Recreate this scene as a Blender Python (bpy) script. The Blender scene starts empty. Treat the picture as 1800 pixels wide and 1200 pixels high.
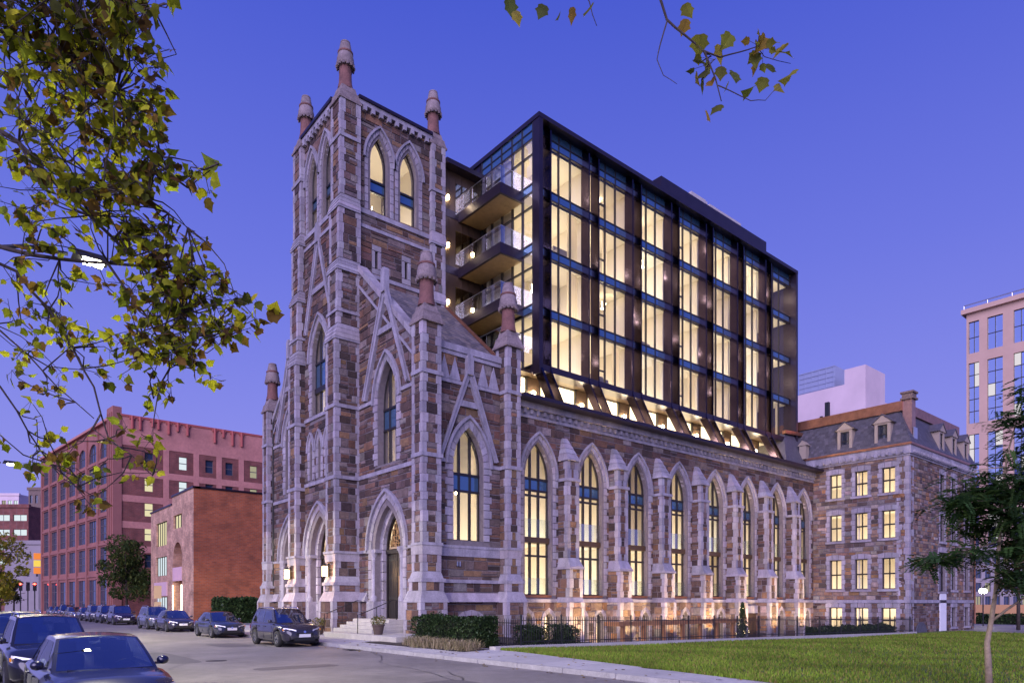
import bpy, bmesh, math, random
import numpy as np
from mathutils import Vector, Matrix
from mathutils.geometry import tessellate_polygon
random.seed(7); np.random.seed(7)
R = math.radians
scn = bpy.context.scene
COL = scn.collection

# ------------------------------------------------------------------ camera, sky, sun, exposure
cam_d = bpy.data.cameras.new('camera'); cam = bpy.data.objects.new('camera', cam_d); COL.objects.link(cam)
cam_d.sensor_width = 36.0; cam_d.lens = 24.04; cam_d.shift_y = 458/1800.0
cam_d.clip_start = 0.1; cam_d.clip_end = 3000
cam.location = (0, 0, 2.0); cam.rotation_euler = (R(90), 0, R(-39.7587))
scn.camera = cam
CAMP = Vector((0, 0, 2.0)); FU, FV = math.sin(R(39.7587)), math.cos(R(39.7587))

world = bpy.data.worlds.new('World'); scn.world = world; world.use_nodes = True
wt = world.node_tree; wt.nodes.clear()
wo = wt.nodes.new('ShaderNodeOutputWorld'); wb = wt.nodes.new('ShaderNodeBackground')
wr = wt.nodes.new('ShaderNodeValToRGB'); ws = wt.nodes.new('ShaderNodeSeparateXYZ'); wc = wt.nodes.new('ShaderNodeTexCoord')
wt.links.new(wc.outputs['Generated'], ws.inputs[0]); wt.links.new(ws.outputs['Z'], wr.inputs[0])
wt.links.new(wr.outputs[0], wb.inputs['Color']); wt.links.new(wb.outputs[0], wo.inputs['Surface'])
els = wr.color_ramp.elements
els[0].position = 0.0; els[0].color = (.33, .31, .82, 1)
els[1].position = 1.0; els[1].color = (.035, .062, .46, 1)
for p, c in ((.12, (.30, .305, .83)), (.25, (.235, .255, .81)), (.42, (.155, .188, .755)), (.66, (.070, .108, .64))):
    e = els.new(p); e.color = (*c, 1)
wb.inputs['Strength'].default_value = 1.0

sun_d = bpy.data.lights.new('twilight_sun', 'SUN'); sun = bpy.data.objects.new('twilight_sun', sun_d); COL.objects.link(sun)
sun_d.energy = 4.6; sun_d.angle = R(60); sun_d.color = (.76, .655, 1.0)
sun.rotation_euler = Vector((.80, .56, -.42)).to_track_quat('-Z', 'Y').to_euler()

scn.view_settings.view_transform = 'Standard'; scn.view_settings.look = 'None'
scn.view_settings.exposure = 0.0; scn.view_settings.gamma = 1.0; scn.view_settings.use_curve_mapping = False
scn.render.engine = 'CYCLES'
cy = scn.cycles
cy.use_denoising = True; cy.max_bounces = 6; cy.diffuse_bounces = 3; cy.glossy_bounces = 3
cy.transparent_max_bounces = 12; cy.transmission_bounces = 4; cy.sample_clamp_indirect = 4.0; cy.sample_clamp_direct = 30
cy.caustics_reflective = False; cy.caustics_refractive = False

# ------------------------------------------------------------------ helpers
def depth(p): return FU*p[0] + FV*p[1]
def jit(c, a, h=0.0):
    k = 1 + random.uniform(-a, a)
    return tuple(max(.004, x*k*(1+random.uniform(-h, h))) for x in c)

class MB:
    """collects geometry (optionally one colour per vertex) and links it as ONE mesh object"""
    def __init__(s): s.v = []; s.f = []; s.c = []
    def add(s, vs, fs, col=None):
        n = len(s.v); s.v.extend([tuple(p) for p in vs]); s.f.extend([tuple(i+n for i in f) for f in fs])
        s.c.extend([col or (1, 1, 1)]*len(vs)); return s
    def box(s, x0, x1, y0, y1, z0, z1, col=None):
        vs = [(x0,y0,z0),(x1,y0,z0),(x1,y1,z0),(x0,y1,z0),(x0,y0,z1),(x1,y0,z1),(x1,y1,z1),(x0,y1,z1)]
        return s.add(vs, [(0,3,2,1),(4,5,6,7),(0,1,5,4),(1,2,6,5),(2,3,7,6),(3,0,4,7)], col)
    def frus(s, b, t, z0, z1, col=None):   # b, t = (x0,x1,y0,y1)
        vs = [(b[0],b[2],z0),(b[1],b[2],z0),(b[1],b[3],z0),(b[0],b[3],z0),(t[0],t[2],z1),(t[1],t[2],z1),(t[1],t[3],z1),(t[0],t[3],z1)]
        return s.add(vs, [(0,3,2,1),(4,5,6,7),(0,1,5,4),(1,2,6,5),(2,3,7,6),(3,0,4,7)], col)
    def bar(s, a, b, w, h, up=(0,0,1), col=None, w2=None, h2=None):   # a beam from a to b, w across, h along up
        a = Vector(a); b = Vector(b); d = (b-a).normalized(); up = Vector(up)
        x = d.cross(up)
        if x.length < 1e-5: x = Vector((1,0,0))
        x.normalize(); y = x.cross(d).normalized()
        w2 = w if w2 is None else w2; h2 = h if h2 is None else h2
        vs = [a-x*w/2-y*h/2, a+x*w/2-y*h/2, a+x*w/2+y*h/2, a-x*w/2+y*h/2, b-x*w2/2-y*h2/2, b+x*w2/2-y*h2/2, b+x*w2/2+y*h2/2, b-x*w2/2+y*h2/2]
        return s.add(vs, [(0,3,2,1),(4,5,6,7),(0,1,5,4),(1,2,6,5),(2,3,7,6),(3,0,4,7)], col)
    def tube(s, pts, rs, n=8, col=None, cap=True):
        pts = [Vector(p) for p in pts]
        if not hasattr(rs, '__len__'): rs = [rs]*len(pts)
        rings = []; base = len(s.v); ref = Vector((0.31, 0.12, .94)).normalized()
        for i, p in enumerate(pts):
            d = (pts[min(i+1, len(pts)-1)] - pts[max(i-1, 0)]).normalized()
            x = d.cross(ref)
            if x.length < .05: x = d.cross(Vector((1,0,0)))
            x.normalize(); y = d.cross(x)
            rings.append([p + (x*math.cos(2*math.pi*k/n) + y*math.sin(2*math.pi*k/n))*rs[i] for k in range(n)])
        vs = [q for r in rings for q in r]; fs = []
        for i in range(len(pts)-1):
            for k in range(n):
                fs.append((i*n+k, i*n+(k+1)%n, (i+1)*n+(k+1)%n, (i+1)*n+k))
        if cap: fs.append(tuple(range(n))[::-1]); fs.append(tuple((len(pts)-1)*n+k for k in range(n)))
        return s.add(vs, fs, col)
    def lathe(s, cx, cy, prof, n=16, col=None, rot=0):   # prof = [(r,z)]
        vs = []; fs = []
        for r, z in prof:
            for k in range(n):
                a = 2*math.pi*k/n + rot
                vs.append((cx+r*math.cos(a), cy+r*math.sin(a), z))
        for i in range(len(prof)-1):
            for k in range(n): fs.append((i*n+k, i*n+(k+1)%n, (i+1)*n+(k+1)%n, (i+1)*n+k))
        fs.append(tuple(range(n))[::-1]); fs.append(tuple((len(prof)-1)*n+k for k in range(n)))
        return s.add(vs, fs, col)
    def mesh(s, name, smooth=False):
        me = bpy.data.meshes.new(name); me.from_pydata(s.v, [], s.f)
        if any(c != (1, 1, 1) for c in s.c):
            ca = me.color_attributes.new('col', 'FLOAT_COLOR', 'POINT')
            a = np.ones((len(s.v), 4), dtype=np.float32); a[:, :3] = np.array(s.c, dtype=np.float32)
            ca.data.foreach_set('color', a.ravel())
        if smooth: me.polygons.foreach_set('use_smooth', [True]*len(me.polygons))
        me.update(); return me
    def build(s, name, mat, parent=None, smooth=False, angle=None, kind=None):
        me = s.mesh(name, smooth); me.materials.append(mat)
        o = bpy.data.objects.new(name, me); COL.objects.link(o)
        if parent is not None: o.parent = parent
        if angle is not None and smooth:
            try: me.set_sharp_from_angle(angle=R(angle))
            except Exception: pass
        if kind: o['kind'] = kind
        return o

def tag(o, label=None, cat=None, group=None, kind=None):
    if label: o['label'] = label
    if cat: o['category'] = cat
    if group: o['group'] = group
    if kind: o['kind'] = kind
    return o
def thing(name, label, cat, group=None, loc=(0, 0, 0), rz=0):
    o = bpy.data.objects.new(name, None); COL.objects.link(o); o.location = loc; o.rotation_euler = (0, 0, rz)
    o.empty_display_size = .2
    return tag(o, label, cat, group)
def struct(name, mb, mat, **k):
    return mb.build(name, mat, kind='structure', **k)
def copy_tree(o, parent=None, mats=None):
    c = o.copy(); COL.objects.link(c); c.parent = parent
    for ch in o.children: copy_tree(ch, c)
    return c

class Fr:
    """a wall frame: u along the wall, z up, out along the outward normal"""
    def __init__(s, o, u, n): s.o = Vector((*o, 0)); s.u = Vector((*u, 0)); s.n = Vector((*n, 0))
    def P(s, u, z, out=0.0): return s.o + s.u*u + s.n*out + Vector((0, 0, z))
def FS(y): return Fr((0, y), (1, 0), (0, -1))      # south-facing wall at Y = y, u is X
def FW(x): return Fr((x, 0), (0, 1), (-1, 0))      # west-facing wall at X = x, u is Y

def fbox(mb, fr, u0, u1, z0, z1, a, b, col=None):   # box in a wall frame, from out=a to out=b
    P = fr.P
    vs = [P(u0,z0,a),P(u1,z0,a),P(u1,z0,b),P(u0,z0,b),P(u0,z1,a),P(u1,z1,a),P(u1,z1,b),P(u0,z1,b)]
    return mb.add(vs, [(0,3,2,1),(4,5,6,7),(0,1,5,4),(1,2,6,5),(2,3,7,6),(3,0,4,7)], col)
def fprism(mb, fr, poly, a, b, col=None):           # polygon (u,z) extruded from out=a to out=b
    n = len(poly); P = fr.P
    vs = [P(u, z, a) for u, z in poly] + [P(u, z, b) for u, z in poly]
    fs = [(i, (i+1) % n, n+(i+1) % n, n+i) for i in range(n)]
    if n <= 4: fs += [tuple(range(n))[::-1], tuple(range(n, 2*n))]
    else:
        t = tessellate_polygon([[Vector((u, z, 0)) for u, z in poly]])
        fs += [tuple(x[::-1]) for x in t] + [tuple(i+n for i in x) for x in t]
    return mb.add(vs, fs, col)
def wall_sheet(mb, fr, outer, holes, reveal=.5, thick=None, col=None):
    """flat wall with real openings and reveals going inward"""
    loops = [[Vector((u, z, 0)) for u, z in L] for L in [outer]+holes]
    t = tessellate_polygon(loops); flat = [p for L in loops for p in L]
    mb.add([fr.P(p.x, p.y, 0) for p in flat], [tuple(x) for x in t], col)
    for h in holes:
        n = len(h)
        vs = [fr.P(u, z, 0) for u, z in h] + [fr.P(u, z, -reveal) for u, z in h]
        mb.add(vs, [(i, (i+1) % n, n+(i+1) % n, n+i) for i in range(n)], col)
def sweep_plan(mb, prof, pts, side=1, closed=False, col=None):
    """profile [(out,z)] swept along a plan polyline; out is to the right of travel when side=1"""
    n = len(pts); vs = []; m = len(prof)
    for i in range(n):
        p = Vector(pts[i])
        if closed: a = Vector(pts[i-1]); b = Vector(pts[(i+1) % n])
        else: a = Vector(pts[i-1]) if i else None; b = Vector(pts[i+1]) if i < n-1 else None
        ns = []
        if a is not None: d = (p-a).normalized(); ns.append(Vector((d.y, -d.x))*side)
        if b is not None: d = (b-p).normalized(); ns.append(Vector((d.y, -d.x))*side)
        if len(ns) == 2:
            mt = (ns[0]+ns[1]); mt = mt/max(.15, mt.length_squared)*2
        else: mt = ns[0]
        for o, z in prof: q = p+mt*o; vs.append((q.x, q.y, z))
    fs = []
    for i in range(n if closed else n-1):
        j = (i+1) % n
        for k in range(m): fs.append((i*m+k, i*m+(k+1) % m, j*m+(k+1) % m, j*m+k))
    if not closed: fs += [tuple(range(m)), tuple((n-1)*m+k for k in range(m))[::-1]]
    return mb.add(vs, fs, col)

class Arch:
    """pointed arch: centre u, half width w, sill z0, springing zs, rise h"""
    def __init__(s, u, w, z0, zs, za):
        s.u, s.w, s.z0, s.zs, s.za = u, w, z0, zs, za; h = za-zs; s.h = h
        s.c = (h*h-w*w)/(2*w); s.R = w+s.c
    def apex(s, o=0): return s.zs + math.sqrt(max(.01, (s.R+o)**2-s.c**2))
    def top(s, u, o=0):
        d = abs(u-s.u)
        if d > s.w+o: return s.zs
        return s.zs + math.sqrt(max(0, (s.R+o)**2-(d+s.c)**2))
    def half(s, z, o=0):
        if z <= s.zs: return s.w+o
        q = (s.R+o)**2-(z-s.zs)**2
        return math.sqrt(q)-s.c if q > 0 else -1
    def side(s, o=0, n=9):       # right half from springing to apex
        th = math.atan2(s.apex(o)-s.zs, s.c)
        return [(s.u-s.c+(s.R+o)*math.cos(th*k/n), s.zs+(s.R+o)*math.sin(th*k/n)) for k in range(n+1)]
    def outline(s, o=0, n=9, z0=None):
        z0 = s.z0 if z0 is None else z0
        r = s.side(o, n); l = [(2*s.u-a, b) for a, b in r[:-1]]
        return [(s.u+s.w+o, z0)] + r + l[::-1] + [(s.u-s.w-o, z0)]

# ------------------------------------------------------------------ materials
def mat(name, col=(.5,.5,.5), rough=.7, metal=0., spec=.5, attr=False, noise=None, bump=None, emis=None, estr=0, coat=0, alpha=None):
    m = bpy.data.materials.new(name); m.use_nodes = True; nt = m.node_tree; b = nt.nodes['Principled BSDF']
    b.inputs['Base Color'].default_value = (*col, 1); b.inputs['Roughness'].default_value = rough
    b.inputs['Metallic'].default_value = metal; b.inputs['Specular IOR Level'].default_value = spec
    if coat: b.inputs['Coat Weight'].default_value = coat; b.inputs['Coat Roughness'].default_value = .04
    src = None
    tc = None
    def coord():
        nonlocal tc
        if tc is None: tc = nt.nodes.new('ShaderNodeNewGeometry')
        return tc.outputs['Position']
    if attr:
        a = nt.nodes.new('ShaderNodeAttribute'); a.attribute_name = 'col'; src = a.outputs['Color']
    if noise:
        for ent in noise:
            sc, amt, det = ent[:3]
            n = nt.nodes.new('ShaderNodeTexNoise'); n.inputs['Scale'].default_value = sc; n.inputs['Detail'].default_value = det
            n.inputs['Roughness'].default_value = .65
            if len(ent) > 3:                    # stretched downwards: runs of soot and water
                st = nt.nodes.new('ShaderNodeVectorMath'); st.operation = 'MULTIPLY'; st.inputs[1].default_value = (1, 1, ent[3]); nt.links.new(coord(), st.inputs[0]); nt.links.new(st.outputs[0], n.inputs['Vector'])
            else: nt.links.new(coord(), n.inputs['Vector'])
            mr = nt.nodes.new('ShaderNodeMapRange'); mr.inputs['From Min'].default_value = .3; mr.inputs['From Max'].default_value = .7
            mr.inputs['To Min'].default_value = 1-amt; mr.inputs['To Max'].default_value = 1+amt
            nt.links.new(n.outputs['Fac'], mr.inputs['Value'])
            mx = nt.nodes.new('ShaderNodeVectorMath'); mx.operation = 'SCALE'
            if src is None:
                rgb = nt.nodes.new('ShaderNodeRGB'); rgb.outputs[0].default_value = (*col, 1); src = rgb.outputs[0]
            nt.links.new(src, mx.inputs[0]); nt.links.new(mr.outputs['Result'], mx.inputs['Scale']); src = mx.outputs[0]
    if src is not None: nt.links.new(src, b.inputs['Base Color'])
    if bump:
        n = nt.nodes.new('ShaderNodeTexNoise'); n.inputs['Scale'].default_value = bump[0]; n.inputs['Detail'].default_value = 5
        nt.links.new(coord(), n.inputs['Vector'])
        bp = nt.nodes.new('ShaderNodeBump'); bp.inputs['Strength'].default_value = bump[1]; bp.inputs['Distance'].default_value = bump[2]
        nt.links.new(n.outputs['Fac'], bp.inputs['Height']); nt.links.new(bp.outputs[0], b.inputs['Normal'])
    if emis:
        b.inputs['Emission Color'].default_value = (*emis, 1); b.inputs['Emission Strength'].default_value = estr
    return m
def glass_mat(name, tint=(.9,.92,.95), refl=.12, rough=.0, gcol=(1,1,1)):
    m = bpy.data.materials.new(name); m.use_nodes = True; nt = m.node_tree; nt.nodes.clear()
    out = nt.nodes.new('ShaderNodeOutputMaterial'); mx = nt.nodes.new('ShaderNodeMixShader')
    tr = nt.nodes.new('ShaderNodeBsdfTransparent'); gl = nt.nodes.new('ShaderNodeBsdfGlossy')
    tr.inputs[0].default_value = (*tint, 1); gl.inputs['Color'].default_value = (*gcol, 1); gl.inputs['Roughness'].default_value = rough
    fr = nt.nodes.new('ShaderNodeLayerWeight'); fr.inputs['Blend'].default_value = .3
    mr = nt.nodes.new('ShaderNodeMapRange'); mr.inputs['To Min'].default_value = refl*.6; mr.inputs['To Max'].default_value = min(1, refl*5)
    nt.links.new(fr.outputs['Fresnel'], mr.inputs['Value']); nt.links.new(mr.outputs[0], mx.inputs[0])
    nt.links.new(tr.outputs[0], mx.inputs[1]); nt.links.new(gl.outputs[0], mx.inputs[2]); nt.links.new(mx.outputs[0], out.inputs['Surface'])
    return m
def emat(name, col, s):
    m = bpy.data.materials.new(name); m.use_nodes = True; nt = m.node_tree; nt.nodes.clear()
    out = nt.nodes.new('ShaderNodeOutputMaterial'); e = nt.nodes.new('ShaderNodeEmission')
    e.inputs[0].default_value = (*col, 1); e.inputs[1].default_value = s; nt.links.new(e.outputs[0], out.inputs['Surface']); return m

def curtain_mat():
    m = bpy.data.materials.new('cream_curtain'); m.use_nodes = True; nt = m.node_tree; nt.nodes.clear()
    o = nt.nodes.new('ShaderNodeOutputMaterial'); mx = nt.nodes.new('ShaderNodeMixShader'); mx.inputs[0].default_value = .8
    a = nt.nodes.new('ShaderNodeBsdfDiffuse'); b = nt.nodes.new('ShaderNodeBsdfTranslucent')
    a.inputs[0].default_value = (.78, .70, .55, 1); b.inputs[0].default_value = (.85, .76, .58, 1)
    nt.links.new(a.outputs[0], mx.inputs[1]); nt.links.new(b.outputs[0], mx.inputs[2]); nt.links.new(mx.outputs[0], o.inputs['Surface']); return m
M = {}
M['stone'] = mat('rough_stone', attr=True, rough=.9, noise=[(3.5, .30, 6), (22, .26, 4), (1.4, .22, 5, .14)], bump=(11, .9, .05))
M['dressed'] = mat('dressed_granite', attr=True, rough=.85, noise=[(1.3, .18, 6), (16, .16, 4), (1.8, .26, 5, .12)], bump=(24, .5, .02))
M['mortar'] = mat('mortar', (.175, .15, .155), rough=.95, noise=[(5, .2, 5)])
M['trim'] = mat('granite_trim', (.285, .265, .305), rough=.8, noise=[(1.6, .20, 6), (14, .16, 4), (1.8, .28, 5, .12)], bump=(24, .5, .02))
M['capstone'] = mat('weathered_capstone', (.22, .175, .17), rough=.9, noise=[(1.8, .35, 6), (12, .25, 4)], bump=(20, .4, .02))
M['redstone'] = mat('red_sandstone', (.165, .075, .062), rough=.85, noise=[(2.2, .35, 6), (12, .2, 4)], bump=(20, .4, .02))
M['slate'] = mat('slate', attr=True, rough=.55, noise=[(9, .2, 5)])
M['copper'] = mat('copper', (.40, .19, .115), rough=.38, metal=.85, noise=[(2, .25, 5)])
M['finmetal'] = mat('bronze_fin', (.044, .032, .052), rough=.2, metal=1.0, noise=[(.8, .15, 4)])
M['darkmetal'] = mat('dark_bronze_metal', (.032, .022, .038), rough=.34, metal=.55, spec=.6, noise=[(1.2, .2, 4)])
M['frame'] = mat('window_frame_dark', (.018, .015, .017), rough=.45)
M['iron'] = mat('black_iron', (.012, .012, .013), rough=.5)
M['glass'] = glass_mat('clear_glass', refl=.07)
M['railglass'] = glass_mat('rail_glass', tint=(.86, .92, .90), refl=.06)
M['spandrel'] = mat('blue_spandrel_glass', (.07, .17, .29), rough=.06, metal=.6, spec=1.0, coat=.6)
M['plaster'] = mat('warm_plaster', (.76, .69, .55), rough=.85)
M['curtain'] = curtain_mat()
M['floorwood'] = mat('oak_floor', (.36, .25, .15), rough=.5)
M['soffit'] = mat('wood_soffit', (.30, .19, .09), rough=.5, noise=[(3, .2, 5)])
M['brownpanel'] = mat('brown_metal_panel', (.085, .055, .035), rough=.4, metal=.4, noise=[(1, .2, 4)])
M['room_fill'] = emat('room_fill_glow', (1.0, .83, .62), 5.2)  # glow for panels added to light the rooms behind the windows
M['lamp'] = emat('warm_lamp', (1.0, .84, .55), 110.0)
M['lantern'] = emat('lantern_glass', (1.0, .62, .26), 22.0)
M['doorwood'] = mat('dark_oak_door', (.014, .010, .010), rough=.4, noise=[(6, .3, 4)])
M['doorlight'] = mat('oak_door', (.30, .16, .06), rough=.45, noise=[(6, .2, 4)])
M['paleunit'] = mat('pale_metal', (.46, .42, .40), rough=.5, noise=[(2, .12, 4)])
M['room_fill_upper'] = emat('upper_fill_glow', (1.0, .83, .60), 4.4)
M['rl_low'] = emat('low_fill_glow', (1.0, .78, .52), 2.3)
M['rl_cool'] = emat('cool_fill_glow', (1.0, .90, .76), 4.8)
M['basement_fill'] = emat('basement_fill_glow', (1.0, .82, .52), 9.0)
M['terrace_fill'] = emat('terrace_fill_glow', (1.0, .82, .52), 17.0)
M['furn'] = mat('furniture', (.22, .19, .17), rough=.7)
M['steel'] = mat('brushed_steel', (.55, .55, .57), rough=.3, metal=.9)
M['lamp_big'] = emat('sconce_glass', (1.0, .80, .48), 60.0)
M['doorglow'] = glass_mat('door_glass', tint=(.5, .42, .3), refl=.15)
M['slatebase'] = mat('slate_field', (.085, .08, .095), rough=.6, noise=[(4, .25, 5)])
M['dormerpaint'] = mat('tan_painted_wood', (.33, .27, .21), rough=.6)
M['darkpane'] = mat('dark_window_glass', (.02, .025, .035), rough=.05, spec=1.0, coat=1.0)
M['brownstone'] = mat('brownstone', (.17, .12, .10), rough=.85, noise=[(4, .2, 5)])
M['whitepaint'] = mat('white_paint', (.70, .70, .72), rough=.5)
M['darkgran'] = mat('dark_granite', (.08, .08, .10), rough=.8, noise=[(6, .3, 4)])
M['leafglow'] = emat('leaf_glow', (1.0, .8, .4), 3.0)  # glow standing for golden light on the leaves
M['cedar'] = mat('cedar_timber', (.34, .16, .06), rough=.6, noise=[(3, .2, 4)])
M['bark'] = mat('bark', (.055, .042, .034), rough=.9, noise=[(6, .35, 5)], bump=(20, .7, .03))
M['warmstrip'] = emat('warm_strip', (1.0, .78, .5), 9.0)
M['litpane2'] = emat('lit_window_dim', (.85, .80, .55), .45)
M['greyframe'] = mat('grey_window_frame', (.10, .09, .10), rough=.6)
M['orangesign'] = mat('orange_sign', (.75, .22, .03), rough=.5, emis=(.9, .28, .03), estr=.5)
M['yellowsign'] = mat('yellow_sign', (.8, .6, .05), rough=.5, emis=(.95, .7, .1), estr=.5)
M['redlight'] = emat('red_signal', (1.0, .06, .04), 14.0)
M['tansign'] = mat('tan_sign', (.55, .38, .20), rough=.6)
M['towerlit'] = emat('tower_lit_window', (.95, .90, .95), .8)
M['plantblue'] = mat('plant_metal', (.33, .37, .50), rough=.45, metal=.4)
M['orangelit'] = mat('orange_lit_wall', (.50, .27, .12), rough=.8)  # orange light is put into the wall's colour
M['steelgrey'] = mat('galvanised_steel', (.30, .30, .30), rough=.5, metal=.6)
M['streetlens'] = emat('street_lamp_lens', (1.0, .95, .72), 30.0)
M['palebark'] = mat('pale_bark', (.26, .20, .13), rough=.85, noise=[(9, .3, 5)], bump=(25, .5, .02))
M['pinkcopper'] = mat('pale_copper', (.34, .20, .16), rough=.45, metal=.5, noise=[(3, .2, 4)])
# ------------------------------------------------------------------ stone kit
PAL_RUBBLE = [((.122,.070,.052),4), ((.080,.047,.038),4.5), ((.145,.098,.082),4), ((.172,.132,.122),2.8), ((.195,.112,.060),1.6), ((.048,.031,.028),3), ((.215,.175,.165),1.3), ((.142,.075,.048),2.4)]
PAL_WARM = [((.19,.118,.082),4), ((.12,.074,.058),3.5), ((.24,.165,.118),4), ((.21,.17,.155),3), ((.27,.14,.065),2), ((.085,.058,.05),2.5), ((.29,.235,.20),1.5)]
def pick(pal):
    return jit(random.choices([p[0] for p in pal], [p[1] for p in pal])[0], .22, .07)
def granite(): return jit((.30, .272, .30), .17, .03)

class Masonry:
    """registry of the separate stones of one building"""
    def __init__(s, pal): s.rub = []; s.drs = []; s.core = MB(); s.pal = pal
    def piece(s, reg, fr, poly, a, b, col, bev=.016):
        n = len(poly); cu = sum(p[0] for p in poly)/n; cz = sum(p[1] for p in poly)/n
        vs = [fr.P(u, z, a) for u, z in poly]
        for u, z in poly:
            du, dz = cu-u, cz-z
            vs.append(fr.P(u+max(-bev, min(bev, du*.5)), z+max(-bev, min(bev, dz*.5)), b))
        fs = [(i, (i+1) % n, n+(i+1) % n, n+i) for i in range(n)] + [tuple(range(n, 2*n))]
        reg.append((vs, fs, col))
    def dbox(s, x0, x1, y0, y1, z0, z1, col=None):
        col = col or granite()
        vs = [(x0,y0,z0),(x1,y0,z0),(x1,y1,z0),(x0,y1,z0),(x0,y0,z1),(x1,y0,z1),(x1,y1,z1),(x0,y1,z1)]
        s.drs.append(([Vector(v) for v in vs], [(0,3,2,1),(4,5,6,7),(0,1,5,4),(1,2,6,5),(2,3,7,6),(3,0,4,7)], col))
    def dfrus(s, b, t, z0, z1, col=None):
        m = MB().frus(b, t, z0, z1); s.drs.append(([Vector(v) for v in m.v], m.f, col or granite()))
    def rubble(s, fr, u0, u1, z0, z1, blocked=None, top=None, ch=(.26, .54), cw=(.38, 1.25), pro=(.015, .06), pal=None):
        z = z0
        while z < z1-.05:
            h = random.uniform(*ch)
            if z1-z-h < .17: h = z1-z
            bl = sorted(blocked(z+h/2)) if blocked else []
            free = []; a = u0
            for (p, q) in bl:
                if p > a: free.append((a, min(p, u1)))
                a = max(a, q)
            if a < u1: free.append((a, u1))
            for (p, q) in free:
                u = p
                while u < q-.03:
                    w = random.uniform(*cw)
                    if q-u-w < .22: w = q-u
                    zt = z+h
                    if top:
                        tmin = min(top(u), top(u+w)); zt = min(zt, tmin)
                    if zt-z > .06:
                        parts = [(u, u+w, z, zt)]
                        if zt-z > .34 and random.random() < .28:
                            m = z+(zt-z)*random.uniform(.4, .6); parts = [(u, u+w, z, m), (u, u+w, m, zt)]
                        for (a0, a1, b0, b1) in parts:
                            g = .011; j = lambda: random.uniform(-.011, .011)
                            poly = [(a0+g+j(), b0+g+j()), (a1-g+j(), b0+g+j()), (a1-g+j(), b1-g+j()), (a0+g+j(), b1-g+j())]
                            s.piece(s.rub, fr, poly, -.05, random.uniform(*pro), pick(pal or s.pal), bev=.022)
                    u += w
            z += h
    def pier(s, x0, x1, y0, y1, z0, z1, ch=.47, lq=.29, sq=.21, faces='WS', o=.03, core=True, pal=None):
        if core: s.core.box(x0+.01, x1-.01, y0+.01, y1-.01, z0, z1)
        z = z0; i = random.randint(0, 1); wx = x1-x0; wy = y1-y0
        while z < z1-.03:
            h = ch*random.uniform(.8, 1.2)
            if z1-z-h < .22: h = z1-z
            la = min(lq, wx*.42); lb = min(lq, wy*.42); sa = min(sq, wx*.3); sb = min(sq, wy*.3)
            a, b = (la, sb) if i % 2 else (sa, lb); a *= random.uniform(.9, 1.1); b *= random.uniform(.9, 1.1)
            g = .007; e = lambda: o+random.uniform(0, .014)
            if 'W' in faces or 'S' in faces: s.dbox(x0-e(), x0+a, y0-e(), y0+b, z+g, z+h-g)
            if 'S' in faces: s.dbox(x1-a, x1+e()*.5, y0-e(), y0+b, z+g, z+h-g)
            if 'W' in faces and 'n' not in faces: s.dbox(x0-e(), x0+a, y1-b, y1+e()*.5, z+g, z+h-g)
            if 'E' in faces: s.dbox(x1-a, x1+e(), y1-b, y1+e()*.5, z+g, z+h-g)
            if 'S' in faces and wx-2*a > .08: s.rubble(FS(y0), x0+a+.008, x1-a-.008, z, z+h, cw=(.3, .7), ch=(h*.5, h*1.01), pro=(.012, .04), pal=pal)
            if 'W' in faces and wy-2*b > .08: s.rubble(FW(x0), y0+b+.008, y1-(0 if 'n' in faces else b)-.008, z, z+h, cw=(.3, .7), ch=(h*.5, h*1.01), pro=(.012, .04), pal=pal)
            z += h; i += 1
    def ring(s, fr, A, o0, o1, a, b, n=6, jamb=True, quoin=.16, jh=.42, z0=None, keep=False):
        """voussoirs between two offsets of an arch plus jamb blocks below the springing"""
        r0 = A.side(o0, n); r1 = A.side(o1, n)
        for k in range(n):
            q = [r0[k], r1[k], r1[k+1], r0[k+1]]
            for sg in (1, -1):
                p = [((A.u+(x-A.u)*sg), z) for x, z in q]
                cx = sum(x for x, _ in p)/4; cz = sum(z for _, z in p)/4
                p = [(x+(cx-x)*.02, z+(cz-z)*.02) for x, z in p]
                s.piece(s.drs, fr, p, a, b+random.uniform(0, .012), granite(), bev=.012)
        if jamb:
            z = A.z0 if z0 is None else z0; i = 0
            while z < A.zs-.03:
                h = jh*random.uniform(.85, 1.15)
                if A.zs-z-h < .2: h = A.zs-z
                e = quoin if i % 2 else 0
                for sg in (1, -1):
                    u0, u1 = sorted((A.u+sg*(A.w+o0), A.u+sg*(A.w+o1+e)))
                    s.piece(s.drs, fr, [(u0, z+.007), (u1, z+.007), (u1, z+h-.007), (u0, z+h-.007)], a, b+random.uniform(0, .012), granite(), bev=.012)
                z += h; i += 1
    def finish(s, parent, rname='stone', dname='dressed_stone', nmax=300):
        def score(p):
            v = p[0]; c = sum((Vector(q) for q in v), Vector())/len(v)
            e = max((Vector(q)-c).length for q in v); return e/max(1, depth(c))
        for reg, nm, mt, rest in ((s.rub, rname, M['stone'], 'rubble_stonework'), (s.drs, dname, M['dressed'], 'dressed_stonework')):
            reg.sort(key=score, reverse=True)
            for vs, fs, col in reg[:nmax]:
                c = sum((Vector(q) for q in vs), Vector())/len(vs)
                o = MB().add([Vector(q)-c for q in vs], fs, col).build(nm, mt, parent); o.location = c
            if len(reg) > nmax:
                m = MB()
                for vs, fs, col in reg[nmax:]: m.add(vs, fs, col)
                m.build(rest, mt, parent, kind='stuff')
        s.core.build('wall_core', M['mortar'], parent)

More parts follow.
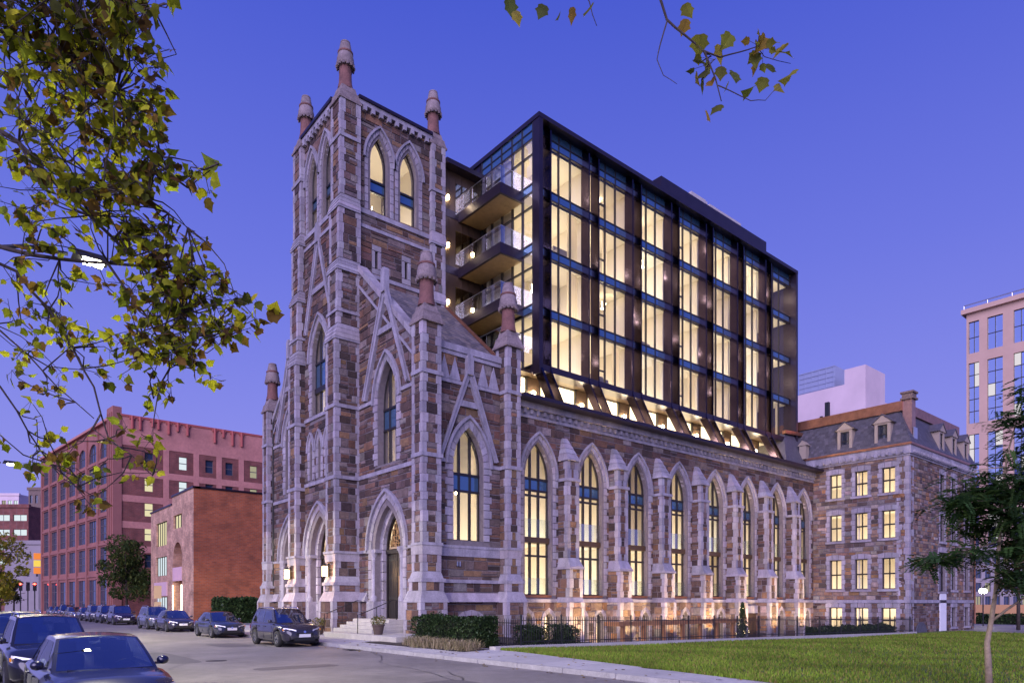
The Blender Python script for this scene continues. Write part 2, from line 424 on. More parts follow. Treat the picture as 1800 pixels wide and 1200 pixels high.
def strip(mb, fr, A, o0, o1, a, b, n=10, z0=None, col=None):
    """continuous moulding following an arch between two offsets, from out=a to out=b"""
    L0 = A.outline(o0, n, z0); L1 = A.outline(o1, n, z0); m = len(L0)
    vs = [fr.P(u, z, a) for u, z in L0]+[fr.P(u, z, a) for u, z in L1]+[fr.P(u, z, b) for u, z in L0]+[fr.P(u, z, b) for u, z in L1]
    fs = []
    for i in range(m-1):
        for p, q in ((0, 2), (2, 3), (3, 1), (1, 0)): fs.append((p*m+i, p*m+i+1, q*m+i+1, q*m+i))
    for i in (0, m-1): fs.append((i, m+i, 3*m+i, 2*m+i))
    mb.add(vs, fs, col)
def hood(parent, fr, A, o, w=.12, a=.02, b=.16, n=10, drop=0):
    m = MB(); strip(m, fr, A, o, o+w, a, b, n, z0=A.zs-drop); return m.build('hood_mould', M['trim'], parent)

def window(parent, fr, A, back=.32, mull=(), trans=(), fw=.07, rect=False, mw=.055, blue=None, mid=None, skip=()):
    """framed window in an arched (or flat) opening: mullions at u offsets, transoms at z; one pane per light"""
    m = MB(); d0, d1 = -back-.08, -back
    topf = (lambda u: A.za) if rect else (lambda u: A.top(min(max(u, A.u-A.w+.001), A.u+A.w-.001)))
    if rect:
        fbox(m, fr, A.u-A.w, A.u-A.w+fw, A.z0, A.za, d0, d1); fbox(m, fr, A.u+A.w-fw, A.u+A.w, A.z0, A.za, d0, d1)
        fbox(m, fr, A.u-A.w+fw, A.u+A.w-fw, A.za-fw, A.za, d0, d1-.003)
    else: strip(m, fr, A, -fw, 0, d0, d1, 8)
    fbox(m, fr, A.u-A.w+fw, A.u+A.w-fw, A.z0, A.z0+fw, d0, d1-.003)
    us = [-A.w+fw]+list(mull)+[A.w-fw]; zs = [A.z0+fw]+list(trans)+[A.za-fw]
    for x in mull: fbox(m, fr, A.u+x-mw, A.u+x+mw, A.z0+fw, topf(A.u+x)-.02, d0-.05, d1+.02)
    for z in trans:
        hw = A.w if rect else A.half(z); th = .06
        if mid and abs(z-mid) < .01: th = .16
        fbox(m, fr, A.u-hw+.02, A.u+hw-.02, z-th, z+th, d0-.02, d1+.01+th*.4)
    w = m.build('window', M['frame'], parent)
    for i in range(len(us)-1):
        a, b = A.u+us[i], A.u+us[i+1]
        for j in range(len(zs)-1):
            za, zb = zs[j], zs[j+1]
            n = 1 if (rect or zb <= A.zs+.05) else 7
            pts = [(a, za), (b, za)]
            top = [(b+(a-b)*k/n, min(zb, topf(b+(a-b)*k/n)-.03)) for k in range(n+1)]
            top = [(u, max(z, za+.001)) for u, z in top]
            if max(z for _, z in top)-za < .05: continue
            poly = pts+top
            mb = MB(); mb.add([fr.P(u, z, -back-.04) for u, z in poly], [tuple(range(len(poly)))])
            isb = blue and blue[0] <= (za+zb)/2 <= blue[1]
            mb.build('pane', M['spandrel'] if isb else M['glass'], w)
    return w
def curtain(parent, fr, u0, u1, z0, z1, out, amp=.05, wave=.16):
    n = max(4, int((u1-u0)/.05)); m = MB(); vs = []
    for k in range(n+1):
        u = u0+(u1-u0)*k/n; o = out+amp*math.sin(2*math.pi*(u-u0)/wave)
        vs += [fr.P(u, z0, o), fr.P(u, z1, o)]
    m.add(vs, [(2*k, 2*k+2, 2*k+3, 2*k+1) for k in range(n)])
    return m.build('curtain', M['curtain'], parent, smooth=True)
STRING = lambda z, h=.22, p=.14: [(-.1, z), (p*.75, z), (p, z+h*.3), (p, z+h*.55), (.0, z+h), (-.1, z+h)]

def pinnacle(parent, cx, cy, z0, half=.62, k=1.0):
    """square moulded base, red round shaft, swelling pepper-pot cap"""
    b = MB(); h = half
    for (r0, r1, a, c) in ((h+.12, h+.13, 0, .10), (h+.09, h+.0, .10, .42), (h+.0, h+.0, .42, .50), (h-.02, h-.10, .50, .62), (h-.10, h-.16, .62, .86)):
        b.frus((cx-r0, cx+r0, cy-r0, cy+r0), (cx-r1, cx+r1, cy-r1, cy+r1), z0+a*k, z0+c*k)
    p = b.build('pinnacle', M['capstone'], parent)
    def turn(nm, mt, prof):
        q = MB(); q.lathe(cx, cy, [(r, z0+z*k) for r, z in prof], 18); return q.build(nm, mt, p, smooth=True, angle=32)
    turn('shaft', M['redstone'], [(.46, .84), (.43, .98), (.40, 1.12), (.385, 1.14), (.37, 1.38), (.365, 1.40), (.36, 1.64), (.355, 1.66), (.36, 2.0)])
    turn('cap_band', M['capstone'], [(.40, 1.98), (.50, 2.02), (.535, 2.08), (.535, 2.16), (.50, 2.20), (.495, 2.40), (.475, 2.44), (.43, 2.62), (.415, 2.66)])
    for q in range(14):
        a = 2*math.pi*q/14; bd = MB(); x, y = cx+.505*math.cos(a), cy+.505*math.sin(a); bd.frus((x-.04, x+.04, y-.04, y+.04), (x-.06, x+.06, y-.06, y+.06), z0+1.93*k, z0+2.05*k); bd.build('bead', M['capstone'], p)
    turn('neck_ring', M['redstone'], [(.41, 2.64), (.45, 2.67), (.45, 2.74), (.38, 2.78)])
    turn('finial', M['capstone'], [(.37, 2.76), (.345, 2.95), (.30, 3.16), (.275, 3.20), (.29, 3.22), (.28, 3.27), (.20, 3.30), (.05, 3.31)])
    return p
class Runs:
    """every add() becomes one part of its own"""
    def __init__(s, name, mt, parent): s.a = (name, mt, parent)
    def add(s, vs, fs, col=None): return MB().add(vs, fs, col).build(*s.a)
# ------------------------------------------------------------------ the church
church = thing('church', 'gothic stone church with a square corner-pinnacled tower and tall pointed windows', 'church', loc=(18.7, 39.9, 0))
CHM = Masonry(PAL_RUBBLE)
church.location = (0, 0, 0)
XT, YT = 18.28, 28.89
XW, YS = 18.73, 29.54
XTW, YTS = 17.82, 36.73
YC = 39.9
G = .05
strg = Runs('string_course', M['trim'], church)       # string courses
def zoned(*ops):   # blocked intervals from (arch, offset) pairs
    def f(z):
        r = []
        for A, o, zb in ops:
            if zb <= z <= A.apex(o):
                h = A.half(z, o)
                if h > 0: r.append((A.u-h, A.u+h))
        return r
    return f

# --- corner turrets and their moulded bases
def turret(x0, x1, y0, y1, ztop, zbase, faces='WS'):
    e = .30
    CHM.pier(x0-e, x1+e*.6, y0-e, y1+e, zbase, 2.0, faces=faces)
    CHM.dfrus((x0-e-.05, x1+e, y0-e-.05, y1+e), (x0-.14, x1+.1, y0-.14, y1+.1), 2.0, 2.58)
    CHM.pier(x0-.12, x1+.08, y0-.12, y1+.08, 2.58, 3.05, faces=faces)
    sq = [(x1+.1, y1), (x1+.1, y0-.1), (x0-.1, y0-.1), (x0-.1, y1+.1)]
    sweep_plan(strg, STRING(3.02, .18, .14), sq, 1)
    CHM.dfrus((x0-.13, x1+.1, y0-.13, y1+.1), (x0-.02, x1, y0-.02, y1), 3.2, 3.55)
    CHM.pier(x0, x1, y0, y1, 3.55, 4.4, faces=faces)
    CHM.dfrus((x0-.05, x1+.04, y0-.05, y1+.04), (x0-.07, x1+.06, y0-.07, y1+.06), 4.4, 4.86)
    q = [(x1, y1), (x1, y0), (x0, y0), (x0, y1)]
    sweep_plan(strg, STRING(4.86, .14, .16), q, 1)
    CHM.pier(x0, x1, y0, y1, 5.0, 9.3, faces=faces); sweep_plan(strg, STRING(9.28, .2, .14), q, 1)
    CHM.pier(x0, x1, y0, y1, 9.45, 13.45, faces=faces); sweep_plan(strg, STRING(13.42, .2, .14), q, 1)
    CHM.pier(x0, x1, y0, y1, 13.6, ztop, faces=faces)
    pinnacle(church, (x0+x1)/2, (y0+y1)/2, ztop, half=.52, k=1.12)
turret(XT, 19.34, YT, 29.86, 16.0, G)
turret(23.72, 24.62, YT, 29.86, 16.0, -.8)
turret(XT, 19.34, 2*YC-29.86, 2*YC-YT, 16.0, G)

# --- tower piers: (z0, z1, west face X)
stages = [(2.85, 9.1, 17.23), (9.1, 13.2, 17.23), (13.2, 17.2, 17.23), (18.0, 21.2, 17.36), (21.8, 24.8, 17.45), (25.5, 28.8, 17.55), (28.8, 31.0, 17.55)]
for (ya, yb) in ((36.46, 37.70), (42.10, 43.34)):
    e = .30
    CHM.pier(17.23-e, 18.72, ya-e, yb+e, G, 2.05)
    CHM.dfrus((17.23-e-.05, 18.7, ya-e-.05, yb+e), (17.23-.12, 18.7, ya-.12, yb+.1), 2.05, 2.62)
    CHM.pier(17.13, 18.7, ya-.08, yb+.08, 2.62, 3.0)
    sweep_plan(strg, STRING(2.98, .18, .14), [(18.72, ya-.06), (17.13, ya-.06), (17.13, yb+.06), (18.0, yb+.06)], 1)
    CHM.dfrus((17.11, 18.7, ya-.1, yb+.1), (17.21, 18.7, ya-.02, yb+.02), 3.15, 3.5)
    CHM.dfrus((17.17, 18.7, ya-.06, yb+.06), (17.15, 18.7, ya-.08, yb+.08), 4.35, 4.8)
    sweep_plan(strg, STRING(4.8, .14, .14), [(18.72, ya-.04), (17.18, ya-.04), (17.18, yb+.04), (18.0, yb+.04)], 1)
    CHM.pier(17.23, 18.72, ya, yb, 3.5, 4.4)
    for (z0, z1, x) in stages:
        z0 = max(z0, 4.9)
        CHM.pier(x, 18.78, ya, yb, z0, z1)
        last = (z1 > 30.9)
        if not last and z1 not in (17.2, 21.2, 24.8):
            sweep_plan(strg, STRING(z1-.02, .2, .13), [(18.75, ya), (x, ya), (x, yb), (18.0, yb)], 1)
    for (z0, z1, xa, xb) in ((17.2, 18.0, 17.23, 17.36), (21.2, 21.8, 17.36, 17.45), (24.8, 25.5, 17.45, 17.55)):
        sweep_plan(strg, STRING(z0-.12, .14, .12), [(18.75, ya), (xa, ya), (xa, yb), (18.0, yb)], 1)
        n = 3
        for k in range(n):
            t0, t1 = k/n, (k+1)/n; f = lambda t: xa-.10+(xb-xa+.10)*t
            CHM.dfrus((f(t0)-.02, 18.76, ya-.10*(1-t0)-.02, yb+.10*(1-t0)), (f(t1)-.0, 18.76, ya-.10*(1-t1)-.01, yb+.10*(1-t1)), z0+(z1-z0)*t0, z0+(z1-z0)*t1-.008)
    sweep_plan(strg, STRING(18.66, .16, .11), [(18.75, ya), (17.36, ya), (17.36, yb), (18.0, yb)], 1)
    pinnacle(church, 18.14, (ya+yb)/2, 31.0, half=.58, k=1.15)
# south-east and north-east piers of the tower
for (ya, yb, nm) in ((36.46, 37.7, 1), (42.1, 43.34, 0)):
    for (z0, z1) in ((14.0, 21.1), (21.7, 24.8), (25.5, 28.0), (28.0, 31.0)):
        CHM.pier(23.76, 24.74, ya, yb, z0, z1, faces='WS' if nm else 'E')
    for (za, zb) in ((21.1, 21.7), (24.8, 25.5)):
        CHM.dfrus((23.66, 24.84, ya-.12, yb), (23.74, 24.76, ya-.02, yb), za, zb)
        sweep_plan(strg, STRING(za-.12, .14, .12), [(24.74, ya), (23.76, ya), (23.76, ya+.3)], 1)
    sweep_plan(strg, STRING(28.0, .2, .13), [(24.74, ya), (23.76, ya), (23.76, ya+.3)], 1)
    pinnacle(church, 24.25, (ya+yb)/2, 31.0, half=.53, k=1.15)

# --- portals: stepped orders, colonnettes, doors and pierced tympanum
def portal(fr, yc, zsill, wall_x):
    A = Arch(yc, 1.1, zsill, 4.95, 6.97)
    for (o0, o1, a, b) in ((.62, .98, -.25, .06), (.30, .62, -.46, -.15), (.0, .30, -.72, -.36)):
        CHM.ring(fr, A, o0, o1, a, b, n=7, jamb=True, quoin=.0, jh=.55)
    hood(church, fr, A, .98, .16, .02, .2)
    m = MB(); strip(m, fr, A, .56, .66, -.22, -.08, 10, z0=4.95); strip(m, fr, A, .25, .34, -.42, -.30, 10, z0=4.95)
    m.build('arch_roll', M['trim'], church)
    for sg in (1, -1):                                    # colonnettes and capitals
        u = yc+sg*(1.1+.46); c = MB(); p = fr.P(u, 0, -.02)
        c.lathe(p.x, p.y, [(.22, 2.05), (.22, 2.25), (.17, 2.36), (.15, 2.45), (.145, 4.35), (.17, 4.40), (.15, 4.45), (.17, 4.55), (.25, 4.78), (.27, 4.95)], 14)
        c.build('colonnette', M['trim'], church, smooth=True, angle=35)
        m = MB(); fbox(m, fr, *sorted((yc+sg*1.36, yc+sg*2.2)), zsill-.9, 2.05, -.5, .12); m.build('column_plinth', M['trim'], church)
        m = MB(); fbox(m, fr, *sorted((yc+sg*1.2, yc+sg*2.25)), 4.78, 4.98, -.5, .10); m.build('impost', M['trim'], church)
    d = MB(); fbox(d, fr, yc-1.1, yc+1.1, 4.72, 4.95, -.75, -.52); strip(d, fr, A, -.12, 0, -.70, -.56, 8, z0=zsill)
    door = d.build('door', M['doorwood'], church)
    for sg in (1, -1):
        m = MB(); u0, u1 = sorted((yc+sg*.02, yc+sg*.98)); fbox(m, fr, u0, u1, zsill, 4.72, -.75, -.65)
        for q in range(5): fbox(m, fr, u0+.03+q*.19, u0+.20+q*.19, zsill+.05, 4.65, -.65, -.635)
        m.build('door_leaf', M['doorwood'], door)
        for q in (1.3, 2.6, 3.8):
            m = MB(); fbox(m, fr, u0+.02, u1-.02, zsill+q*.85, zsill+q*.85+.09, -.635, -.62); m.build('strap', M['iron'], door)
    m = MB(); fbox(m, fr, yc-.98, yc-.18, zsill+.02, zsill+2.35, -.635, -.60); m.build('wicket', M['doorlight'], door)
    t = MB(); lit = MB()                                 # tympanum: dark plate with bronze leaf shapes and bars in front
    out = [(u, z) for u, z in A.outline(-.1, 8, z0=4.95)]
    fprism(lit, fr, out, -.82, -.79)
    for k in range(34):
        u = yc+random.uniform(-.95, .95); z = random.uniform(5.05, 6.7)
        if A.half(z, -.16) > abs(u-yc)+.1:
            a = random.uniform(0, 3.1); r = random.uniform(.10, .2)
            q = [(u+r*math.cos(a+x)*s, z+r*math.sin(a+x)*s) for x, s in ((0, 1), (.9, .55), (1.57, .5), (3.14, 1), (4.0, .55), (4.7, .5))]
            fprism(t, fr, q, -.72, -.69)
    for k in range(-4, 5):
        u = yc+k*.22; zt = A.top(u, -.12)
        if zt > 5.1: fbox(t, fr, u-.02, u+.02, 4.95, zt, -.73, -.70)
    for z in (5.3, 5.7, 6.1, 6.5):
        h = A.half(z, -.12)
        if h > .05: fbox(t, fr, yc-h, yc+h, z-.02, z+.02, -.74, -.71)
    t.build('tracery', M['bronze'], door); lit.build('tympanum_panel', M['doorwood'], door)
    return A
M['bronze'] = mat('bronze_tracery', (.42, .25, .12), rough=.35, metal=.6, noise=[(4, .3, 4)])

# --- west front of the tower
fW = FW(XTW)
AP = portal(fW, YC, .45, XTW)
AW = Arch(YC, 1.12, 13.62, 17.0, 19.25)
AN = [Arch(YC+d, .20, 9.65, 11.5, 12.15) for d in (-1.22, 0, 1.22)]
AB = [Arch(YC+d, .58, 25.3, 28.35, 29.85) for d in (-1.02, 1.02)]
ops = [(AP, .98, 0), (AW, .34, 13.3), (AB[0], .40, 25.2), (AB[1], .40, 25.2)]+[(a, .3, 9.5) for a in AN]
wall_sheet(CHM.core, fW, [(37.6, G), (42.2, G), (42.2, 31.5), (37.6, 31.5)], [a.outline(0 if i else .3, 7, z0=a.z0+(.0)) for i, a in enumerate([AP, AW]+AN+AB)], reveal=.62)
CHM.rubble(fW, 37.7, 42.1, G, 31.2, blocked=zoned(*ops))
for A in [AW]:
    CHM.ring(fW, A, 0, .34, -.3, .06, n=6, quoin=.14); hood(church, fW, A, .34, .13, .02, .17)
    window(church, fW, A, .22, (-.38, .38), (15.2, 16.9), mid=15.2, blue=(15.2, 16.9))
for A in AN:
    CHM.ring(fW, A, 0, .28, -.3, .05, n=3, quoin=.1); hood(church, fW, A, .26, .10, .02, .15, n=6, drop=.1)
    window(church, fW, A, .2, (), (), fw=.04)
for A in AB:
    CHM.ring(fW, A, .16, .40, -.3, .06, n=6, quoin=.0); CHM.ring(fW, A, 0, .16, -.3, -.06, n=6, quoin=0)
    hood(church, fW, A, .40, .12, .02, .18, drop=.0)
    window(church, fW, A, .22, (), (26.7, 27.35), blue=(26.7, 27.35))
def a_gable(fr, uc, ztop, zfoot, half, zbar, out=.2, fin=1.1, w=.17):
    """steep A-shaped moulding over a window: two raking bars, a tie and a finial block"""
    g = MB(); za = ztop-fin
    for sg in (1, -1):
        fprism(g, fr, [(uc+sg*.02, za+.35), (uc+sg*half, zfoot), (uc+sg*(half-w*1.1), zfoot), (uc-sg*.02, za-.35)], .0, out)
        fprism(g, fr, [(uc+sg*.05, za+.42), (uc+sg*(half+.04), zfoot+.05), (uc+sg*(half-.05), zfoot+.02), (uc+sg*.02, za+.2)], out, out+.06)
    t = (za-zbar)/(za-zfoot)*half
    fbox(g, fr, uc-t, uc+t, zbar-.16, zbar+.16, 0, out*.8)
    fbox(g, fr, uc-.2, uc+.2, za-.2, ztop-.15, 0, out+.1); fprism(g, fr, [(uc-.2, ztop-.15), (uc+.2, ztop-.15), (uc+.14, ztop), (uc-.14, ztop)], 0, out+.08)
    return g.build('gable_moulding', M['trim'], church)
a_gable(fW, YC, 25.25, 18.9, 1.95, 21.3, out=.16, fin=1.0)
for z, h, p in ((9.3, .22, .16), (13.38, .22, .16), (24.3, .2, .13), (25.0, .28, .16)):
    sweep_plan(strg, STRING(z-.02, h, p), [(XTW, 37.65), (XTW, 42.15)], 1)

# --- south side of the tower
fTS = FS(YTS)
SB = [Arch(21.17+d, .58, 25.3, 28.35, 29.85) for d in (-1.02, 1.02)]
SL = [Arch(u, .09, 21.95, 22.95, 23.0) for u in (19.97, 22.02)]
wall_sheet(CHM.core, fTS, [(18.6, 14), (24.0, 14), (24.0, 31.6), (18.6, 31.6)], [a.outline(0, 7) for a in SB]+[[(a.u-a.w, a.z0), (a.u+a.w, a.z0), (a.u+a.w, 23.0), (a.u-a.w, 23.0)] for a in SL], reveal=.62)
CHM.rubble(fTS, 18.78, 23.74, 15.5, 31.2, blocked=lambda z: zoned(*[(a, .40, 25.2) for a in SB])(z)+([(a.u-.3, a.u+.3) for a in SL] if 21.7 < z < 23.25 else []))
for A in SB:
    CHM.ring(fTS, A, .16, .40, -.3, .06, n=6, quoin=.0); CHM.ring(fTS, A, 0, .16, -.5, -.12, n=6, quoin=0)
    hood(church, fTS, A, .40, .12, .02, .18)
    window(church, fTS, A, .30, (), (26.7, 27.35), blue=(26.7, 27.35))
for A in SL:
    for (u0, u1, z0, z1) in ((-.33, -.09, 21.95, 23.0), (.09, .33, 21.95, 23.0), (-.33, .33, 23.0, 23.35), (-.33, .33, 21.6, 21.95)):
        CHM.piece(CHM.drs, fTS, [(A.u+u0+.005, z0+.005), (A.u+u1-.005, z0+.005), (A.u+u1-.005, z1-.005), (A.u+u0+.005, z1-.005)], -.3, .05, granite())
    A2 = Arch(A.u, .09, 21.95, 22.5, 23.0); window(church, fTS, A2, .12, (), (), fw=.025, rect=True)
for z, h, p in ((21.35, .22, .16), (24.15, .2, .13), (25.0, .28, .16)):
    sweep_plan(strg, STRING(z-.02, h, p), [(23.78, YTS), (18.76, YTS)], 1)
# hidden north and east sides, roof, cornice with corbels
CHM.core.box(18.4, 24.2, 43.16, 43.25, 14, 31.35); CHM.core.box(24.26, 24.4, 37, 43, 14, 31.35)
m = MB(); m.box(17.95, 24.3, 36.8, 43.0, 31.40, 31.46); m.build('tower_roof', M['darkmetal'], church)
for seg in ([(23.80, 36.70), (18.70, 36.70)], [(17.79, 37.66), (17.79, 42.14)]):
    cor = MB(); sweep_plan(cor, [(-.2, 31.24), (.10, 31.24), (.14, 31.34), (.24, 31.40), (.24, 31.50), (-.2, 31.50)], seg, 1); cor.build('cornice', M['trim'], church)
    cap = MB(); sweep_plan(cap, [(-.3, 31.50), (.27, 31.50), (.28, 31.56), (.10, 31.68), (-.3, 31.68)], seg, 1); cap.build('metal_coping', M['darkmetal'], church)
def corbels(fr, u0, u1, z, n, s=.22, d=.24):
    for k in range(n):
        u = u0+(u1-u0)*(k+.5)/n; m = MB()
        fprism(m, fr, [(u-s/2, z), (u+s/2, z), (u+s/2, z+.32), (u-s/2, z+.32)], 0, d); m.build('corbel', M['trim'], church)
corbels(FW(17.80), 37.75, 42.05, 30.96, 9); corbels(FS(36.70), 18.85, 23.7, 30.96, 9)

# --- west walls of the two aisles, with raking copings
def rake(u): return 21.35-(36.46-u)*.935 if u < YC else 21.35-(u-(2*YC-36.46))*.935
for side in (0, 1):
    mir = (lambda u: u) if side == 0 else (lambda u: 2*YC-u)
    ua, ub = sorted((mir(29.80), mir(36.5))); fr = FW(XW); uc = mir(33.2)
    A1 = portal(fr, uc, 1.1 if side == 0 else .6, XW)
    A2 = Arch(uc, 1.05, 9.62, 13.05, 15.25)
    poly = [(ua, G), (ub, G), (ub, rake(ub)), (ua, rake(ua))]
    wall_sheet(CHM.core, fr, poly, [A1.outline(.3, 7), A2.outline(0, 7)], reveal=.62)
    CHM.rubble(fr, ua+.02, ub-.02, G, 21.3, blocked=zoned((A1, .98, 0), (A2, .36, 9.4)), top=rake)
    CHM.ring(fr, A2, 0, .36, -.3, .06, n=7, quoin=.14); hood(church, fr, A2, .36, .14, .02, .18)
    window(church, fr, A2, .36, (-.36, .36), (11.6, 12.75), blue=(11.6, 12.75))
    if side == 0:
        curtain(church, fr, uc-1.0, uc+1.0, 9.6, 15.1, -.75, amp=.05, wave=.33)
    a_gable(fr, uc-.0, 20.25, 13.5, 2.45, 16.95, out=.22, fin=1.1, w=.2)
    c = MB(); c2 = MB()
    P = [(ua-.02, rake(ua)), (ub, rake(ub))]
    n = 9
    for k in range(n):
        a = ua+(ub-ua)*k/n; b = ua+(ub-ua)*(k+1)/n-.015
        CHM.piece(CHM.drs, fr, [(a, rake(a)-.02), (b, rake(b)-.02), (b, rake(b)+.34), (a, rake(a)+.34)], -.5, .14, granite())
    fprism(c2, fr, [(ua, rake(ua)-.95), (ub, rake(ub)-.95), (ub, rake(ub)-.78), (ua, rake(ua)-.78)], 0, .10); c2.build('raking_string', M['trim'], church)
    for z, h, p in ((9.1, .22, .15), (13.2, .2, .13)):
        if z > 13: 
            for (x0, x1) in ((ua, uc-1.55), (uc+1.55, ub)): sweep_plan(strg, STRING(z, h, p), [(XW, x0), (XW, x1)], 1)
        else: sweep_plan(strg, STRING(z, h, p), [(XW, ua), (XW, ub)], 1)
    for (x0, x1) in ((ua, uc-2.2), (uc+2.2, ub)):
        sweep_plan(strg, STRING(4.82, .16, .12), [(XW, x0), (XW, x1)], 1)
        CHM.dfrus((XW-.30, XW+.1, x0, x1), (XW-.04, XW+.1, x0, x1), 2.05, 2.6)
    q = MB(); p0 = fr.P(mir(29.95), 0, .08)
    q.tube([(p0.x, p0.y, .3), (p0.x, p0.y, 15.2)], .055, 8); q.build('downpipe', M['iron'], church)

# --- south wall of the front bay
fS = FS(YS)
A3 = Arch(21.55, 1.0, 5.28, 9.25, 11.3); A4 = Arch(21.7, .95, -.4, .35, 1.30)
wall_sheet(CHM.core, fS, [(19.3, -.8), (23.8, -.8), (23.8, 15.2), (19.3, 15.2)], [A3.outline(0, 7), A4.outline(0, 7)], reveal=.62)
CHM.rubble(fS, 19.36, 23.7, -.8, 13.5, blocked=zoned((A3, .4, 5.0), (A4, .34, -.8)))
CHM.rubble(fS, 19.36, 23.7, 13.65, 14.95)
CHM.ring(fS, A3, 0, .40, -.3, .06, n=7, quoin=.14); hood(church, fS, A3, .40, .14, .02, .18)
CHM.ring(fS, A4, 0, .32, -.3, .07, n=4, quoin=.0)
window(church, fS, A3, .36, (-.36, .36), (7.95, 8.85), blue=(7.95, 8.85))
window(church, fS, A4, .4, (0,), ())
curtain(church, fS, 20.55, 21.1, 5.3, 11, -.75); curtain(church, fS, 22.15, 22.55, 5.3, 11, -.75)
a_gable(fS, 21.5, 15.1, 9.62, 1.88, 12.5, out=.2, fin=.85, w=.17)
for z, h, p in ((3.02, .18, .14), (4.86, .14, .15), (13.45, .18, .14), (14.92, .2, .12)):
    sweep_plan(strg, STRING(z, h, p), [(23.75, YS), (19.32, YS)], 1)
for (x0, x1) in ((19.3, 20.05), (23.05, 23.75)): sweep_plan(strg, STRING(9.28, .18, .13), [(x1, YS), (x0, YS)], 1)
CHM.dfrus((19.3, 23.8, YS-.3, YS+.1), (19.3, 23.8, YS-.05, YS+.1), 2.02, 2.5)
m = MB(); fbox(m, fS, 19.35, 23.7, 4.42, 4.86, 0, .07); m.build('ashlar_band', M['trim'], church)
m = MB(); fbox(m, fS, 19.3, 23.75, 15.14, 15.46, -.35, .16); fbox(m, fS, 19.3, 23.75, 15.46, 15.52, -.4, .1); m.build('parapet_coping', M['trim'], church)
for u in (19.95, 20.62, 22.48, 23.2):
    fprism(MB() if False else (tm := MB()), fS, [(u-.36, 13.65), (u+.36, 13.65), (u, 14.85)], .0, .09); tm.build('parapet_triangle', M['trim'], church)
m = MB(); fbox(m, fS, 20.7, 20.78, 3.9, 4.15, .06, .16); fbox(m, fS, 20.86, 20.94, 3.9, 4.15, .06, .16); m.build('hose_valve', M['steel'] if 'steel' in M else M['trim'], church)

# --- slate roof of the front bay, slates in courses
sl = MB(); PALS = [(.13, .115, .12), (.16, .14, .145), (.10, .09, .10), (.19, .16, .15)]
def roofz(y): return 15.05+(y-30.0)*.90
y = 30.0
while y < 36.9:
    x = 18.9+random.uniform(-.2, 0)
    while x < 24.72:
        w = random.uniform(.26, .42); x1 = min(x+w, 24.75); l = .27
        sl.add([(x, y, roofz(y)+.03), (x1-.01, y, roofz(y)+.03), (x1-.01, y+l, roofz(y+l)+.005), (x, y+l, roofz(y+l)+.005), (x, y, roofz(y)-.01), (x1-.01, y, roofz(y)-.01)], [(0, 1, 2, 3), (0, 4, 5, 1)], jit(random.choice(PALS), .2))
        x = x1
    y += .24
sl.build('slate_roof', M['slate'], church, kind='stuff')
m = MB(); m.add([(18.9, 30, 14.98), (24.75, 30, 14.98), (24.75, 36.9, 21.2), (18.9, 36.9, 21.2), (24.75, 30, 14), (24.75, 36.9, 14)], [(0, 1, 2, 3), (1, 4, 5, 2)]); m.build('roof_deck', M['darkmetal'], church)
m = MB(); m.bar((24.75, 29.9, 15.15), (24.75, 36.9, 21.4), .12, .16); m.build('verge_flashing', M['copper'], church)

# --- nave: eight tall windows between buttresses
YN = 29.54; fN = FS(YN); NC = [26.55+4.41*i for i in range(8)]; BX = [28.60+4.41*i for i in range(7)]
ND = [Arch(c, 1.02, 2.42, 9.2, 11.3) for c in NC]
NB = [Arch(c+d, .36, -.75, .80, 1.42) for i, c in enumerate(NC) if i != 5 for d in (-.82, .82)]
entry = (47.65, 50.0)
wall_sheet(CHM.core, fN, [(24.5, -.8), (59.35, -.8), (59.35, 13.2), (24.5, 13.2)], [a.outline(0, 7) for a in ND]+[a.outline(0, 5) for a in NB]+[[(47.6, -.8+.01), (49.6, -.8+.01), (49.6, 1.15), (47.6, 1.15)]], reveal=.5)
CHM.rubble(fN, 24.62, 59.3, 2.2, 12.6, blocked=zoned(*[(a, .36, 2.3) for a in ND]))
CHM.rubble(fN, 24.62, 59.3, -.8, 2.0, blocked=lambda z: zoned(*[(a, .26, -.8) for a in NB])(z)+[(47.3, 49.9)], pal=PAL_WARM)
for i, A in enumerate(ND):
    CHM.ring(fN, A, .13, .38, -.3, .05, n=7, quoin=.16); CHM.ring(fN, A, 0, .13, -.4, -.06, n=7, quoin=0)
    hood(church, fN, A, .38, .12, .02, .16)
    window(church, fN, A, .3, (-.36, .30), (4.7, 5.62, 8.2, 8.5, 9.18), mid=5.62, blue=(8.6, 9.1))
    for (z0, z1) in ((2.5, 3.42), (5.8, 6.85)):
        m = MB(); fbox(m, fN, A.u-1.0, A.u+1.0, z0, z1, -.20, -.185); m.build('glass_guard', M['railglass'], church)
    m = MB(); fbox(m, fN, A.u-1.05, A.u+1.05, 2.28, 2.42, -.32, .03); m.build('copper_sill', M['copper'], church)
    m = MB(); fbox(m, fN, A.u-1.01, A.u+1.01, 5.46, 5.78, -.28, -.12); m.build('floor_band', M['brownpanel'], church)
    for (u0, u1) in random.choice([((-1, -.5), (.55, 1)), ((-1, -.65), (.1, .5)), ((-.3, .25), (.75, 1)), ((-1, -.4),)]):
        curtain(church, fN, A.u+u0, A.u+u1, 2.5, 5.3, -.8)
    for (u0, u1) in random.choice([((-1, -.5), (.55, 1)), ((-.9, -.55), (.5, .9)), ((-.3, .15), (.6, 1)), ((-1, -.3),)]):
        curtain(church, fN, A.u+u0, A.u+u1, 5.9, 11.0, -.8)
for A in NB:
    CHM.ring(fN, A, 0, .26, -.3, .05, n=3, quoin=.0); window(church, fN, A, .3, (), (.75,), fw=.05)
for (x0, x1) in ((24.62, 25.15),): sweep_plan(strg, STRING(9.28, .18, .13), [(x1, YN), (x0, YN)], 1)
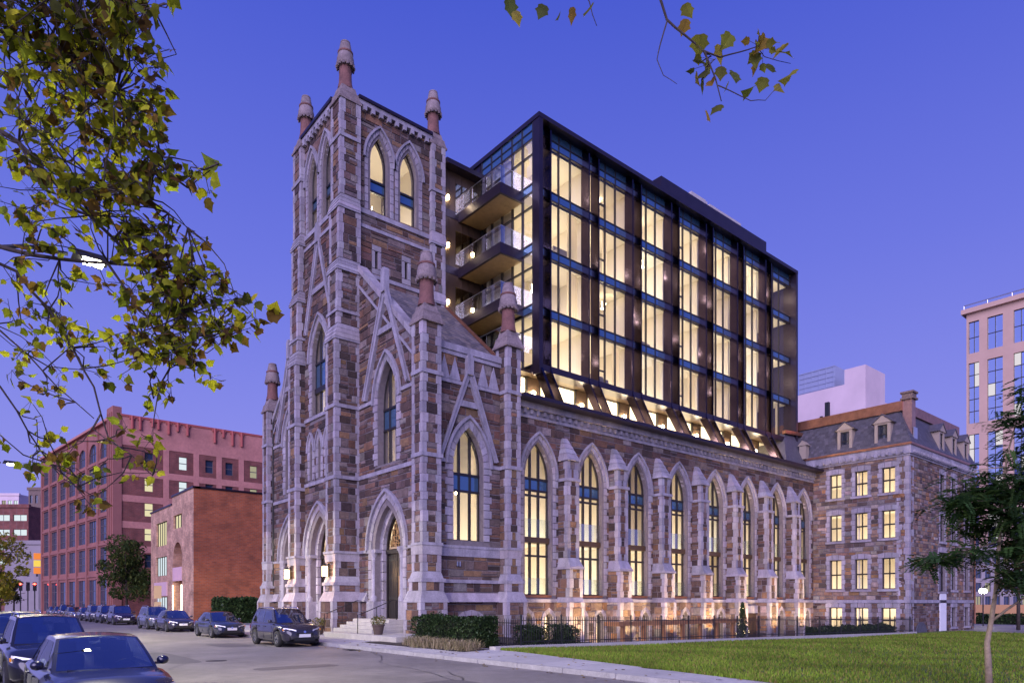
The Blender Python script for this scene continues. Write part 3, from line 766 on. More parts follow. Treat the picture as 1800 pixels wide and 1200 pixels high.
def buttress(bx):
    x0, x1 = bx-.46, bx+.46; p1, p2 = YN-.80, YN-1.05
    CHM.pier(x0-.14, x1+.14, p2-.08, YN, -.8, 2.0, pal=PAL_WARM, faces='WSn')
    CHM.dfrus((x0-.17, x1+.17, p2-.11, YN), (x0-.07, x1+.07, p2-.0, YN), 2.0, 2.3)
    CHM.pier(x0-.06, x1+.06, p2, YN, 2.3, 3.95, faces='WSn')
    CHM.dfrus((x0-.16, x1+.16, p2-.12, YN), (x0-.14, x1+.14, p2-.1, YN), 3.95, 4.10)
    CHM.dfrus((x0-.10, x1+.10, p2-.06, YN), (x0+.0, x1-.0, p1-.02, YN), 4.10, 4.62)
    CHM.pier(x0, x1, p1, YN, 4.62, 9.15, faces='WSn')
    sweep_plan(strg, STRING(9.13, .18, .13), [(x1, YN), (x1, p1), (x0, p1), (x0, YN)], 1)
    CHM.pier(x0+.06, x1-.06, p1+.06, YN, 9.3, 10.35, faces='WSn')
    CHM.dfrus((x0-.08, x1+.08, p1-.1, YN), (x0-.06, x1+.06, p1-.08, YN), 10.35, 10.47)
    n = 4
    for k in range(n):
        t0, t1 = k/n, (k+1)/n
        f = lambda t, e=0: (x0-.03+.30*t-e, x1+.03-.30*t+e, p1-.03+.70*t-e, YN)
        CHM.dfrus(f(t0, .025), f(t1), 10.47+1.32*t0, 10.47+1.32*t1-.008)
for b in BX: buttress(b)
sweep_plan(strg, STRING(2.0, .2, .16), [(59.3, YN), (24.7, YN)], 1)
sweep_plan(strg, STRING(12.55, .14, .14), [(59.3, YN), (24.64, YN)], 1)
m = MB(); sweep_plan(m, [(-.3, 13.05), (.10, 13.05), (.16, 13.16), (.30, 13.22), (.34, 13.38), (-.3, 13.40)], [(59.3, YN), (24.64, YN)], 1); m.build('cornice', M['trim'], church)
m = MB(); sweep_plan(m, [(-1.0, 13.40), (.40, 13.40), (.42, 13.52), (-1.0, 13.60)], [(59.3, YN), (24.64, YN)], 1); m.build('metal_coping', M['darkmetal'], church)
m = MB(); fbox(m, fN, 24.64, 59.3, 12.7, 13.05, -.2, .03); m.build('frieze', M['trim'], church)
proto = None
for k in range(68):
    u = 24.9+k*.512
    if proto is None:
        m = MB(); fbox(m, FS(0), -.09, .09, 0, .26, 0, .20); proto = m.build('corbel', M['trim'], church)
        proto.location = (u, YN, 12.78)
    else:
        o = proto.copy(); COL.objects.link(o); o.location = (u, YN, 12.78)
# stone lintel and recessed wall at the side entrance
m = MB(); fbox(m, fN, 47.4, 50.1, 1.15, 1.75, -.2, .10); m.build('entry_lintel', M['trim'], church)
m = MB(); fbox(m, fN, 48.2, 49.9, -.8, 1.14, -.4, .03); m.build('entry_panel', M['brownpanel'], church)
m = MB(); fbox(m, fN, 47.6, 48.2, -.8, 1.14, -.5, -.42); m.build('entry_door', M['frame'], church)

# --- interiors: plastered rooms, floors and glowing panels added out of view to light them
room = MB(); fl = MB(); cl = MB(); cl0 = MB()
def roombox(x0, x1, y0, y1, z0, z1, light=True, inset=.5, back='NEW', lz=None):
    if 'N' in back: room.box(x0, x1, y1, y1+.1, z0, z1)
    if 'E' in back: room.box(x1, x1+.1, y0, y1, z0, z1)
    if 'W' in back: room.box(x0-.1, x0, y0, y1, z0, z1)
    fl.box(x0, x1, y0, y1, z0-.1, z0); room.box(x0, x1, y0, y1, z1, z1+.1)
    if light: (cl if z0 > 1 else cl0).add([(x0+inset, y0+inset, q_), (x1-inset, y0+inset, q_), (x1-inset, y1-inset, q_), (x0+inset, y1-inset, q_)], [(3, 2, 1, 0)]) if (q_ := (z0+.03 if z0 > 1 else z1-.04)) is not None else None
roombox(18.5, 24.1, 37.4, 43.0, 24.9, 31.0, back='NE', inset=.4)
roombox(18.5, 24.1, 37.4, 43.0, 13.4, 24.6, back='NE', inset=.4)
roombox(18.5, 24.1, 37.4, 43.0, 9.3, 13.2, back='NE', inset=.4)
roombox(19.4, 24.4, 30.2, 36.3, 5.1, 14.9, back='NE', inset=.4)
roombox(19.4, 24.4, 43.4, 49.6, 5.1, 14.9, back='NE', inset=.4)
roombox(19.4, 24.4, 30.2, 36.3, -.6, 4.4, back='NE', inset=1.5)
cl1 = MB(); cl2 = MB()
for z0, z1 in ((-.75, 1.95), (2.3, 5.45), (5.75, 12.6)):
    roombox(24.9, 59.2, 30.1, 34.8, z0, z1, back='NEW', inset=.3, light=z0 < 0)
    if z0 > 0:
        for i, c_ in enumerate(NC): ((cl, cl, cl1, cl2, cl)[(i*3+(z0 > 5)) % 5]).add([(c_-2.05, 30.4, z0+.03), (c_+2.05, 30.4, z0+.03), (c_+2.05, 34.5, z0+.03), (c_-2.05, 34.5, z0+.03)], [(3, 2, 1, 0)])
for i in range(7):
    x = BX[i]
    room.box(x-.08, x+.08, 30.1, 34.8, 2.3, 5.44); room.box(x-.08, x+.08, 30.1, 34.8, 5.76, 12.59)
room.build('interior_walls', M['plaster'], church); fl.build('interior_floors', M['floorwood'], church); cl.build('added_fill_panels', M['room_fill'], church); cl0.build('ceiling_fill_panel', M['basement_fill'], church); cl1.build('added_fill_panels_low', M['rl_low'], church); cl2.build('added_fill_panels_cool', M['rl_cool'], church)
lamps = [(21.6, 31.6, 9.6), (22.4, 31.9, 8.2), (20.3, 37.9, 25.75), (31.2, 31.2, 3.2), (35.6, 31.2, 3.2)]
for p in lamps:
    m = MB(); m.lathe(p[0], p[1], [(.01, p[2]-.09), (.075, p[2]-.05), (.09, p[2]), (.075, p[2]+.05), (.01, p[2]+.09)], 10); m.tube([p, (p[0], p[1], p[2]+.6)], .01, 5); m.build('pendant_lamp', M['lamp'], church, smooth=True)
CHM.finish(church)
# ------------------------------------------------------------------ glass and steel addition rising behind the nave
glassb = thing('glass_addition', 'modern glass and dark steel apartment block rising behind the stone church', 'building')
YG, YF = 31.6, 31.0; fG = FS(YG); XG = 28.0; fGW = FW(XG)
ZF = [16.65, 20.4, 24.15, 27.85]; BF = [28.93+4.33*i for i in range(8)]; XE = BF[7]
fin_mesh = None
def fin(x, t=.11):
    m = MB(); fprism(m, FW(x), [(YG+.1, 16.4), (YF, 16.4), (YF, 31.2), (YF+.35, 31.62), (YG+.1, 31.62)], -t/2, t/2)
    for z in ZF: fprism(m, FW(x), [(YF+.015, z-.03), (YF-.012, z-.03), (YF-.012, z+.03), (YF+.015, z+.03)], -t/2-.006, t/2+.006)
    return m.build('fin', M['finmetal'], glassb)
def strut(x, t=.11):
    m = MB(); fprism(m, FW(x), [(YG+.05, 16.4), (YF, 16.4), (29.62, 13.56), (30.12, 13.56), (30.85, 14.9), (YG-.15, 16.0)], -t/2, t/2)
    return m.build('strut', M['finmetal'], glassb)
def quad(fr, u0, u1, z0, z1, out, name, mt, par):
    m = MB(); g = .0; m.add([fr.P(u0, z0, out), fr.P(u1, z0, out), fr.P(u1, z1, out), fr.P(u0, z1, out)], [(0, 1, 2, 3)]); return m.build(name, mt, par)
mul = MB()
def mbar(fr, u, z0, z1, w=.035, a=-.1, b=.05): fbox(mul, fr, u-w, u+w, z0, z1, a, b)
def hbar(fr, u0, u1, z, h=.035, a=-.1, b=.04): fbox(mul, fr, u0, u1, z-h, z+h, a, b)
for i in range(7):
    B = BF[i]; A = BF[i+1]-.92 if i < 6 else XE-.25
    segs = [B+.05, B+1.22, B+2.25, A-.05]
    strip_ = (A+.05, BF[i+1]-.05)
    for x in ([B, A] if i < 6 else [B, XE]): fin(x)
    strut(B)
    if i < 6: strut(A)
    for k, z in enumerate(ZF):
        zt = ZF[k+1] if k < 3 else 31.62; ps = zt-.52 if k < 3 else 30.62
        edges = segs+([] if i == 6 else [strip_[1]])
        for j in range(3):
            quad(fG, segs[j], segs[j+1], z, ps, 0, 'pane', M['glass'], glassb)
            quad(fG, segs[j], segs[j+1], ps, ps+.52 if k < 3 else 31.12, 0, 'spandrel_panel', M['spandrel'], glassb)
            if k == 3: quad(fG, segs[j], segs[j+1], 31.12, 31.62, 0, 'spandrel_panel', M['spandrel'], glassb)
        if i < 6:
            quad(fG, strip_[0], strip_[1], z, ps, 0, 'pane', M['glass'], glassb); quad(fG, strip_[0], strip_[1], ps, zt, 0, 'spandrel_panel', M['spandrel'], glassb)
        hbar(fG, segs[0], strip_[1] if i < 6 else XE, z); hbar(fG, segs[0], strip_[1] if i < 6 else XE, ps)
        if k == 3: hbar(fG, segs[0], strip_[1] if i < 6 else XE, 31.12)
        for u in segs[1:3]: mbar(fG, u, z, zt)
        if i % 2: hbar(fG, segs[0], segs[1], z+.95)
# first strip beside the corner column
for k, z in enumerate(ZF):
    zt = ZF[k+1] if k < 3 else 31.62
    quad(fG, 28.24, BF[0]-.05, z, zt-.52, 0, 'pane', M['glass'], glassb); quad(fG, 28.24, BF[0]-.05, zt-.52, zt, 0, 'spandrel_panel', M['spandrel'], glassb)
    hbar(fG, 28.24, BF[0], z); hbar(fG, 28.24, BF[0], zt-.52)
m = MB(); m.box(27.94, 28.24, 30.98, 31.55, 16.0, 31.7); m.build('corner_column', M['darkmetal'], glassb); strut(28.15, .2)
m = MB(); m.box(XE-.12, XE+.15, 30.98, 44, 16.2, 31.7); m.build('east_wall', M['darkmetal'], glassb)
# west face
WM = [31.6, 32.62, 33.62, 34.68, 35.75, 36.8]
for k, z in enumerate(ZF):
    zt = ZF[k+1] if k < 3 else 31.62; ps = zt-.52 if k < 3 else 30.62
    for j in range(5):
        quad(fGW, WM[j], WM[j+1], z, ps, 0, 'pane', M['glass'], glassb)
        quad(fGW, WM[j], WM[j+1], ps, ps+.5, 0, 'spandrel_panel', M['spandrel'], glassb)
        if k == 3: quad(fGW, WM[j], WM[j+1], 31.12, 31.62, 0, 'spandrel_panel', M['spandrel'], glassb)
    for u in WM: mbar(fGW, u, z, zt, w=.055)
    hbar(fGW, WM[0], WM[5], z, .05); hbar(fGW, WM[0], WM[5], ps, .05); hbar(fGW, WM[0], WM[5], ps-.95 if k == 3 else z+2.3, .045)
    if k == 3: hbar(fGW, WM[0], WM[5], 31.12)
mul.build('mullion_grid', M['frame'], glassb, kind='stuff')
# roof edge, rear block, penthouse
m = MB(); m.box(27.9, XE+.15, YF-.04, 46, 31.62, 31.9); m.build('roof', M['darkmetal'], glassb)
m = MB(); m.box(28.0, XE, 36.95, 46, 14, 31.6)
for k in range(6): m.box(27.96, 28.0, 37.0+k*.5, 37.03+k*.5, 30.4, 31.6)
m.build('rear_block', M['darkmetal'], glassb)
m = MB(); m.box(43.0, 58.4, 33.5, 41, 31.9, 35.2); m.build('penthouse', M['darkmetal'], glassb)
for (x0, x1, z) in ((47.6, 49.6, 36.0), (50.2, 55.0, 35.9)):
    m = MB(); m.box(x0, x1, 34.0, 36, 35.2, z)
    for k in range(4): m.box(x0+.3+k*1.05, x0+.6+k*1.05, 34.3, 34.6, z, z+.22)
    m.build('rooftop_unit', M['paleunit'], glassb)
# interior: slabs, back walls, partitions, glowing floor panels added to light it, lamps
sl2 = MB(); rm = MB(); clg = MB(); clg1 = MB(); clg2 = MB()
for k, z in enumerate(ZF):
    zt = ZF[k+1] if k < 3 else 31.4; ps = (zt-.52 if k < 3 else 30.62)
    sl2.box(28.1, XE-.15, YG+.06, 36.9, z-.30, z-.02)
    rm.box(28.1, XE-.2, 36.3, 36.45, z, ps); rm.box(28.1, XE-.2, YG+.35, 36.3, ps+.02, ps+.1)
    for i in range(7):
        x = BF[i]-.47; rm.box(x-.08, x+.08, YG+.5 if i else YG+2.6, 36.3, z, ps)
        if (i+k) % 2: rm.box(x+1.9, x+2.0, YG+2.6, 36.3, z, ps)
        if (i*3+k) % 4 == 1: rm.box(x+2.6, x+4.2, YG+2.5, YG+2.6, z, ps)
    for i in range(7):
        xa, xb = (BF[i]-.4 if i else 28.3), BF[i+1]-.55
        ((clg, clg, clg1, clg, clg2, clg)[(i*5+k*3) % 6]).add([(xa, YG+.5, z+.03), (xb, YG+.5, z+.03), (xb, 36.1, z+.03), (xa, 36.1, z+.03)], [(3, 2, 1, 0)])
sl2.build('floor_slabs', M['brownpanel'], glassb); rm.build('interior_walls', M['plaster'], glassb); clg.build('added_fill_panels', M['room_fill_upper'], glassb); clg1.build('added_fill_panels_low', M['rl_low'], glassb); clg2.build('added_fill_panels_cool', M['rl_cool'], glassb)
fl2 = MB()
for k, z in enumerate(ZF): fl2.box(28.1, XE-.15, YG+.08, 36.9, z-.02, z)
fl2.build('interior_floors', M['floorwood'], glassb)
def lampball(x, y, z, r=.085, par=None):
    m = MB(); m.lathe(x, y, [(.01, z-r), (r*.8, z-r*.55), (r, z), (r*.8, z+r*.55), (.01, z+r)], 10); m.tube([(x, y, z), (x, y, z+.5)], .01, 5)
    return m.build('pendant_lamp', M['lamp'], par or glassb, smooth=True)
rng = random.Random(3)
for (i, k) in ((0, 3), (0, 2), (0, 1), (1, 2), (1, 1), (1, 0), (2, 1), (2, 0), (3, 3), (3, 2), (4, 2), (4, 1), (5, 3), (5, 2), (6, 1), (6, 2), (0, 0), (1, 3), (2, 2), (2, 3), (3, 0), (3, 1), (4, 3), (4, 0), (5, 1), (5, 0), (6, 3), (1, 1), (3, 2), (2, 1)):
    lampball(BF[i]+rng.uniform(.5, 2.8), YG+rng.uniform(.8, 2), ZF[k]+rng.uniform(1.5, 2.7))
for i in range(7):                                   # curtains, shelves, low furniture behind the glass
    for k in range(4):
        if rng.random() < .75:
            u = BF[i]+rng.choice([.1, 2.3, 1.3]); curtain(glassb, fG, u, u+rng.uniform(.5, 1.0), ZF[k]+.03, ZF[k]+3.1 if k < 3 else 30.55, -.35, amp=.04, wave=.2)
        if rng.random() < .6:
            m = MB(); x = BF[i]+rng.uniform(.4, 2.2); w = rng.uniform(.7, 1.6); y = YG+rng.uniform(.7, 1.6); h = rng.uniform(.45, 1.0)
            m.box(x, x+w, y, y+.6, ZF[k], ZF[k]+h); m.box(x, x+w, y+.5, y+.62, ZF[k]+h, ZF[k]+h+.35); m.build('sofa', M['furn'], glassb)
        if i == 2:
            m = MB(); x = BF[i]+.65
            for q in range(5): m.box(x, x+.75, YG+2.0, YG+2.3, ZF[k]+.25+q*.5, ZF[k]+.29+q*.5)
            m.box(x-.04, x, YG+2.0, YG+2.3, ZF[k], ZF[k]+2.5); m.box(x+.75, x+.79, YG+2.0, YG+2.3, ZF[k], ZF[k]+2.5)
            for q in range(9): m.box(x+.05+(q % 3)*.22, x+.2+(q % 3)*.22, YG+2.03, YG+2.25, ZF[k]+.29+(q//3)*.5, ZF[k]+.5+(q//3)*.5)
            m.build('bookshelf', M['furn'], glassb)
# sill beam and soffit under the box, set-back terrace storey
m = MB(); m.box(28.0, XE, YF+.02, YG+.3, 16.2, 16.6); m.build('sill_beam', M['darkmetal'], glassb)
m = MB(); m.box(24.9, XE, YG+.3, 33.6, 16.22, 16.36); m.build('terrace_soffit', M['brownpanel'], glassb)
fT = FS(32.5); tw = MB()
x = 25.0
while x < XE-.6:
    quad(fT, x, x+1.55, 13.6, 16.2, 0, 'terrace_pane', M['glass'], glassb)
    quad(fT, x+1.6, x+3.2, 13.6, 16.2, 0, 'terrace_pane', M['glass'], glassb)
    for u in (x, x+1.58, x+3.22): fbox(tw, fT, u-.05, u+.05, 13.6, 16.2, -.1, .06)
    fbox(tw, fT, x, x+3.22, 15.0, 15.08, -.08, .04)
    m = MB(); fbox(m, fT, x+3.26, x+4.28, 13.6, 16.2, -.1, .03); m.build('terrace_panel', M['brownpanel'], glassb)
    l = MB(); fbox(l, fT, x+3.65, x+3.85, 15.15, 15.35, .03, .16); s_ = l.build('wall_sconce', M['lamp'], glassb); lp_ = bpy.data.lights.new('sconce_light', 'POINT'); lp_.energy = 110; lp_.color = (1, .74, .42); lp_.shadow_soft_size = .12; lo_ = bpy.data.objects.new('sconce_light', lp_); COL.objects.link(lo_); lo_.location = (x+3.75, 32.0, 15.2); lo_.parent = glassb
    x += 4.33
tw.build('terrace_frames', M['frame'], glassb)
for z in (13.95, 14.2, 14.45):
    m = MB(); m.tube([(24.9, 31.0, z), (XE-.3, 31.0, z)], .014, 6); m.build('terrace_rail', M['iron'], glassb)
rr = MB(); rr.box(24.9, XE-.2, 35.6, 35.7, 13.6, 16.2); rr.box(24.9, XE-.2, 32.6, 35.6, 16.12, 16.2); rr.build('terrace_interior', M['plaster'], glassb)
m = MB(); m.add([(25.5, 32.9, 13.64), (XE-.8, 32.9, 13.64), (XE-.8, 35.2, 13.64), (25.5, 35.2, 13.64)], [(3, 2, 1, 0)]); m.build('added_fill_panels', M['terrace_fill'], glassb)  # glowing floor panel added to brighten the terrace rooms
m = MB(); m.box(24.9, XE, 29.9, 36.5, 13.3, 13.5); m.build('terrace_floor', M['trim'], glassb)
# balconies, their glass guards and board soffits
for z in (27.64, 23.98, 20.55, 17.7):
    x0 = 26.2; y0 = 32.6
    m = MB(); m.box(x0, XG-.02, y0, 37.0, z-.50, z); m.box(x0-.06, XG-.02, y0-.06, y0+.1, z-.62, z+.02); m.box(x0-.06, x0+.1, y0+.1, 38.0, z-.62, z+.02); m.box(24.85, x0, 36.95, 38, z-.5, z)
    sbal = m.build('balcony', M['darkmetal'], glassb)
    for q in range(13):
        b = MB(); b.box(x0+.12+q*.131, x0+.12+q*.131+.122, y0+.12, 36.9, z-.56, z-.515); b.build('soffit_board', M['soffit'], sbal)
    for (a, c) in (((x0+.05, y0+.05), (x0+.05, 34.0)), ((x0+.05, 34.05), (x0+.05, 35.5)), ((x0+.05, 35.55), (x0+.05, 36.9)), ((x0+.07, y0+.05), (XG-.05, y0+.05))):
        g = MB(); g.bar((*a, z+.57), (*c, z+.57), .02, 1.1); g.build('guard_pane', M['railglass'], sbal)
    g = MB(); g.bar((x0+.05, y0+.05, z+1.13), (x0+.05, 36.9, z+1.13), .035, .025); g.bar((x0+.05, y0+.05, z+1.13), (XG, y0+.05, z+1.13), .035, .025); g.build('handrail', M['steel'], sbal)
# brown wing between the glass box and the tower
m = MB(); m.box(24.8, 27.98, 36.98, 44, 14, 30.2)
for k in range(6): m.box(24.9+k*.5, 24.92+k*.5, 36.955, 36.98, 14, 30.2)
m.build('wing', M['brownpanel'], glassb)
m = MB(); m.box(24.8, 28.0, 36.3, 44, 30.2, 30.5); m.build('wing_roof', M['darkmetal'], glassb)
for q in range(4):
    z = (30.2, 27.1, 23.4, 20.0)[q]
    for (x, y) in ((25.25, 36.93),):
        l = MB(); l.box(x-.07, x+.07, y-.14, y, z-2.0, z-1.75); l.build('wall_sconce', M['lamp_big'], glassb)
    m = MB(); m.box(25.9, 27.7, 36.93, 36.97, z-2.9, z-.7); m.build('balcony_door', M['doorglow'], glassb)

# ------------------------------------------------------------------ mansard-roofed stone house at the east end
house = thing('mansard_house', 'four-storey stone house with slate mansard roof, copper trim and lit sash windows', 'house')
HM = Masonry(PAL_WARM); XM, YM, XH2, YH2 = 59.3, 21.7, 74.7, 30.4; HB = -.6
fHW, fHS = FW(XM), FS(YM)
rows = [(3.1, 5.62), (7.25, 9.5), (10.95, 13.0)]
Wc = [23.24, 25.4, 27.55]; Sc = [66.5, 69.27, 72.6]
class RectA:
    def __init__(s, u, w, z0, za): s.u, s.w, s.z0, s.za, s.zs = u, w, z0, za, za
def rect(a): return [(a.u-a.w, a.z0), (a.u+a.w, a.z0), (a.u+a.w, a.za), (a.u-a.w, a.za)]
WW = [RectA(c, .50, *r) for c in Wc for r in rows]; WB = [RectA(c, .55, -.5, 1.55) for c in Wc]
SW_ = [RectA(c, .50, *r) for c in Sc for r in rows if not (c == 66.5 and r[0] == 3.1)]; SBm = [RectA(c, .48, -.15, 1.55) for c in Sc[1:]]
SD = RectA(66.5, .75, 2.95, 6.3)
def hblock(ws, m=.28):
    def f(z):
        return [(a.u-a.w-m, a.u+a.w+m) for a in ws if a.z0-.25 < z < a.za+.45]
    return f
for fr, u0, u1, ws in ((fHW, YM, YH2, WW+WB), (fHS, XM, XH2, SW_+SBm+[SD])):
    wall_sheet(HM.core, fr, [(u0, HB), (u1, HB), (u1, 14.2), (u0, 14.2)], [rect(a) for a in ws], reveal=.35)
    e0 = .34
    HM.rubble(fr, u0+e0, u1-.1, HB, 1.9, blocked=hblock(ws), pal=PAL_RUBBLE, ch=(.22, .4), cw=(.3, .85))
    HM.rubble(fr, u0+e0, u1-e0, 2.2, 13.9, blocked=hblock(ws), ch=(.22, .42), cw=(.3, .9))
    for a in ws:
        z = a.z0; i = 0
        while z < a.za-.02:
            h = .42
            if a.za-z-h < .2: h = a.za-z
            e = .10 if i % 2 else 0
            for sg in (1, -1):
                p, q = sorted((a.u+sg*a.w, a.u+sg*(a.w+.27+e)))
                HM.piece(HM.drs, fr, [(p, z+.006), (q, z+.006), (q, z+h-.006), (p, z+h-.006)], -.25, .04, granite())
            z += h; i += 1
        k = 3
        for j in range(k):
            p = a.u-a.w-.32+(2*a.w+.64)*j/k; q = a.u-a.w-.32+(2*a.w+.64)*(j+1)/k; rise = lambda u: .06*(1-((u-a.u)/(a.w+.32))**2)*2
            HM.piece(HM.drs, fr, [(p+.005, a.za), (q-.005, a.za), (q-.005, a.za+.36+rise(q)), (p+.005, a.za+.36+rise(p))], -.25, .06, granite())
        HM.piece(HM.drs, fr, [(a.u-a.w-.36, a.z0-.22), (a.u+a.w+.36, a.z0-.22), (a.u+a.w+.36, a.z0), (a.u-a.w-.36, a.z0)], -.3, .12, granite())
        if a.za > 2 or True:
            mz = (a.z0+a.za)/2
            w = window(house, fr, a, .2, (0,) if a is not SD else (), (mz,) if a is not SD else (4.6,), fw=.06, rect=True, mw=.025)
# corner quoins, water table, bands, cornice with modillions
HM.pier(XM, XM+.9, YM, YM+.9, HB, 13.9, faces='WS', core=False, lq=.42, sq=.3)
for z, h, p in ((1.95, .26, .10), (13.75, .16, .08)):
    m = MB(); sweep_plan(m, STRING(z, h, p), [(XH2, YM), (XM, YM), (XM, YH2)], 1); m.build('string_course', M['trim'], house)
m = MB(); sweep_plan(m, [(-.2, 13.9), (.06, 13.9), (.06, 14.15), (.45, 14.2), (.55, 14.4), (.58, 14.55), (-.2, 14.58)], [(XH2, YM), (XM, YM), (XM, YH2)], 1); m.build('cornice', M['trim'], house)
m = MB(); sweep_plan(m, [(-.3, 14.58), (.60, 14.56), (.62, 14.72), (-.3, 14.76)], [(XH2, YM), (XM, YM), (XM, YH2)], 1); m.build('copper_gutter', M['copper'], house)
pm = None
for fr, u0, u1, n, nx in ((fHW, YM+.1, YH2, 15, 0), (fHS, XM+.1, XH2-.1, 32, 1)):
    for k in range(n):
        u = u0+(u1-u0)*(k+.5)/n; m = MB(); fbox(m, fr, u-.08, u+.08, 13.98, 14.2, .06, .38); m.build('modillion', M['trim'], house)
# mansard roof: slate courses on two slopes, lower deck, copper top cornice
deck = MB(); in_ = 1.15; ZR0, ZR1 = 14.74, 17.9
deck.frus((XM-.2, XH2+.2, YM-.2, 34), (XM+in_, XH2-in_, YM+in_, 33), ZR0, ZR1); deck.build('roof', M['slatebase'], house)
ms = MB(); n = 15
for k in range(n):
    t0, t1 = k/n, (k+1.15)/n
    for face in (0, 1):
        u = (YM if face == 0 else XM)
        a0, a1 = (YM-.2+(in_+.2)*t0, 31.5) if face == 0 else (XM-.2+(in_+.2)*t0, XH2+.2-(in_+.2)*t0)
        u = a0
        while u < a1:
            w = min(random.uniform(.22, .36), a1-u); s0 = -.2+(in_+.2)*t0-.03; s1 = -.2+(in_+.2)*min(1, t1)-.005
            z0, z1 = ZR0+(ZR1-ZR0)*t0, ZR0+(ZR1-ZR0)*min(1, t1)
            if face == 0: vs = [(XM+s0, u, z0), (XM+s0, u+w-.008, z0), (XM+s1, u+w-.008, z1), (XM+s1, u, z1)]
            else: vs = [(u, YM+s0, z0), (u+w-.008, YM+s0, z0), (u+w-.008, YM+s1, z1), (u, YM+s1, z1)]
            ms.add(vs, [(0, 1, 2, 3)], jit(random.choice([(.085, .08, .095), (.11, .10, .115), (.075, .07, .08)]), .2)); u += w
ms.build('slate_courses', M['slate'], house, kind='stuff')
m = MB(); rg = [(XH2-in_, YM+in_), (XM+in_, YM+in_), (XM+in_, 33)]
sweep_plan(m, [(-.3, ZR1-.25), (.08, ZR1-.25), (.10, ZR1), (.30, ZR1+.15), (.36, ZR1+.36), (.30, ZR1+.5), (-.3, ZR1+.55)], rg, 1); m.build('copper_cornice', M['copper'], house)
m = MB(); m.box(XM+in_+.2, XH2-in_-.2, YM+in_+.2, 33, ZR1+.2, ZR1+.5); m.build('flat_roof', M['slatebase'], house)
def dormer(fr, u, s_in, z0=14.95, w=.62, h=1.75):
    m = MB(); P = fr.P
    for sg in (1, -1): fbox(m, fr, *sorted((u+sg*(w-.24), u+sg*w)), z0, z0+h, -1.5, -s_in+.2)
    fbox(m, fr, u-w+.24, u+w-.24, z0+h-.14, z0+h, -1.5, -s_in+.18); fbox(m, fr, u-w-.05, u+w+.05, z0-.1, z0+.06, -1.5, -s_in+.26)
    fprism(m, fr, [(u-w-.14, z0+h), (u+w+.14, z0+h), (u, z0+h+.62)], -1.5, -s_in+.28)
    d = m.build('dormer', M['dormerpaint'], house)
    r = MB(); 
    for sg in (1, -1): fprism(r, fr, [(u+sg*(w+.22), z0+h-.02), (u, z0+h+.68), (u, z0+h+.76), (u+sg*(w+.22), z0+h+.06)], -1.6, -s_in+.33)
    r.build('dormer_roof', M['slatebase'], d)
    f = MB(); 
    for (a, b, c, e) in ((u-.36, u+.36, z0+.06, z0+.12), (u-.36, u+.36, z0+h-.2, z0+h-.14), (u-.36, u-.31, z0+.06, z0+h-.14), (u+.31, u+.36, z0+.06, z0+h-.14), (u-.31, u+.31, z0+.8, z0+.86)): fbox(f, fr, a, b, c, e, -s_in+.02, -s_in+.10)
    f.build('sash', M['frame'], d)
    for (a, b) in ((z0+.12, z0+.8), (z0+.86, z0+h-.2)): quad(fr, u-.31, u+.31, a, b, -s_in+.05, 'pane', M['darkpane'], d)
for u in (23.7, 26.75): dormer(fHW, u, .15)
for u in (66.3, 69.3, 72.4): dormer(fHS, u, .15)
# corner chimney with copper cladding, downpipes, white service door, sunken arch
m = MB(); m.box(XM+1.0, XM+1.75, YM+.15, YM+.85, 14.7, 18.5); ch = m.build('chimney', M['pinkcopper'], house)
m = MB(); m.box(XM+.85, XM+1.9, YM+.0, YM+1.0, 18.5, 18.65); m.box(XM+.95, XM+1.8, YM+.1, YM+.9, 18.65, 19.0); m.box(XM+.85, XM+1.9, YM+.0, YM+1.0, 19.0, 19.15); m.build('chimney_cap', M['brownstone'], ch)
m = MB(); m.box(XM+1.1, XM+1.8, YM+.02, YM+.1, 15.0, 16.2); m.build('metal_louvre', M['steel'], ch)
m = MB(); m.tube([(XH2-.25, YM-.15, 14.2), (XH2-.25, YM-.5, 13.6), (XH2-.25, YM-.14, 12.9), (XH2-.25, YM-.14, .0)], .075, 8); m.build('downpipe', M['copper'], house)
m = MB(); fbox(m, fHS, 65.75, 67.3, HB, 2.92, .02, .08)
for q in range(7): fbox(m, fHS, 65.8+q*.21, 65.97+q*.21, HB+.05, 2.88, .08, .1)
m.build('white_door', M['whitepaint'], house)
m = MB(); fprism(m, fHS, [(60.4+1.2*math.cos(math.pi*q/8)+1.2, HB+1.0*math.sin(math.pi*q/8)) for q in range(9)], .05, .12); m.build('blocked_arch', M['darkgran'], house)
# interior of the house
r = MB(); c = MB()
for (z0, z1) in ((-.6, 1.8), (2.3, 6.4), (6.6, 9.8), (10.2, 13.4)):
    r.box(XM+5, XM+5.1, YM+.4, YH2, z0, z1); r.box(XM+.4, XH2-.3, YM+4, YM+4.1, z0, z1); r.box(XM+.4, XH2-.3, YM+.4, YH2, z1, z1+.1); r.box(XM+.4, XH2-.3, YM+.4, YH2, z0-.1, z0)
    q_ = z0+.03 if z0 > 1 else z1-.03
    c.add([(XM+.6, YM+.6, q_), (XM+4.8, YM+.6, q_), (XM+4.8, YH2-.3, q_), (XM+.6, YH2-.3, q_)], [(3, 2, 1, 0)])
r.build('interior_walls', M['plaster'], house); c.build('added_fill_panels', M['room_fill'], house)  # unseen glowing panels added to light the house windows
for a in WW+WB:
    if random.random() < .8: curtain(house, fHW, a.u-a.w+.05, a.u+a.w-.05, a.z0+.1+(a.za-a.z0)*random.choice([0, .0, .35]), a.za-.05, -.42, amp=.012, wave=.3)
HM.finish(house)
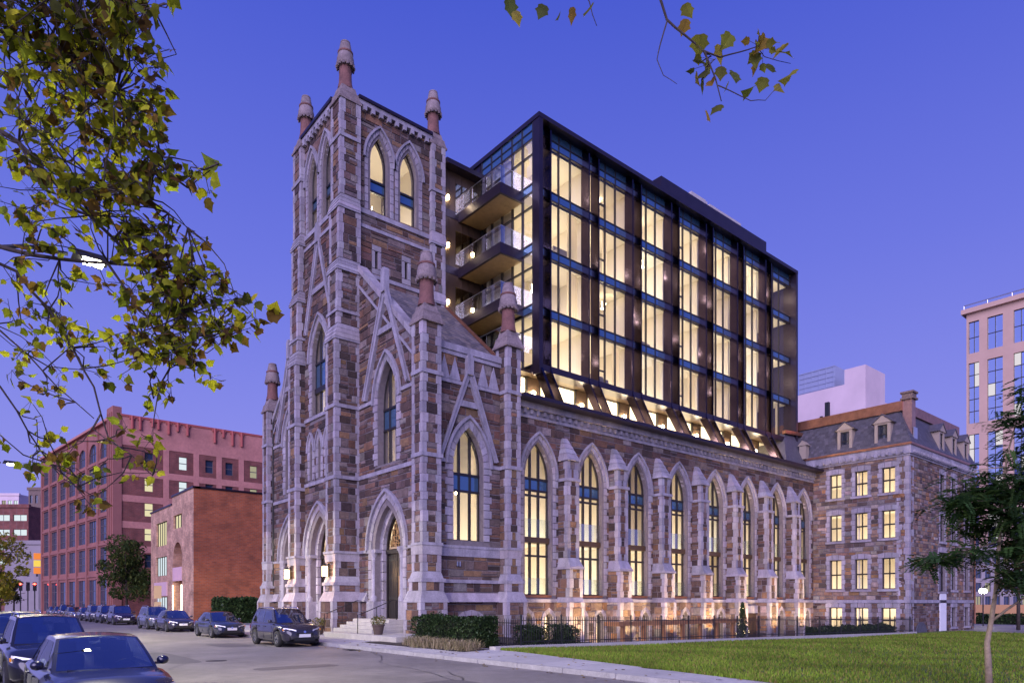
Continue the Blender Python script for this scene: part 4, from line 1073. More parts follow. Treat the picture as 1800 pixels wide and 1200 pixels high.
# slate link roof between nave and house
m = MB(); m.frus((55.0, 60.4, 29.7, 36), (57.4, 60.4, 31.2, 36), 13.5, 17.0); lk = m.build('link_roof', M['slatebase'], house)
m = MB(); m.bar((57.2, 31.1, 17.05), (61.0, 31.1, 17.3), .35, .3); m.bar((56, 30.0, 13.75), (59.4, 29.7, 13.75), .2, .2); m.build('copper_ridge', M['copper'], house)
m = MB(); m.box(58.7, 59.3, 29.9, 30.5, 14.7, 15.9); fprism(m, FW(58.68), [(29.75, 15.9), (30.65, 15.9), (30.2, 16.35)], -.7, .05); m.build('link_dormer', M['dormerpaint'], house)
# ------------------------------------------------------------------ ground, street, pavements, lawn
M['asphalt'] = mat('asphalt', (.185, .168, .165), rough=.62, noise=[(.35, .28, 5), (3, .14, 5), (40, .22, 3)], bump=(60, .35, .012))
M['patch'] = mat('asphalt_patch', (.105, .096, .10), rough=.6, noise=[(2, .15, 5), (40, .22, 3)], bump=(60, .3, .012))
M['concrete'] = mat('concrete_pavement', attr=True, rough=.8, noise=[(.6, .14, 5), (9, .10, 5), (60, .08, 3)], bump=(40, .2, .006))
M['granite_kerb'] = mat('granite_kerb', (.33, .32, .32), rough=.8, noise=[(3, .2, 5), (30, .15, 3)])
M['ground'] = mat('ground_far', (.06, .06, .055), rough=.95, noise=[(.05, .3, 4)])
M['soil'] = mat('soil', (.035, .025, .02), rough=.95, noise=[(3, .3, 4)])
M['turf'] = mat('turf', (.10, .145, .018), rough=.95, noise=[(.25, .28, 5), (2.2, .3, 5), (25, .4, 3)], bump=(30, .8, .04))
M['blade'] = mat('grass_blade', attr=True, rough=.8, spec=.2)
M['paving'] = mat('yard_paving', (.24, .23, .25), rough=.8, noise=[(1, .15, 5), (12, .1, 4)])
M['paint_line'] = mat('road_paint', (.55, .55, .52), rough=.7, noise=[(6, .35, 5)])
def sheet(name, x0, x1, y0, y1, z, mt, nx=1, ny=1, zf=None):
    m = MB(); vs = []; fs = []
    for j in range(ny+1):
        for i in range(nx+1):
            x = x0+(x1-x0)*i/nx; y = y0+(y1-y0)*j/ny; vs.append((x, y, zf(x, y) if zf else z))
    for j in range(ny):
        for i in range(nx): a = j*(nx+1)+i; fs.append((a, a+1, a+nx+2, a+nx+1))
    m.add(vs, fs); return m.build(name, mt, kind='structure', smooth=bool(zf))
sheet('ground', -900, 1200, -300, 1500, -1.0, M['ground'])
road = sheet('road', .9, 13.5, -60, 420, 0, M['asphalt'], 4, 60)
for (x, y, w, l) in ((8.4, 20.5, 2.6, 1.0), (6.2, 27, 1.2, 6), (10.3, 33, 1.6, 3.2), (5.4, 15.2, 3.2, .8), (9.6, 13.5, 1.4, 2.2)):
    m = MB(); n = 14; m.add([(x+w/2*math.copysign(abs(math.cos(2*math.pi*k/n))**.45, math.cos(2*math.pi*k/n)), y+l/2*math.copysign(abs(math.sin(2*math.pi*k/n))**.45, math.sin(2*math.pi*k/n)), .004) for k in range(n)], [tuple(range(n))]); m.build('asphalt_patch', M['patch'], road)
m = MB(); m.lathe(7.2, 24.5, [(.34, .0), (.34, .006)], 20); m.build('manhole_cover', M['iron'], road)
M['tar'] = mat('tar_seam', (.03, .03, .035), rough=.4)
rs_ = random.Random(6)
for (x, y, a, l) in ((7.5, 9, 1.45, 9), (10.6, 12, 1.7, 14), (5.2, 22, 1.5, 16), (8.8, 26, .2, 4.5), (6.0, 17.5, 2.6, 5), (11.2, 30, 1.6, 18), (7.0, 36, .1, 5)):
    p = Vector((x, y)); L_ = []; R__ = []; n_ = int(l/.35)
    for k in range(n_):
        a += rs_.gauss(0, .16)*(1 if k % 2 else -.6); w = rs_.uniform(.012, .03); s_ = Vector((-math.sin(a), math.cos(a)))*w; L_.append((*(p+s_), .0035)); R__.append((*(p-s_), .0035)); p = p+Vector((math.cos(a), math.sin(a)))*.35
    m = MB(); m.add(L_+R__, [(k, k+1, n_+k+1, n_+k) for k in range(n_-1)]); m.build('tar_seam', M['tar'], road)
m = MB(); m.box(12.95, 13.45, 26.0, 26.8, .001, .012)
for k in range(6): m.box(12.98, 13.42, 26.06+k*.12, 26.1+k*.12, .012, .02)
m.build('storm_drain', M['iron'], road)
def xe(y): return 16.2-max(0, 18.9-y)*.152+max(0, y-18.9)*.08
def zE(x, y=0): return .14+max(0, min(x, 18.6)-13.65)*.024
sheet('west_pavement', -60, .76, -60, 420, .14, M['ground'])
sheet('east_pavement', 13.65, 18.9, 27.5, 420, .10, M['ground'], 2, 4, zf=lambda x, y: zE(x)-.03)
sheet('north_lot', 18.6, 120, 51.5, 420, .1, M['paving'])
walk = sheet('east_footway', 13.65, 16.35, -60, 27.5, .1, M['ground'], 2, 4, zf=lambda x, y: zE(x)-.03)
# concrete flags, one by one, along the near footway and in front of the church
for j in range(0, 44):
    y0 = 2.0+j*1.5
    x = 13.66; k = 0
    lim = max(14.2, min(16.33, xe(y0+.75)+.04)) if y0 < 26.5 else 18.2
    while x < lim-.2:
        x1 = min(x+1.34, lim); c = jit((.40, .385, .385), .08); g = .008
        m = MB(); m.frus((x+g, x1-g, y0+g, y0+1.5-g), (x+g+.004, x1-g-.004, y0+g+.004, y0+1.5-g-.004), -.03, 0, c)
        m.v = [(p[0], p[1], p[2]+zE(p[0])) for p in m.v]; m.build('paving_flag', M['concrete'], walk); x = x1
for xk, nm in ((.76, 'west'), (13.5, 'east')):
    kb = MB(); kb.box(xk, xk+.15, -60, -.0, -.1, .145); kb.box(xk, xk+.15, 66, 420, -.1, .145); kerb = kb.build('kerb', M['granite_kerb'], kind='structure')
    for j in range(33):
        y0 = 0+j*2.0; m = MB(); m.frus((xk+.003, xk+.147, y0+.01, y0+1.99), (xk+.012, xk+.147, y0+.015, y0+1.985), -.1, .14+random.uniform(0, .008)); m.build('kerb_stone', M['granite_kerb'], kerb)
def zl(x, y=0):
    t = max(0, min(1, (x-17)/40.0)); return .17-.62*t
lw = sheet('lawn', 0, 1, -40, 20.3, 0, M['turf'], 60, 40, zf=lambda x, y: 0)
for v in lw.data.vertices:
    e_ = max(13.75, xe(v.co.y)); x_ = e_+(67-e_)*v.co.x; v.co = (x_, v.co.y, zl(x_)+.03*math.sin(x_*.31+v.co.y*.2)+.02*math.sin(v.co.y*.5-x_*.13))
sheet('lawn_east', 59.0, 67, 20.3, 21.75, 0, M['turf'], 6, 2, zf=lambda x, y: zl(x))
sheet('yard', 17.4, 59.3, 20.6, 29.6, -.8, M['paving'])
sheet('planting_bed', 14.75, 22.5, 20.55, 28.4, .2, M['soil'], 2, 2)
sheet('side_street', 67, 160, -60, 90, -.50, M['asphalt'])
# grass blades on the lawn
N = 130000
rng_ = np.random.default_rng(5)
t = rng_.random(N)
gy = np.clip(20.1-(20.1+6)*rng_.random(N)**1.25, -10, 20.1)
gx0 = np.maximum(13.8, 16.2-np.maximum(0, 18.9-gy)*.152)-.05
gx = gx0+(66-gx0)*t**1.9
gz = .17-.62*np.clip((gx-17)/40, 0, 1)+.03*np.sin(gx*.31+gy*.2)+.02*np.sin(gy*.5-gx*.13)
dd = FU*gx+FV*gy
hgt = rng_.uniform(.035, .085, N)*(1+dd/70); wid = .010+dd*.00055
ang = rng_.uniform(0, math.pi, N); lx = rng_.normal(0, .025, N); ly = rng_.normal(0, .025, N)
P = np.zeros((N, 3, 3), dtype=np.float32)
P[:, 0, 0] = gx-np.cos(ang)*wid; P[:, 0, 1] = gy-np.sin(ang)*wid; P[:, 0, 2] = gz-.01
P[:, 1, 0] = gx+np.cos(ang)*wid; P[:, 1, 1] = gy+np.sin(ang)*wid; P[:, 1, 2] = gz-.01
P[:, 2, 0] = gx+lx; P[:, 2, 1] = gy+ly; P[:, 2, 2] = gz+hgt
me = bpy.data.meshes.new('grass'); me.vertices.add(N*3); me.vertices.foreach_set('co', P.ravel())
me.loops.add(N*3); me.loops.foreach_set('vertex_index', np.arange(N*3, dtype=np.int32)); me.polygons.add(N)
me.polygons.foreach_set('loop_start', np.arange(0, N*3, 3, dtype=np.int32)); me.update(calc_edges=True)
ca = me.color_attributes.new('col', 'FLOAT_COLOR', 'POINT')
base = np.array([.125, .195, .018])*(1+rng_.normal(0, .25, (N, 1)))*np.array([1, 1, 1])
dry = rng_.random(N) < .16; base[dry] = np.array([.22, .18, .05])
patchy = (1+.25*np.sin(gx*.9+np.sin(gy*.7)*2)*np.sin(gy*.8+1))[:, None]
cc = np.ones((N, 3, 4), dtype=np.float32); cc[:, :, :3] = np.clip(base*patchy, .01, 1)[:, None, :]
ca.data.foreach_set('color', cc.ravel()); me.materials.append(M['blade'])
go = bpy.data.objects.new('grass', me); COL.objects.link(go); tag(go, 'short mown grass of the lawn', 'grass', kind='stuff')

# ------------------------------------------------------------------ stoop, railings, pots
stoop = thing('stoop', 'pale granite steps up to the arched side door of the church front', 'steps')
def slab(x0, x1, y0, y1, z0, z1, nm='step'):
    m = MB(); b = .012; m.box(x0, x1, y0, y1, z0, z1-b); m.frus((x0, x1, y0, y1), (x0+b, x1-b, y0+b, y1-b), z1-b, z1); return m.build(nm, M['pale_granite'], stoop)
M['pale_granite'] = mat('pale_granite', (.42, .40, .36), rough=.8, noise=[(2, .14, 5), (18, .12, 4)], bump=(40, .2, .006))
for j in range(4): slab(15.6, 16.55, 26.85+j*1.9, 26.85+(j+1)*1.9-.012, .05, .44, 'landing_slab')
slab(16.56, 18.0, 26.85, 30.5, .05, .44, 'landing_slab')
for k in range(4): slab(16.6+k*.36, 18.65, 31.0+k*.06, 35.4-k*.06, .05+(k and .4+.16*(k-1)), .605+k*.165)
for k in range(3): slab(15.0+k*.0+.9+k*.4, 18.0, 38.1, 41.7, .05, .2+.15*k)
for (y, lab) in ((31.25, 'black iron handrail on the near side of the church steps'), (35.15, 'black iron handrail on the far side of the church steps')):
    m = MB(); m.tube([(15.95, y, .44), (15.95, y, 1.38), (16.15, y, 1.42), (17.9, y, 2.1), (18.15, y, 2.1), (18.15, y, 1.1)], .022, 8); m.tube([(17.0, y, .8), (17.0, y, 1.75)], .018, 8)
    o = m.build('handrail', M['iron'], smooth=True); tag(o, lab, 'handrail', 'handrails of the church steps')
def leafclump(mb, cx, cy, cz, rx, ry, rz_, n, size, cols, inside=.55, squash=None):
    for _ in range(n):
        while True:
            p = Vector((random.uniform(-1, 1), random.uniform(-1, 1), random.uniform(-1, 1)))
            if inside < p.length < 1: break
        c = Vector((cx+p.x*rx, cy+p.y*ry, cz+p.z*rz_)); s = size*random.uniform(.6, 1.3)
        a = Vector((random.uniform(-1, 1), random.uniform(-1, 1), random.uniform(-1, 1))).normalized(); b = a.cross(Vector((random.random(), random.random(), 1))).normalized()
        mb.add([c-a*s, c+b*s*.45, c+a*s, c-b*s*.45], [(0, 1, 2, 3)], jit(random.choice(cols), .3))
M['leaf'] = mat('leaf', attr=True, rough=.6, spec=.3)
M['pot'] = mat('terracotta_pot', (.075, .05, .04), rough=.7, noise=[(8, .2, 4)])
for (x, y, z, lab) in ((16.2, 29.6, .44, 'flower pot of yellow mums at the near foot of the church steps'), (16.1, 36.2, .22, 'leafy plant pot beyond the church steps')):
    t = thing('flower_pot', lab, 'plant pot', loc=(x, y, z), group='pots by the church steps')
    m = MB(); m.lathe(0, 0, [(.20, 0), (.29, .42), (.32, .44), (.32, .50), (.27, .50), (.26, .46)], 16); m.build('pot', M['pot'], t, smooth=True, angle=40)
    m = MB(); leafclump(m, 0, 0, .66, .40, .40, .30, 420, .05, [(.10, .13, .03), (.16, .14, .03), (.24, .17, .03), (.07, .10, .02)], .2); m.build('flowers', M['leaf'], t)

# ------------------------------------------------------------------ hedges, ornamental grass, shrubs
def hedge(x0, x1, y0, y1, z0, h, n, lab, size=.055, cols=None, name='hedge', grp=None):
    cols = cols or [(.020, .045, .014), (.030, .060, .018), (.014, .030, .010), (.045, .075, .022)]
    t = thing(name, lab, 'hedge' if name == 'hedge' else 'shrub', grp)
    c = MB(); nx = max(2, int((x1-x0)/.4)); ny = max(2, int((y1-y0)/.4)); vs = []
    c.frus((x0+.1, x1-.1, y0+.1, y1-.1), (x0+.2, x1-.2, y0+.2, y1-.2), z0, z0+h-.12); c.build('stem_mass', M['hedgecore'], t)
    m = MB()
    for _ in range(n):
        f = random.random(); s = size*random.uniform(.6, 1.4)
        if f < .35: p = Vector((random.uniform(x0, x1), random.uniform(y0, y1), z0+h+random.gauss(0, .05)-.04*abs(math.sin(3*random.random()))))
        elif f < .68: p = Vector((x0+random.gauss(0, .06), random.uniform(y0, y1), random.uniform(z0, z0+h)))
        else: p = Vector((random.uniform(x0, x1), y0+random.gauss(0, .06), random.uniform(z0, z0+h)))
        lump = .10*math.sin(p.x*2.1+1)*math.sin(p.y*1.7)+.06*math.sin(p.z*5+p.y*3)
        p += Vector((-lump*.7, -lump*.7, lump*.8))
        a = Vector((random.uniform(-1, 1), random.uniform(-1, 1), random.uniform(-.6, 1))).normalized(); b = a.cross(Vector((random.random(), random.random(), 1))).normalized()
        m.add([p-a*s, p+b*s*.5, p+a*s, p-b*s*.5], [(0, 1, 2, 3)], jit(random.choice(cols), .35))
    m.build('foliage', M['leaf'], t); return t
M['hedgecore'] = mat('hedge_core', (.012, .018, .008), rough=1.0)
hedge(16.0, 17.2, 21.6, 26.2, .2, 1.15, 9000, 'clipped dark green hedge in front of the church corner')
hedge(18.6, 19.3, 20.9, 22.2, .1, .85, 1600, 'small dark shrub behind the iron fence left of the two', name='shrub', grp='shrubs inside the fence')
hedge(20.6, 21.5, 21.2, 22.3, .0, .95, 1800, 'rounded dark shrub behind the iron fence, the one nearer the windows', name='shrub', grp='shrubs inside the fence')
hedge(45.5, 57.5, 22.0, 23.2, -.6, .8, 7000, 'long low dark hedge behind the fence before the far windows', size=.09)
t = thing('ornamental_grass', 'band of tan feathery ornamental grass along the pavement by the hedge', 'ornamental grass')
tuft = []
for k in range(44):
    y = 20.7+k*.10; x = 15.35+random.gauss(0, .28); m = MB()
    hk = random.uniform(.7, 1.15)
    for _ in range(120):
        a = random.uniform(0, 6.28); l = random.uniform(.15, .48)*hk; sp = random.uniform(.2, 1.3)*l
        bx, by = x+random.gauss(0, .12), y+random.gauss(0, .13); w = .006
        p0 = Vector((bx, by, .18)); p1 = p0+Vector((math.cos(a)*sp*.5, math.sin(a)*sp*.5, l*.8)); p2 = p0+Vector((math.cos(a)*sp*1.2, math.sin(a)*sp*1.2, l*.92))
        s = Vector((-math.sin(a), math.cos(a), 0))*w
        m.add([p0-s, p0+s, p1+s, p1-s, p2], [(0, 1, 2, 3), (3, 2, 4)], jit(random.choice([(.26, .21, .11), (.33, .27, .16), (.16, .15, .06), (.38, .31, .20)]), .2))
    m.build('grass_tuft', M['leaf'], t)

# slim evergreen beside the side entrance; glowing specks added for golden-lit leaves
t = thing('slim_evergreen', 'slim columnar evergreen with glowing specks for its golden-lit leaves by the side entrance', 'tree')
ex, ey = 41.6, 25.6
m = MB(); m.tube([(ex, ey, -.8), (ex, ey, 1.6)], [.06, .02], 6); m.build('trunk', M['bark'] if 'bark' in M else M['doorwood'], t)
m = MB()
for k in range(14):
    z = -.4+k*.17; leafclump(m, ex, ey, z, .48*(1-k/17), .48*(1-k/17), .22, 130, .07, [(.03, .06, .02), (.05, .08, .02), (.02, .04, .015)], .2)
m.build('crown', M['leaf'], t)
fl = MB()
for k in range(30):
    z = random.uniform(-.5, 1.7); r = .52*(1-(z+.5)/2.9); a = random.uniform(0, 6.28); p = (ex+r*math.cos(a), ey+r*math.sin(a), z); fl.lathe(p[0], p[1], [(.003, p[2]-.025), (.028, p[2]), (.003, p[2]+.025)], 6)
fl.build('leaf_glow_specks', M['leafglow'], t, kind='stuff')

# ------------------------------------------------------------------ low granite wall and iron fence
def fy(x): return 20.4+(x-16)*.018
def ftop(x): return .32-.62*max(0, min(1, (x-17)/40.0))
gw = thing('granite_kerb_wall', 'long low granite wall under the iron fence beside the lawn', 'wall')
x = 16.0
while x < 58.9:
    x1 = min(x+1.85, 59.0); m = MB()
    y0, y1 = fy(x)-.2, fy(x)+.2
    m.add([(x, y0, ftop(x)-.75), (x1-.015, y0+.03, ftop(x)-.75), (x1-.015, y1+.03, ftop(x)-.75), (x, y1, ftop(x)-.75), (x+.01, y0+.012, ftop(x)), (x1-.025, y0+.045, ftop(x1)), (x1-.025, y1+.018, ftop(x1)), (x+.01, y1-.012, ftop(x))], [(0, 3, 2, 1), (4, 5, 6, 7), (0, 1, 5, 4), (1, 2, 6, 5), (2, 3, 7, 6), (3, 0, 4, 7)])
    m.build('granite_block', M['pale_granite'], gw); x = x1
fence = thing('iron_fence', 'black iron picket fence on the granite wall in front of the church', 'fence')
pk = None; po = None; n = 0
runs = [[(17.35+.0*k, 27.3-k*.0) for k in range(1)]]
pts = []
yy = 27.2
while yy > 20.6: pts.append((17.45, yy, .2)); yy -= .14
xx = 17.45
while xx < 58.7: pts.append((xx, fy(xx), ftop(xx))); xx += (.14 if xx < 40 else .19)
mpk = MB(); mpk.box(-.011, .011, -.011, .011, 0, 1.08); mpk.frus((-.011, .011, -.011, .011), (-.002, .002, -.002, .002), 1.08, 1.17); mep = mpk.mesh('picket'); mep.materials.append(M['iron'])
mpo = MB(); mpo.box(-.03, .03, -.03, .03, 0, 1.16); mpo.frus((-.04, .04, -.04, .04), (-.005, .005, -.005, .005), 1.16, 1.23); mepo = mpo.mesh('fence_post'); mepo.materials.append(M['iron'])
far = MB()
for i, p in enumerate(pts):
    post = i % 16 == 0
    if not post and n >= 290:
        far.box(p[0]-.008, p[0]+.008, p[1]-.008, p[1]+.008, p[2], p[2]+1.1); continue
    o = bpy.data.objects.new('fence_post' if post else 'picket', mepo if post else mep); COL.objects.link(o); o.location = p; o.parent = fence
    if not post: n += 1
if far.v: far.build('far_pickets', M['iron'], fence, kind='stuff')
def railrun(a, b):
    for dz in (.14, .98):
        m = MB(); m.bar((a[0], a[1], a[2]+dz), (b[0], b[1], b[2]+dz), .02, .035); m.build('rail', M['iron'], fence)
railrun((17.45, 27.2, .2), (17.45, 20.45, .2))
for k in range(8):
    a = 17.45+k*5.17; b = a+5.17; railrun((a, fy(a), ftop(a)), (b, fy(b), ftop(b)))
# timber bar canopy in the sunken yard, buttress uplights, front lanterns
t = thing('timber_canopy', 'long low timber canopy with posts standing in the yard below the windows', 'canopy')
m = MB(); m.box(29.8, 42.0, 26.2, 27.4, .62, .86); m.build('beam', M['cedar'], t)
for k in range(7):
    m = MB(); m.box(30.2+k*1.9, 30.4+k*1.9, 26.3, 26.5, -.8, .62); m.build('post', M['cedar'], t)
def lightobj(name, typ, loc, energy, color, parent=None, size=.05, aim=None, spot=None, blend=.6):
    l = bpy.data.lights.new(name, typ); l.energy = energy; l.color = color
    if typ in ('POINT', 'SPOT'): l.shadow_soft_size = size
    if spot: l.spot_size = R(spot); l.spot_blend = blend
    o = bpy.data.objects.new(name, l); COL.objects.link(o); o.location = loc
    if aim: o.rotation_euler = (Vector(aim)-Vector(loc)).to_track_quat('-Z', 'Y').to_euler()
    if parent: o.parent = parent
    return o
ORD = ['first', 'second', 'third', 'fourth', 'fifth', 'sixth', 'seventh']
for k, bx in enumerate(BX):
    t = thing('ground_uplight', 'small uplight at the foot of the %s nave buttress counting from the tower end' % ORD[k], 'uplight', 'uplights at the buttress feet', loc=(bx, YN-2.5, -.8))
    m = MB(); m.lathe(0, 0, [(.10, 0), (.10, .10), (.08, .11)], 12); m.build('housing', M['iron'], t)
    m = MB(); m.lathe(0, 0, [(.07, .112), (.07, .116)], 12); m.build('lens', M['lamp'], t)
    lightobj('cornice_beam', 'SPOT', (0, 0, .15), 3000, (1.0, .70, .36), t, .05, (2.2, 2.15, 14.0), 40, .8)
    lightobj('uplight_beam', 'SPOT', (0, 0, .15), 1700, (1.0, .68, .32), t, .05, (0, .95, 2.0), 80, .7)
for k, a_ in enumerate(NC):  # extra uplights added to even out the warm glow along the wall base
    t = thing('ground_uplight', 'added small uplight in the yard below the %s tall nave window counting from the tower end' % (ORD+['eighth'])[k], 'uplight', 'added uplights below the nave windows', loc=(a_, YN-1.9, -.8))
    m = MB(); m.lathe(0, 0, [(.08, 0), (.08, .08), (.065, .09)], 12); m.build('housing', M['iron'], t)
    m = MB(); m.lathe(0, 0, [(.055, .092), (.055, .096)], 12); m.build('lens', M['lamp'], t)
    lightobj('uplight_beam', 'SPOT', (0, 0, .13), 520, (1.0, .70, .36), t, .05, (0, 1.0, 1.6), 120, .8)
for (y, lab) in ((37.08, 'glowing wall lantern on the pier right of the central church door'), (42.72, 'glowing wall lantern on the pier left of the central church door')):
    t = thing('wall_lantern', lab, 'lantern', 'lanterns beside the central door', loc=(17.08, y, 3.35))
    m = MB(); m.box(-.02, .06, -.05, .05, .1, .9); m.box(-.34, 0, -.02, .02, .82, .86); m.build('bracket', M['iron'], t)
    m = MB(); m.box(-.34, -.12, -.11, .11, .15, .72); m.build('glass_body', M['lantern'], t)
    m = MB(); m.frus((-.37, -.09, -.14, .14), (-.26, -.20, -.03, .03), .72, .86); m.box(-.36, -.10, -.13, .13, .11, .15); m.build('cap', M['iron'], t)
    lightobj('lantern_light', 'POINT', (-.47, 0, .42), 140, (1.0, .56, .25), t, .08)
# ------------------------------------------------------------------ background buildings
def brickmat(name, c1, c2, mortar, scale=1.0, var=.3):
    m = mat(name, c1, rough=.85); nt = m.node_tree; b = nt.nodes['Principled BSDF']
    g = nt.nodes.new('ShaderNodeNewGeometry'); s = nt.nodes.new('ShaderNodeSeparateXYZ'); ad = nt.nodes.new('ShaderNodeMath'); ad.operation = 'ADD'
    cb = nt.nodes.new('ShaderNodeCombineXYZ'); nt.links.new(g.outputs['Position'], s.inputs[0]); nt.links.new(s.outputs['X'], ad.inputs[0]); nt.links.new(s.outputs['Y'], ad.inputs[1])
    nt.links.new(ad.outputs[0], cb.inputs['X']); nt.links.new(s.outputs['Z'], cb.inputs['Y'])
    t = nt.nodes.new('ShaderNodeTexBrick'); t.inputs['Scale'].default_value = scale; t.inputs['Color1'].default_value = (*c1, 1); t.inputs['Color2'].default_value = (*c2, 1); t.inputs['Mortar'].default_value = (*mortar, 1)
    t.inputs['Mortar Size'].default_value = .012; t.inputs['Brick Width'].default_value = .42; t.inputs['Row Height'].default_value = .15
    nt.links.new(cb.outputs[0], t.inputs['Vector'])
    n = nt.nodes.new('ShaderNodeTexNoise'); n.inputs['Scale'].default_value = .9; n.inputs['Detail'].default_value = 8; nt.links.new(g.outputs['Position'], n.inputs['Vector'])
    mr = nt.nodes.new('ShaderNodeMapRange'); mr.inputs['From Min'].default_value = .3; mr.inputs['From Max'].default_value = .7; mr.inputs['To Min'].default_value = 1-var; mr.inputs['To Max'].default_value = 1+var
    nt.links.new(n.outputs['Fac'], mr.inputs['Value']); mx = nt.nodes.new('ShaderNodeVectorMath'); mx.operation = 'SCALE'
    nt.links.new(t.outputs['Color'], mx.inputs[0]); nt.links.new(mr.outputs[0], mx.inputs['Scale']); nt.links.new(mx.outputs[0], b.inputs['Base Color'])
    return m
M['brick_orange'] = brickmat('orange_brick', (.36, .095, .030), (.25, .065, .022), (.20, .13, .10), 1.0, .25)
M['brick_tan'] = brickmat('tan_brick', (.56, .33, .20), (.40, .22, .13), (.30, .24, .2), 1.0, .35)
M['brick_red'] = brickmat('red_brick', (.21, .062, .045), (.15, .045, .035), (.16, .10, .09), 1.0, .3)
M['pinkpaint'] = mat('faded_pink_paint', (.46, .205, .165), rough=.85, noise=[(.4, .16, 6), (3, .12, 5)])
M['pinkdark'] = mat('rose_masonry', (.30, .122, .10), rough=.85, noise=[(.5, .15, 6)])
M['redcap'] = mat('red_coping', (.36, .085, .07), rough=.7)
M['litpane'] = emat('lit_window', (.95, .85, .52), .85)
M['coolpane'] = emat('lit_window_cool', (.75, .85, .9), 1.0)
M['skypane'] = mat('sky_reflecting_glass', (.05, .075, .13), rough=.03, spec=1.0, metal=.35)
M['bluepane'] = mat('curtain_wall_glass', (.88, .97, 1.0), rough=.03, metal=1.0)
M['greyblock'] = mat('grey_render', (.27, .24, .25), rough=.9, noise=[(.3, .12, 5)])
M['paleblock'] = mat('pale_metal_cladding', (.60, .48, .50), rough=.6, noise=[(.3, .08, 5)])
M['pinkstone'] = mat('pink_precast', (.52, .35, .26), rough=.8, noise=[(.2, .08, 5)])
M['banner'] = mat('pale_banner', (.62, .42, .44), rough=.7)
def holes_wall(parent, fr, u0, u1, z0, z1, wins, mt, name='wall', reveal=.3, depth=None):
    m = MB(); wall_sheet(m, fr, [(u0, z0), (u1, z0), (u1, z1), (u0, z1)], [w[0] for w in wins], reveal); return m.build(name, mt, parent)
def wrect(u0, u1, z0, z1): return [(u0, z0), (u1, z0), (u1, z1), (u0, z1)]
def warch(u0, u1, z0, z1, n=8):
    r = (u1-u0)/2; c = (u0+u1)/2; zs = z1-r; return [(u0, z0), (u1, z0)]+[(c+r*math.cos(math.pi*k/n), zs+r*math.sin(math.pi*k/n)) for k in range(n+1)]
def pane_in(parent, fr, poly, out, mt, bars=(1, 1), fm=None, fw=.05):
    us = [p[0] for p in poly]; zs = [p[1] for p in poly]; a, b, c, d = min(us), max(us), min(zs), max(zs)
    m = MB()
    for k in range(bars[0]+1): u = a+(b-a)*k/bars[0]; fbox(m, fr, max(a, u-fw), min(b, u+fw), c, d if len(poly) == 4 or 0 < k < bars[0] else d-(b-a)/2, out, out+.06)
    for k in range(bars[1]+1): z = c+(d-c)*k/bars[1]; fbox(m, fr, a, b, max(c, z-fw), min(d, z+fw), out+.002, out+.055) if (len(poly) == 4 or k < bars[1]) else None
    f = m.build('window', fm or M['frame'], parent)
    p = MB(); p.add([fr.P(u, z, out) for u, z in poly], [tuple(range(len(poly)))]); p.build('pane', mt, f); return f

# --- orange brick building with an arched entrance, across the lot
ob = thing('brick_building', 'low orange brick building with a tall arched entrance and stepped roofline', 'building')
fO = FW(18.5); fOS = FS(70.1); GZ = .1
wl = [(wrect(80.2, 85.0, 8.2, 10.8), 5, 'litpane'), (wrect(80.2, 85.2, 4.9, 7.0), 5, 'coolpane'), (wrect(80.0, 85.4, .4, 2.6), 5, 'coolpane')]
en = [(warch(74.2, 77.7, GZ+.01, 8.2), 0, None)]; wl2 = [(wrect(74.3, 77.5, 9.6, 11.0), 3, 'litpane')]
holes_wall(ob, fO, 78.0, 87.6, GZ, 12.2, wl, M['brick_tan']); holes_wall(ob, fO, 70.1, 78.0, GZ, 13.0, en+wl2, M['brick_tan'], reveal=1.6)
for p, nb, mt in wl+wl2: pane_in(ob, fO, p, -.25, M[mt], (nb, 1))
m = MB(); fbox(m, fO, 74.2, 77.7, 4.2, 5.6, -.25, .05)
for k in range(6): fbox(m, fO, 74.3+k*.55, 74.5+k*.55, 4.3, 5.5, .05, .09)
m.build('entrance_banner', M['banner'], ob)
m = MB(); fbox(m, fO, 74.0, 77.9, GZ, 8.3, -1.7, -1.6); m.build('entrance_back', M['brick_orange'], ob)
for u in (74.25, 77.6):
    m = MB(); fbox(m, fO, u-.05, u+.05, 1.2, 3.8, .0, .08); m.build('strip_light', M['warmstrip'], ob)
m = MB(); fbox(m, fO, 80.0, 85.6, 2.7, 4.2, .0, .12); m.build('sign_board', M['banner'], ob)
holes_wall(ob, fOS, 18.5, 60, GZ, 13.0, [(wrect(22.5, 29, .4, 2.2), 0, 0), (wrect(30.6, 31.6, 6.5, 9.0), 0, 0), (wrect(30.6, 31.6, 3.2, 5.0), 0, 0)], M['brick_orange'], name='side_wall')
pane_in(ob, fOS, wrect(22.5, 29, .4, 2.2), -.2, M['litpane2'], (5, 1)); pane_in(ob, fOS, wrect(30.6, 31.6, 6.5, 9.0), -.2, M['litpane'], (1, 2)); pane_in(ob, fOS, wrect(30.6, 31.6, 3.2, 5.0), -.2, M['skypane'], (1, 2))
m = MB(); fbox(m, fO, 70.0, 78.1, 13.0, 13.18, -.6, .1); fbox(m, fO, 78.1, 87.7, 12.2, 12.36, -.6, .1); fbox(m, fOS, 18.6, 60, 13.0, 13.18, -.6, .1); m.build('coping', M['darkmetal'], ob)
m = MB(); m.box(18.6, 60, 70.3, 87.4, 12.0, 12.1); m.build('roof', M['greyblock'], ob)
m = MB(); m.add([(19.0, 74, 12.2), (19.0, 78, 12.2), (21.5, 78, 14.0), (21.5, 74, 14.0)], [(0, 1, 2, 3)]); m.build('skylight', M['skypane'], ob)
m = MB(); m.box(29.5, 33.0, 71.5, 74, 12.1, 14.3); m.build('rooftop_unit', M['whitepaint'], ob)

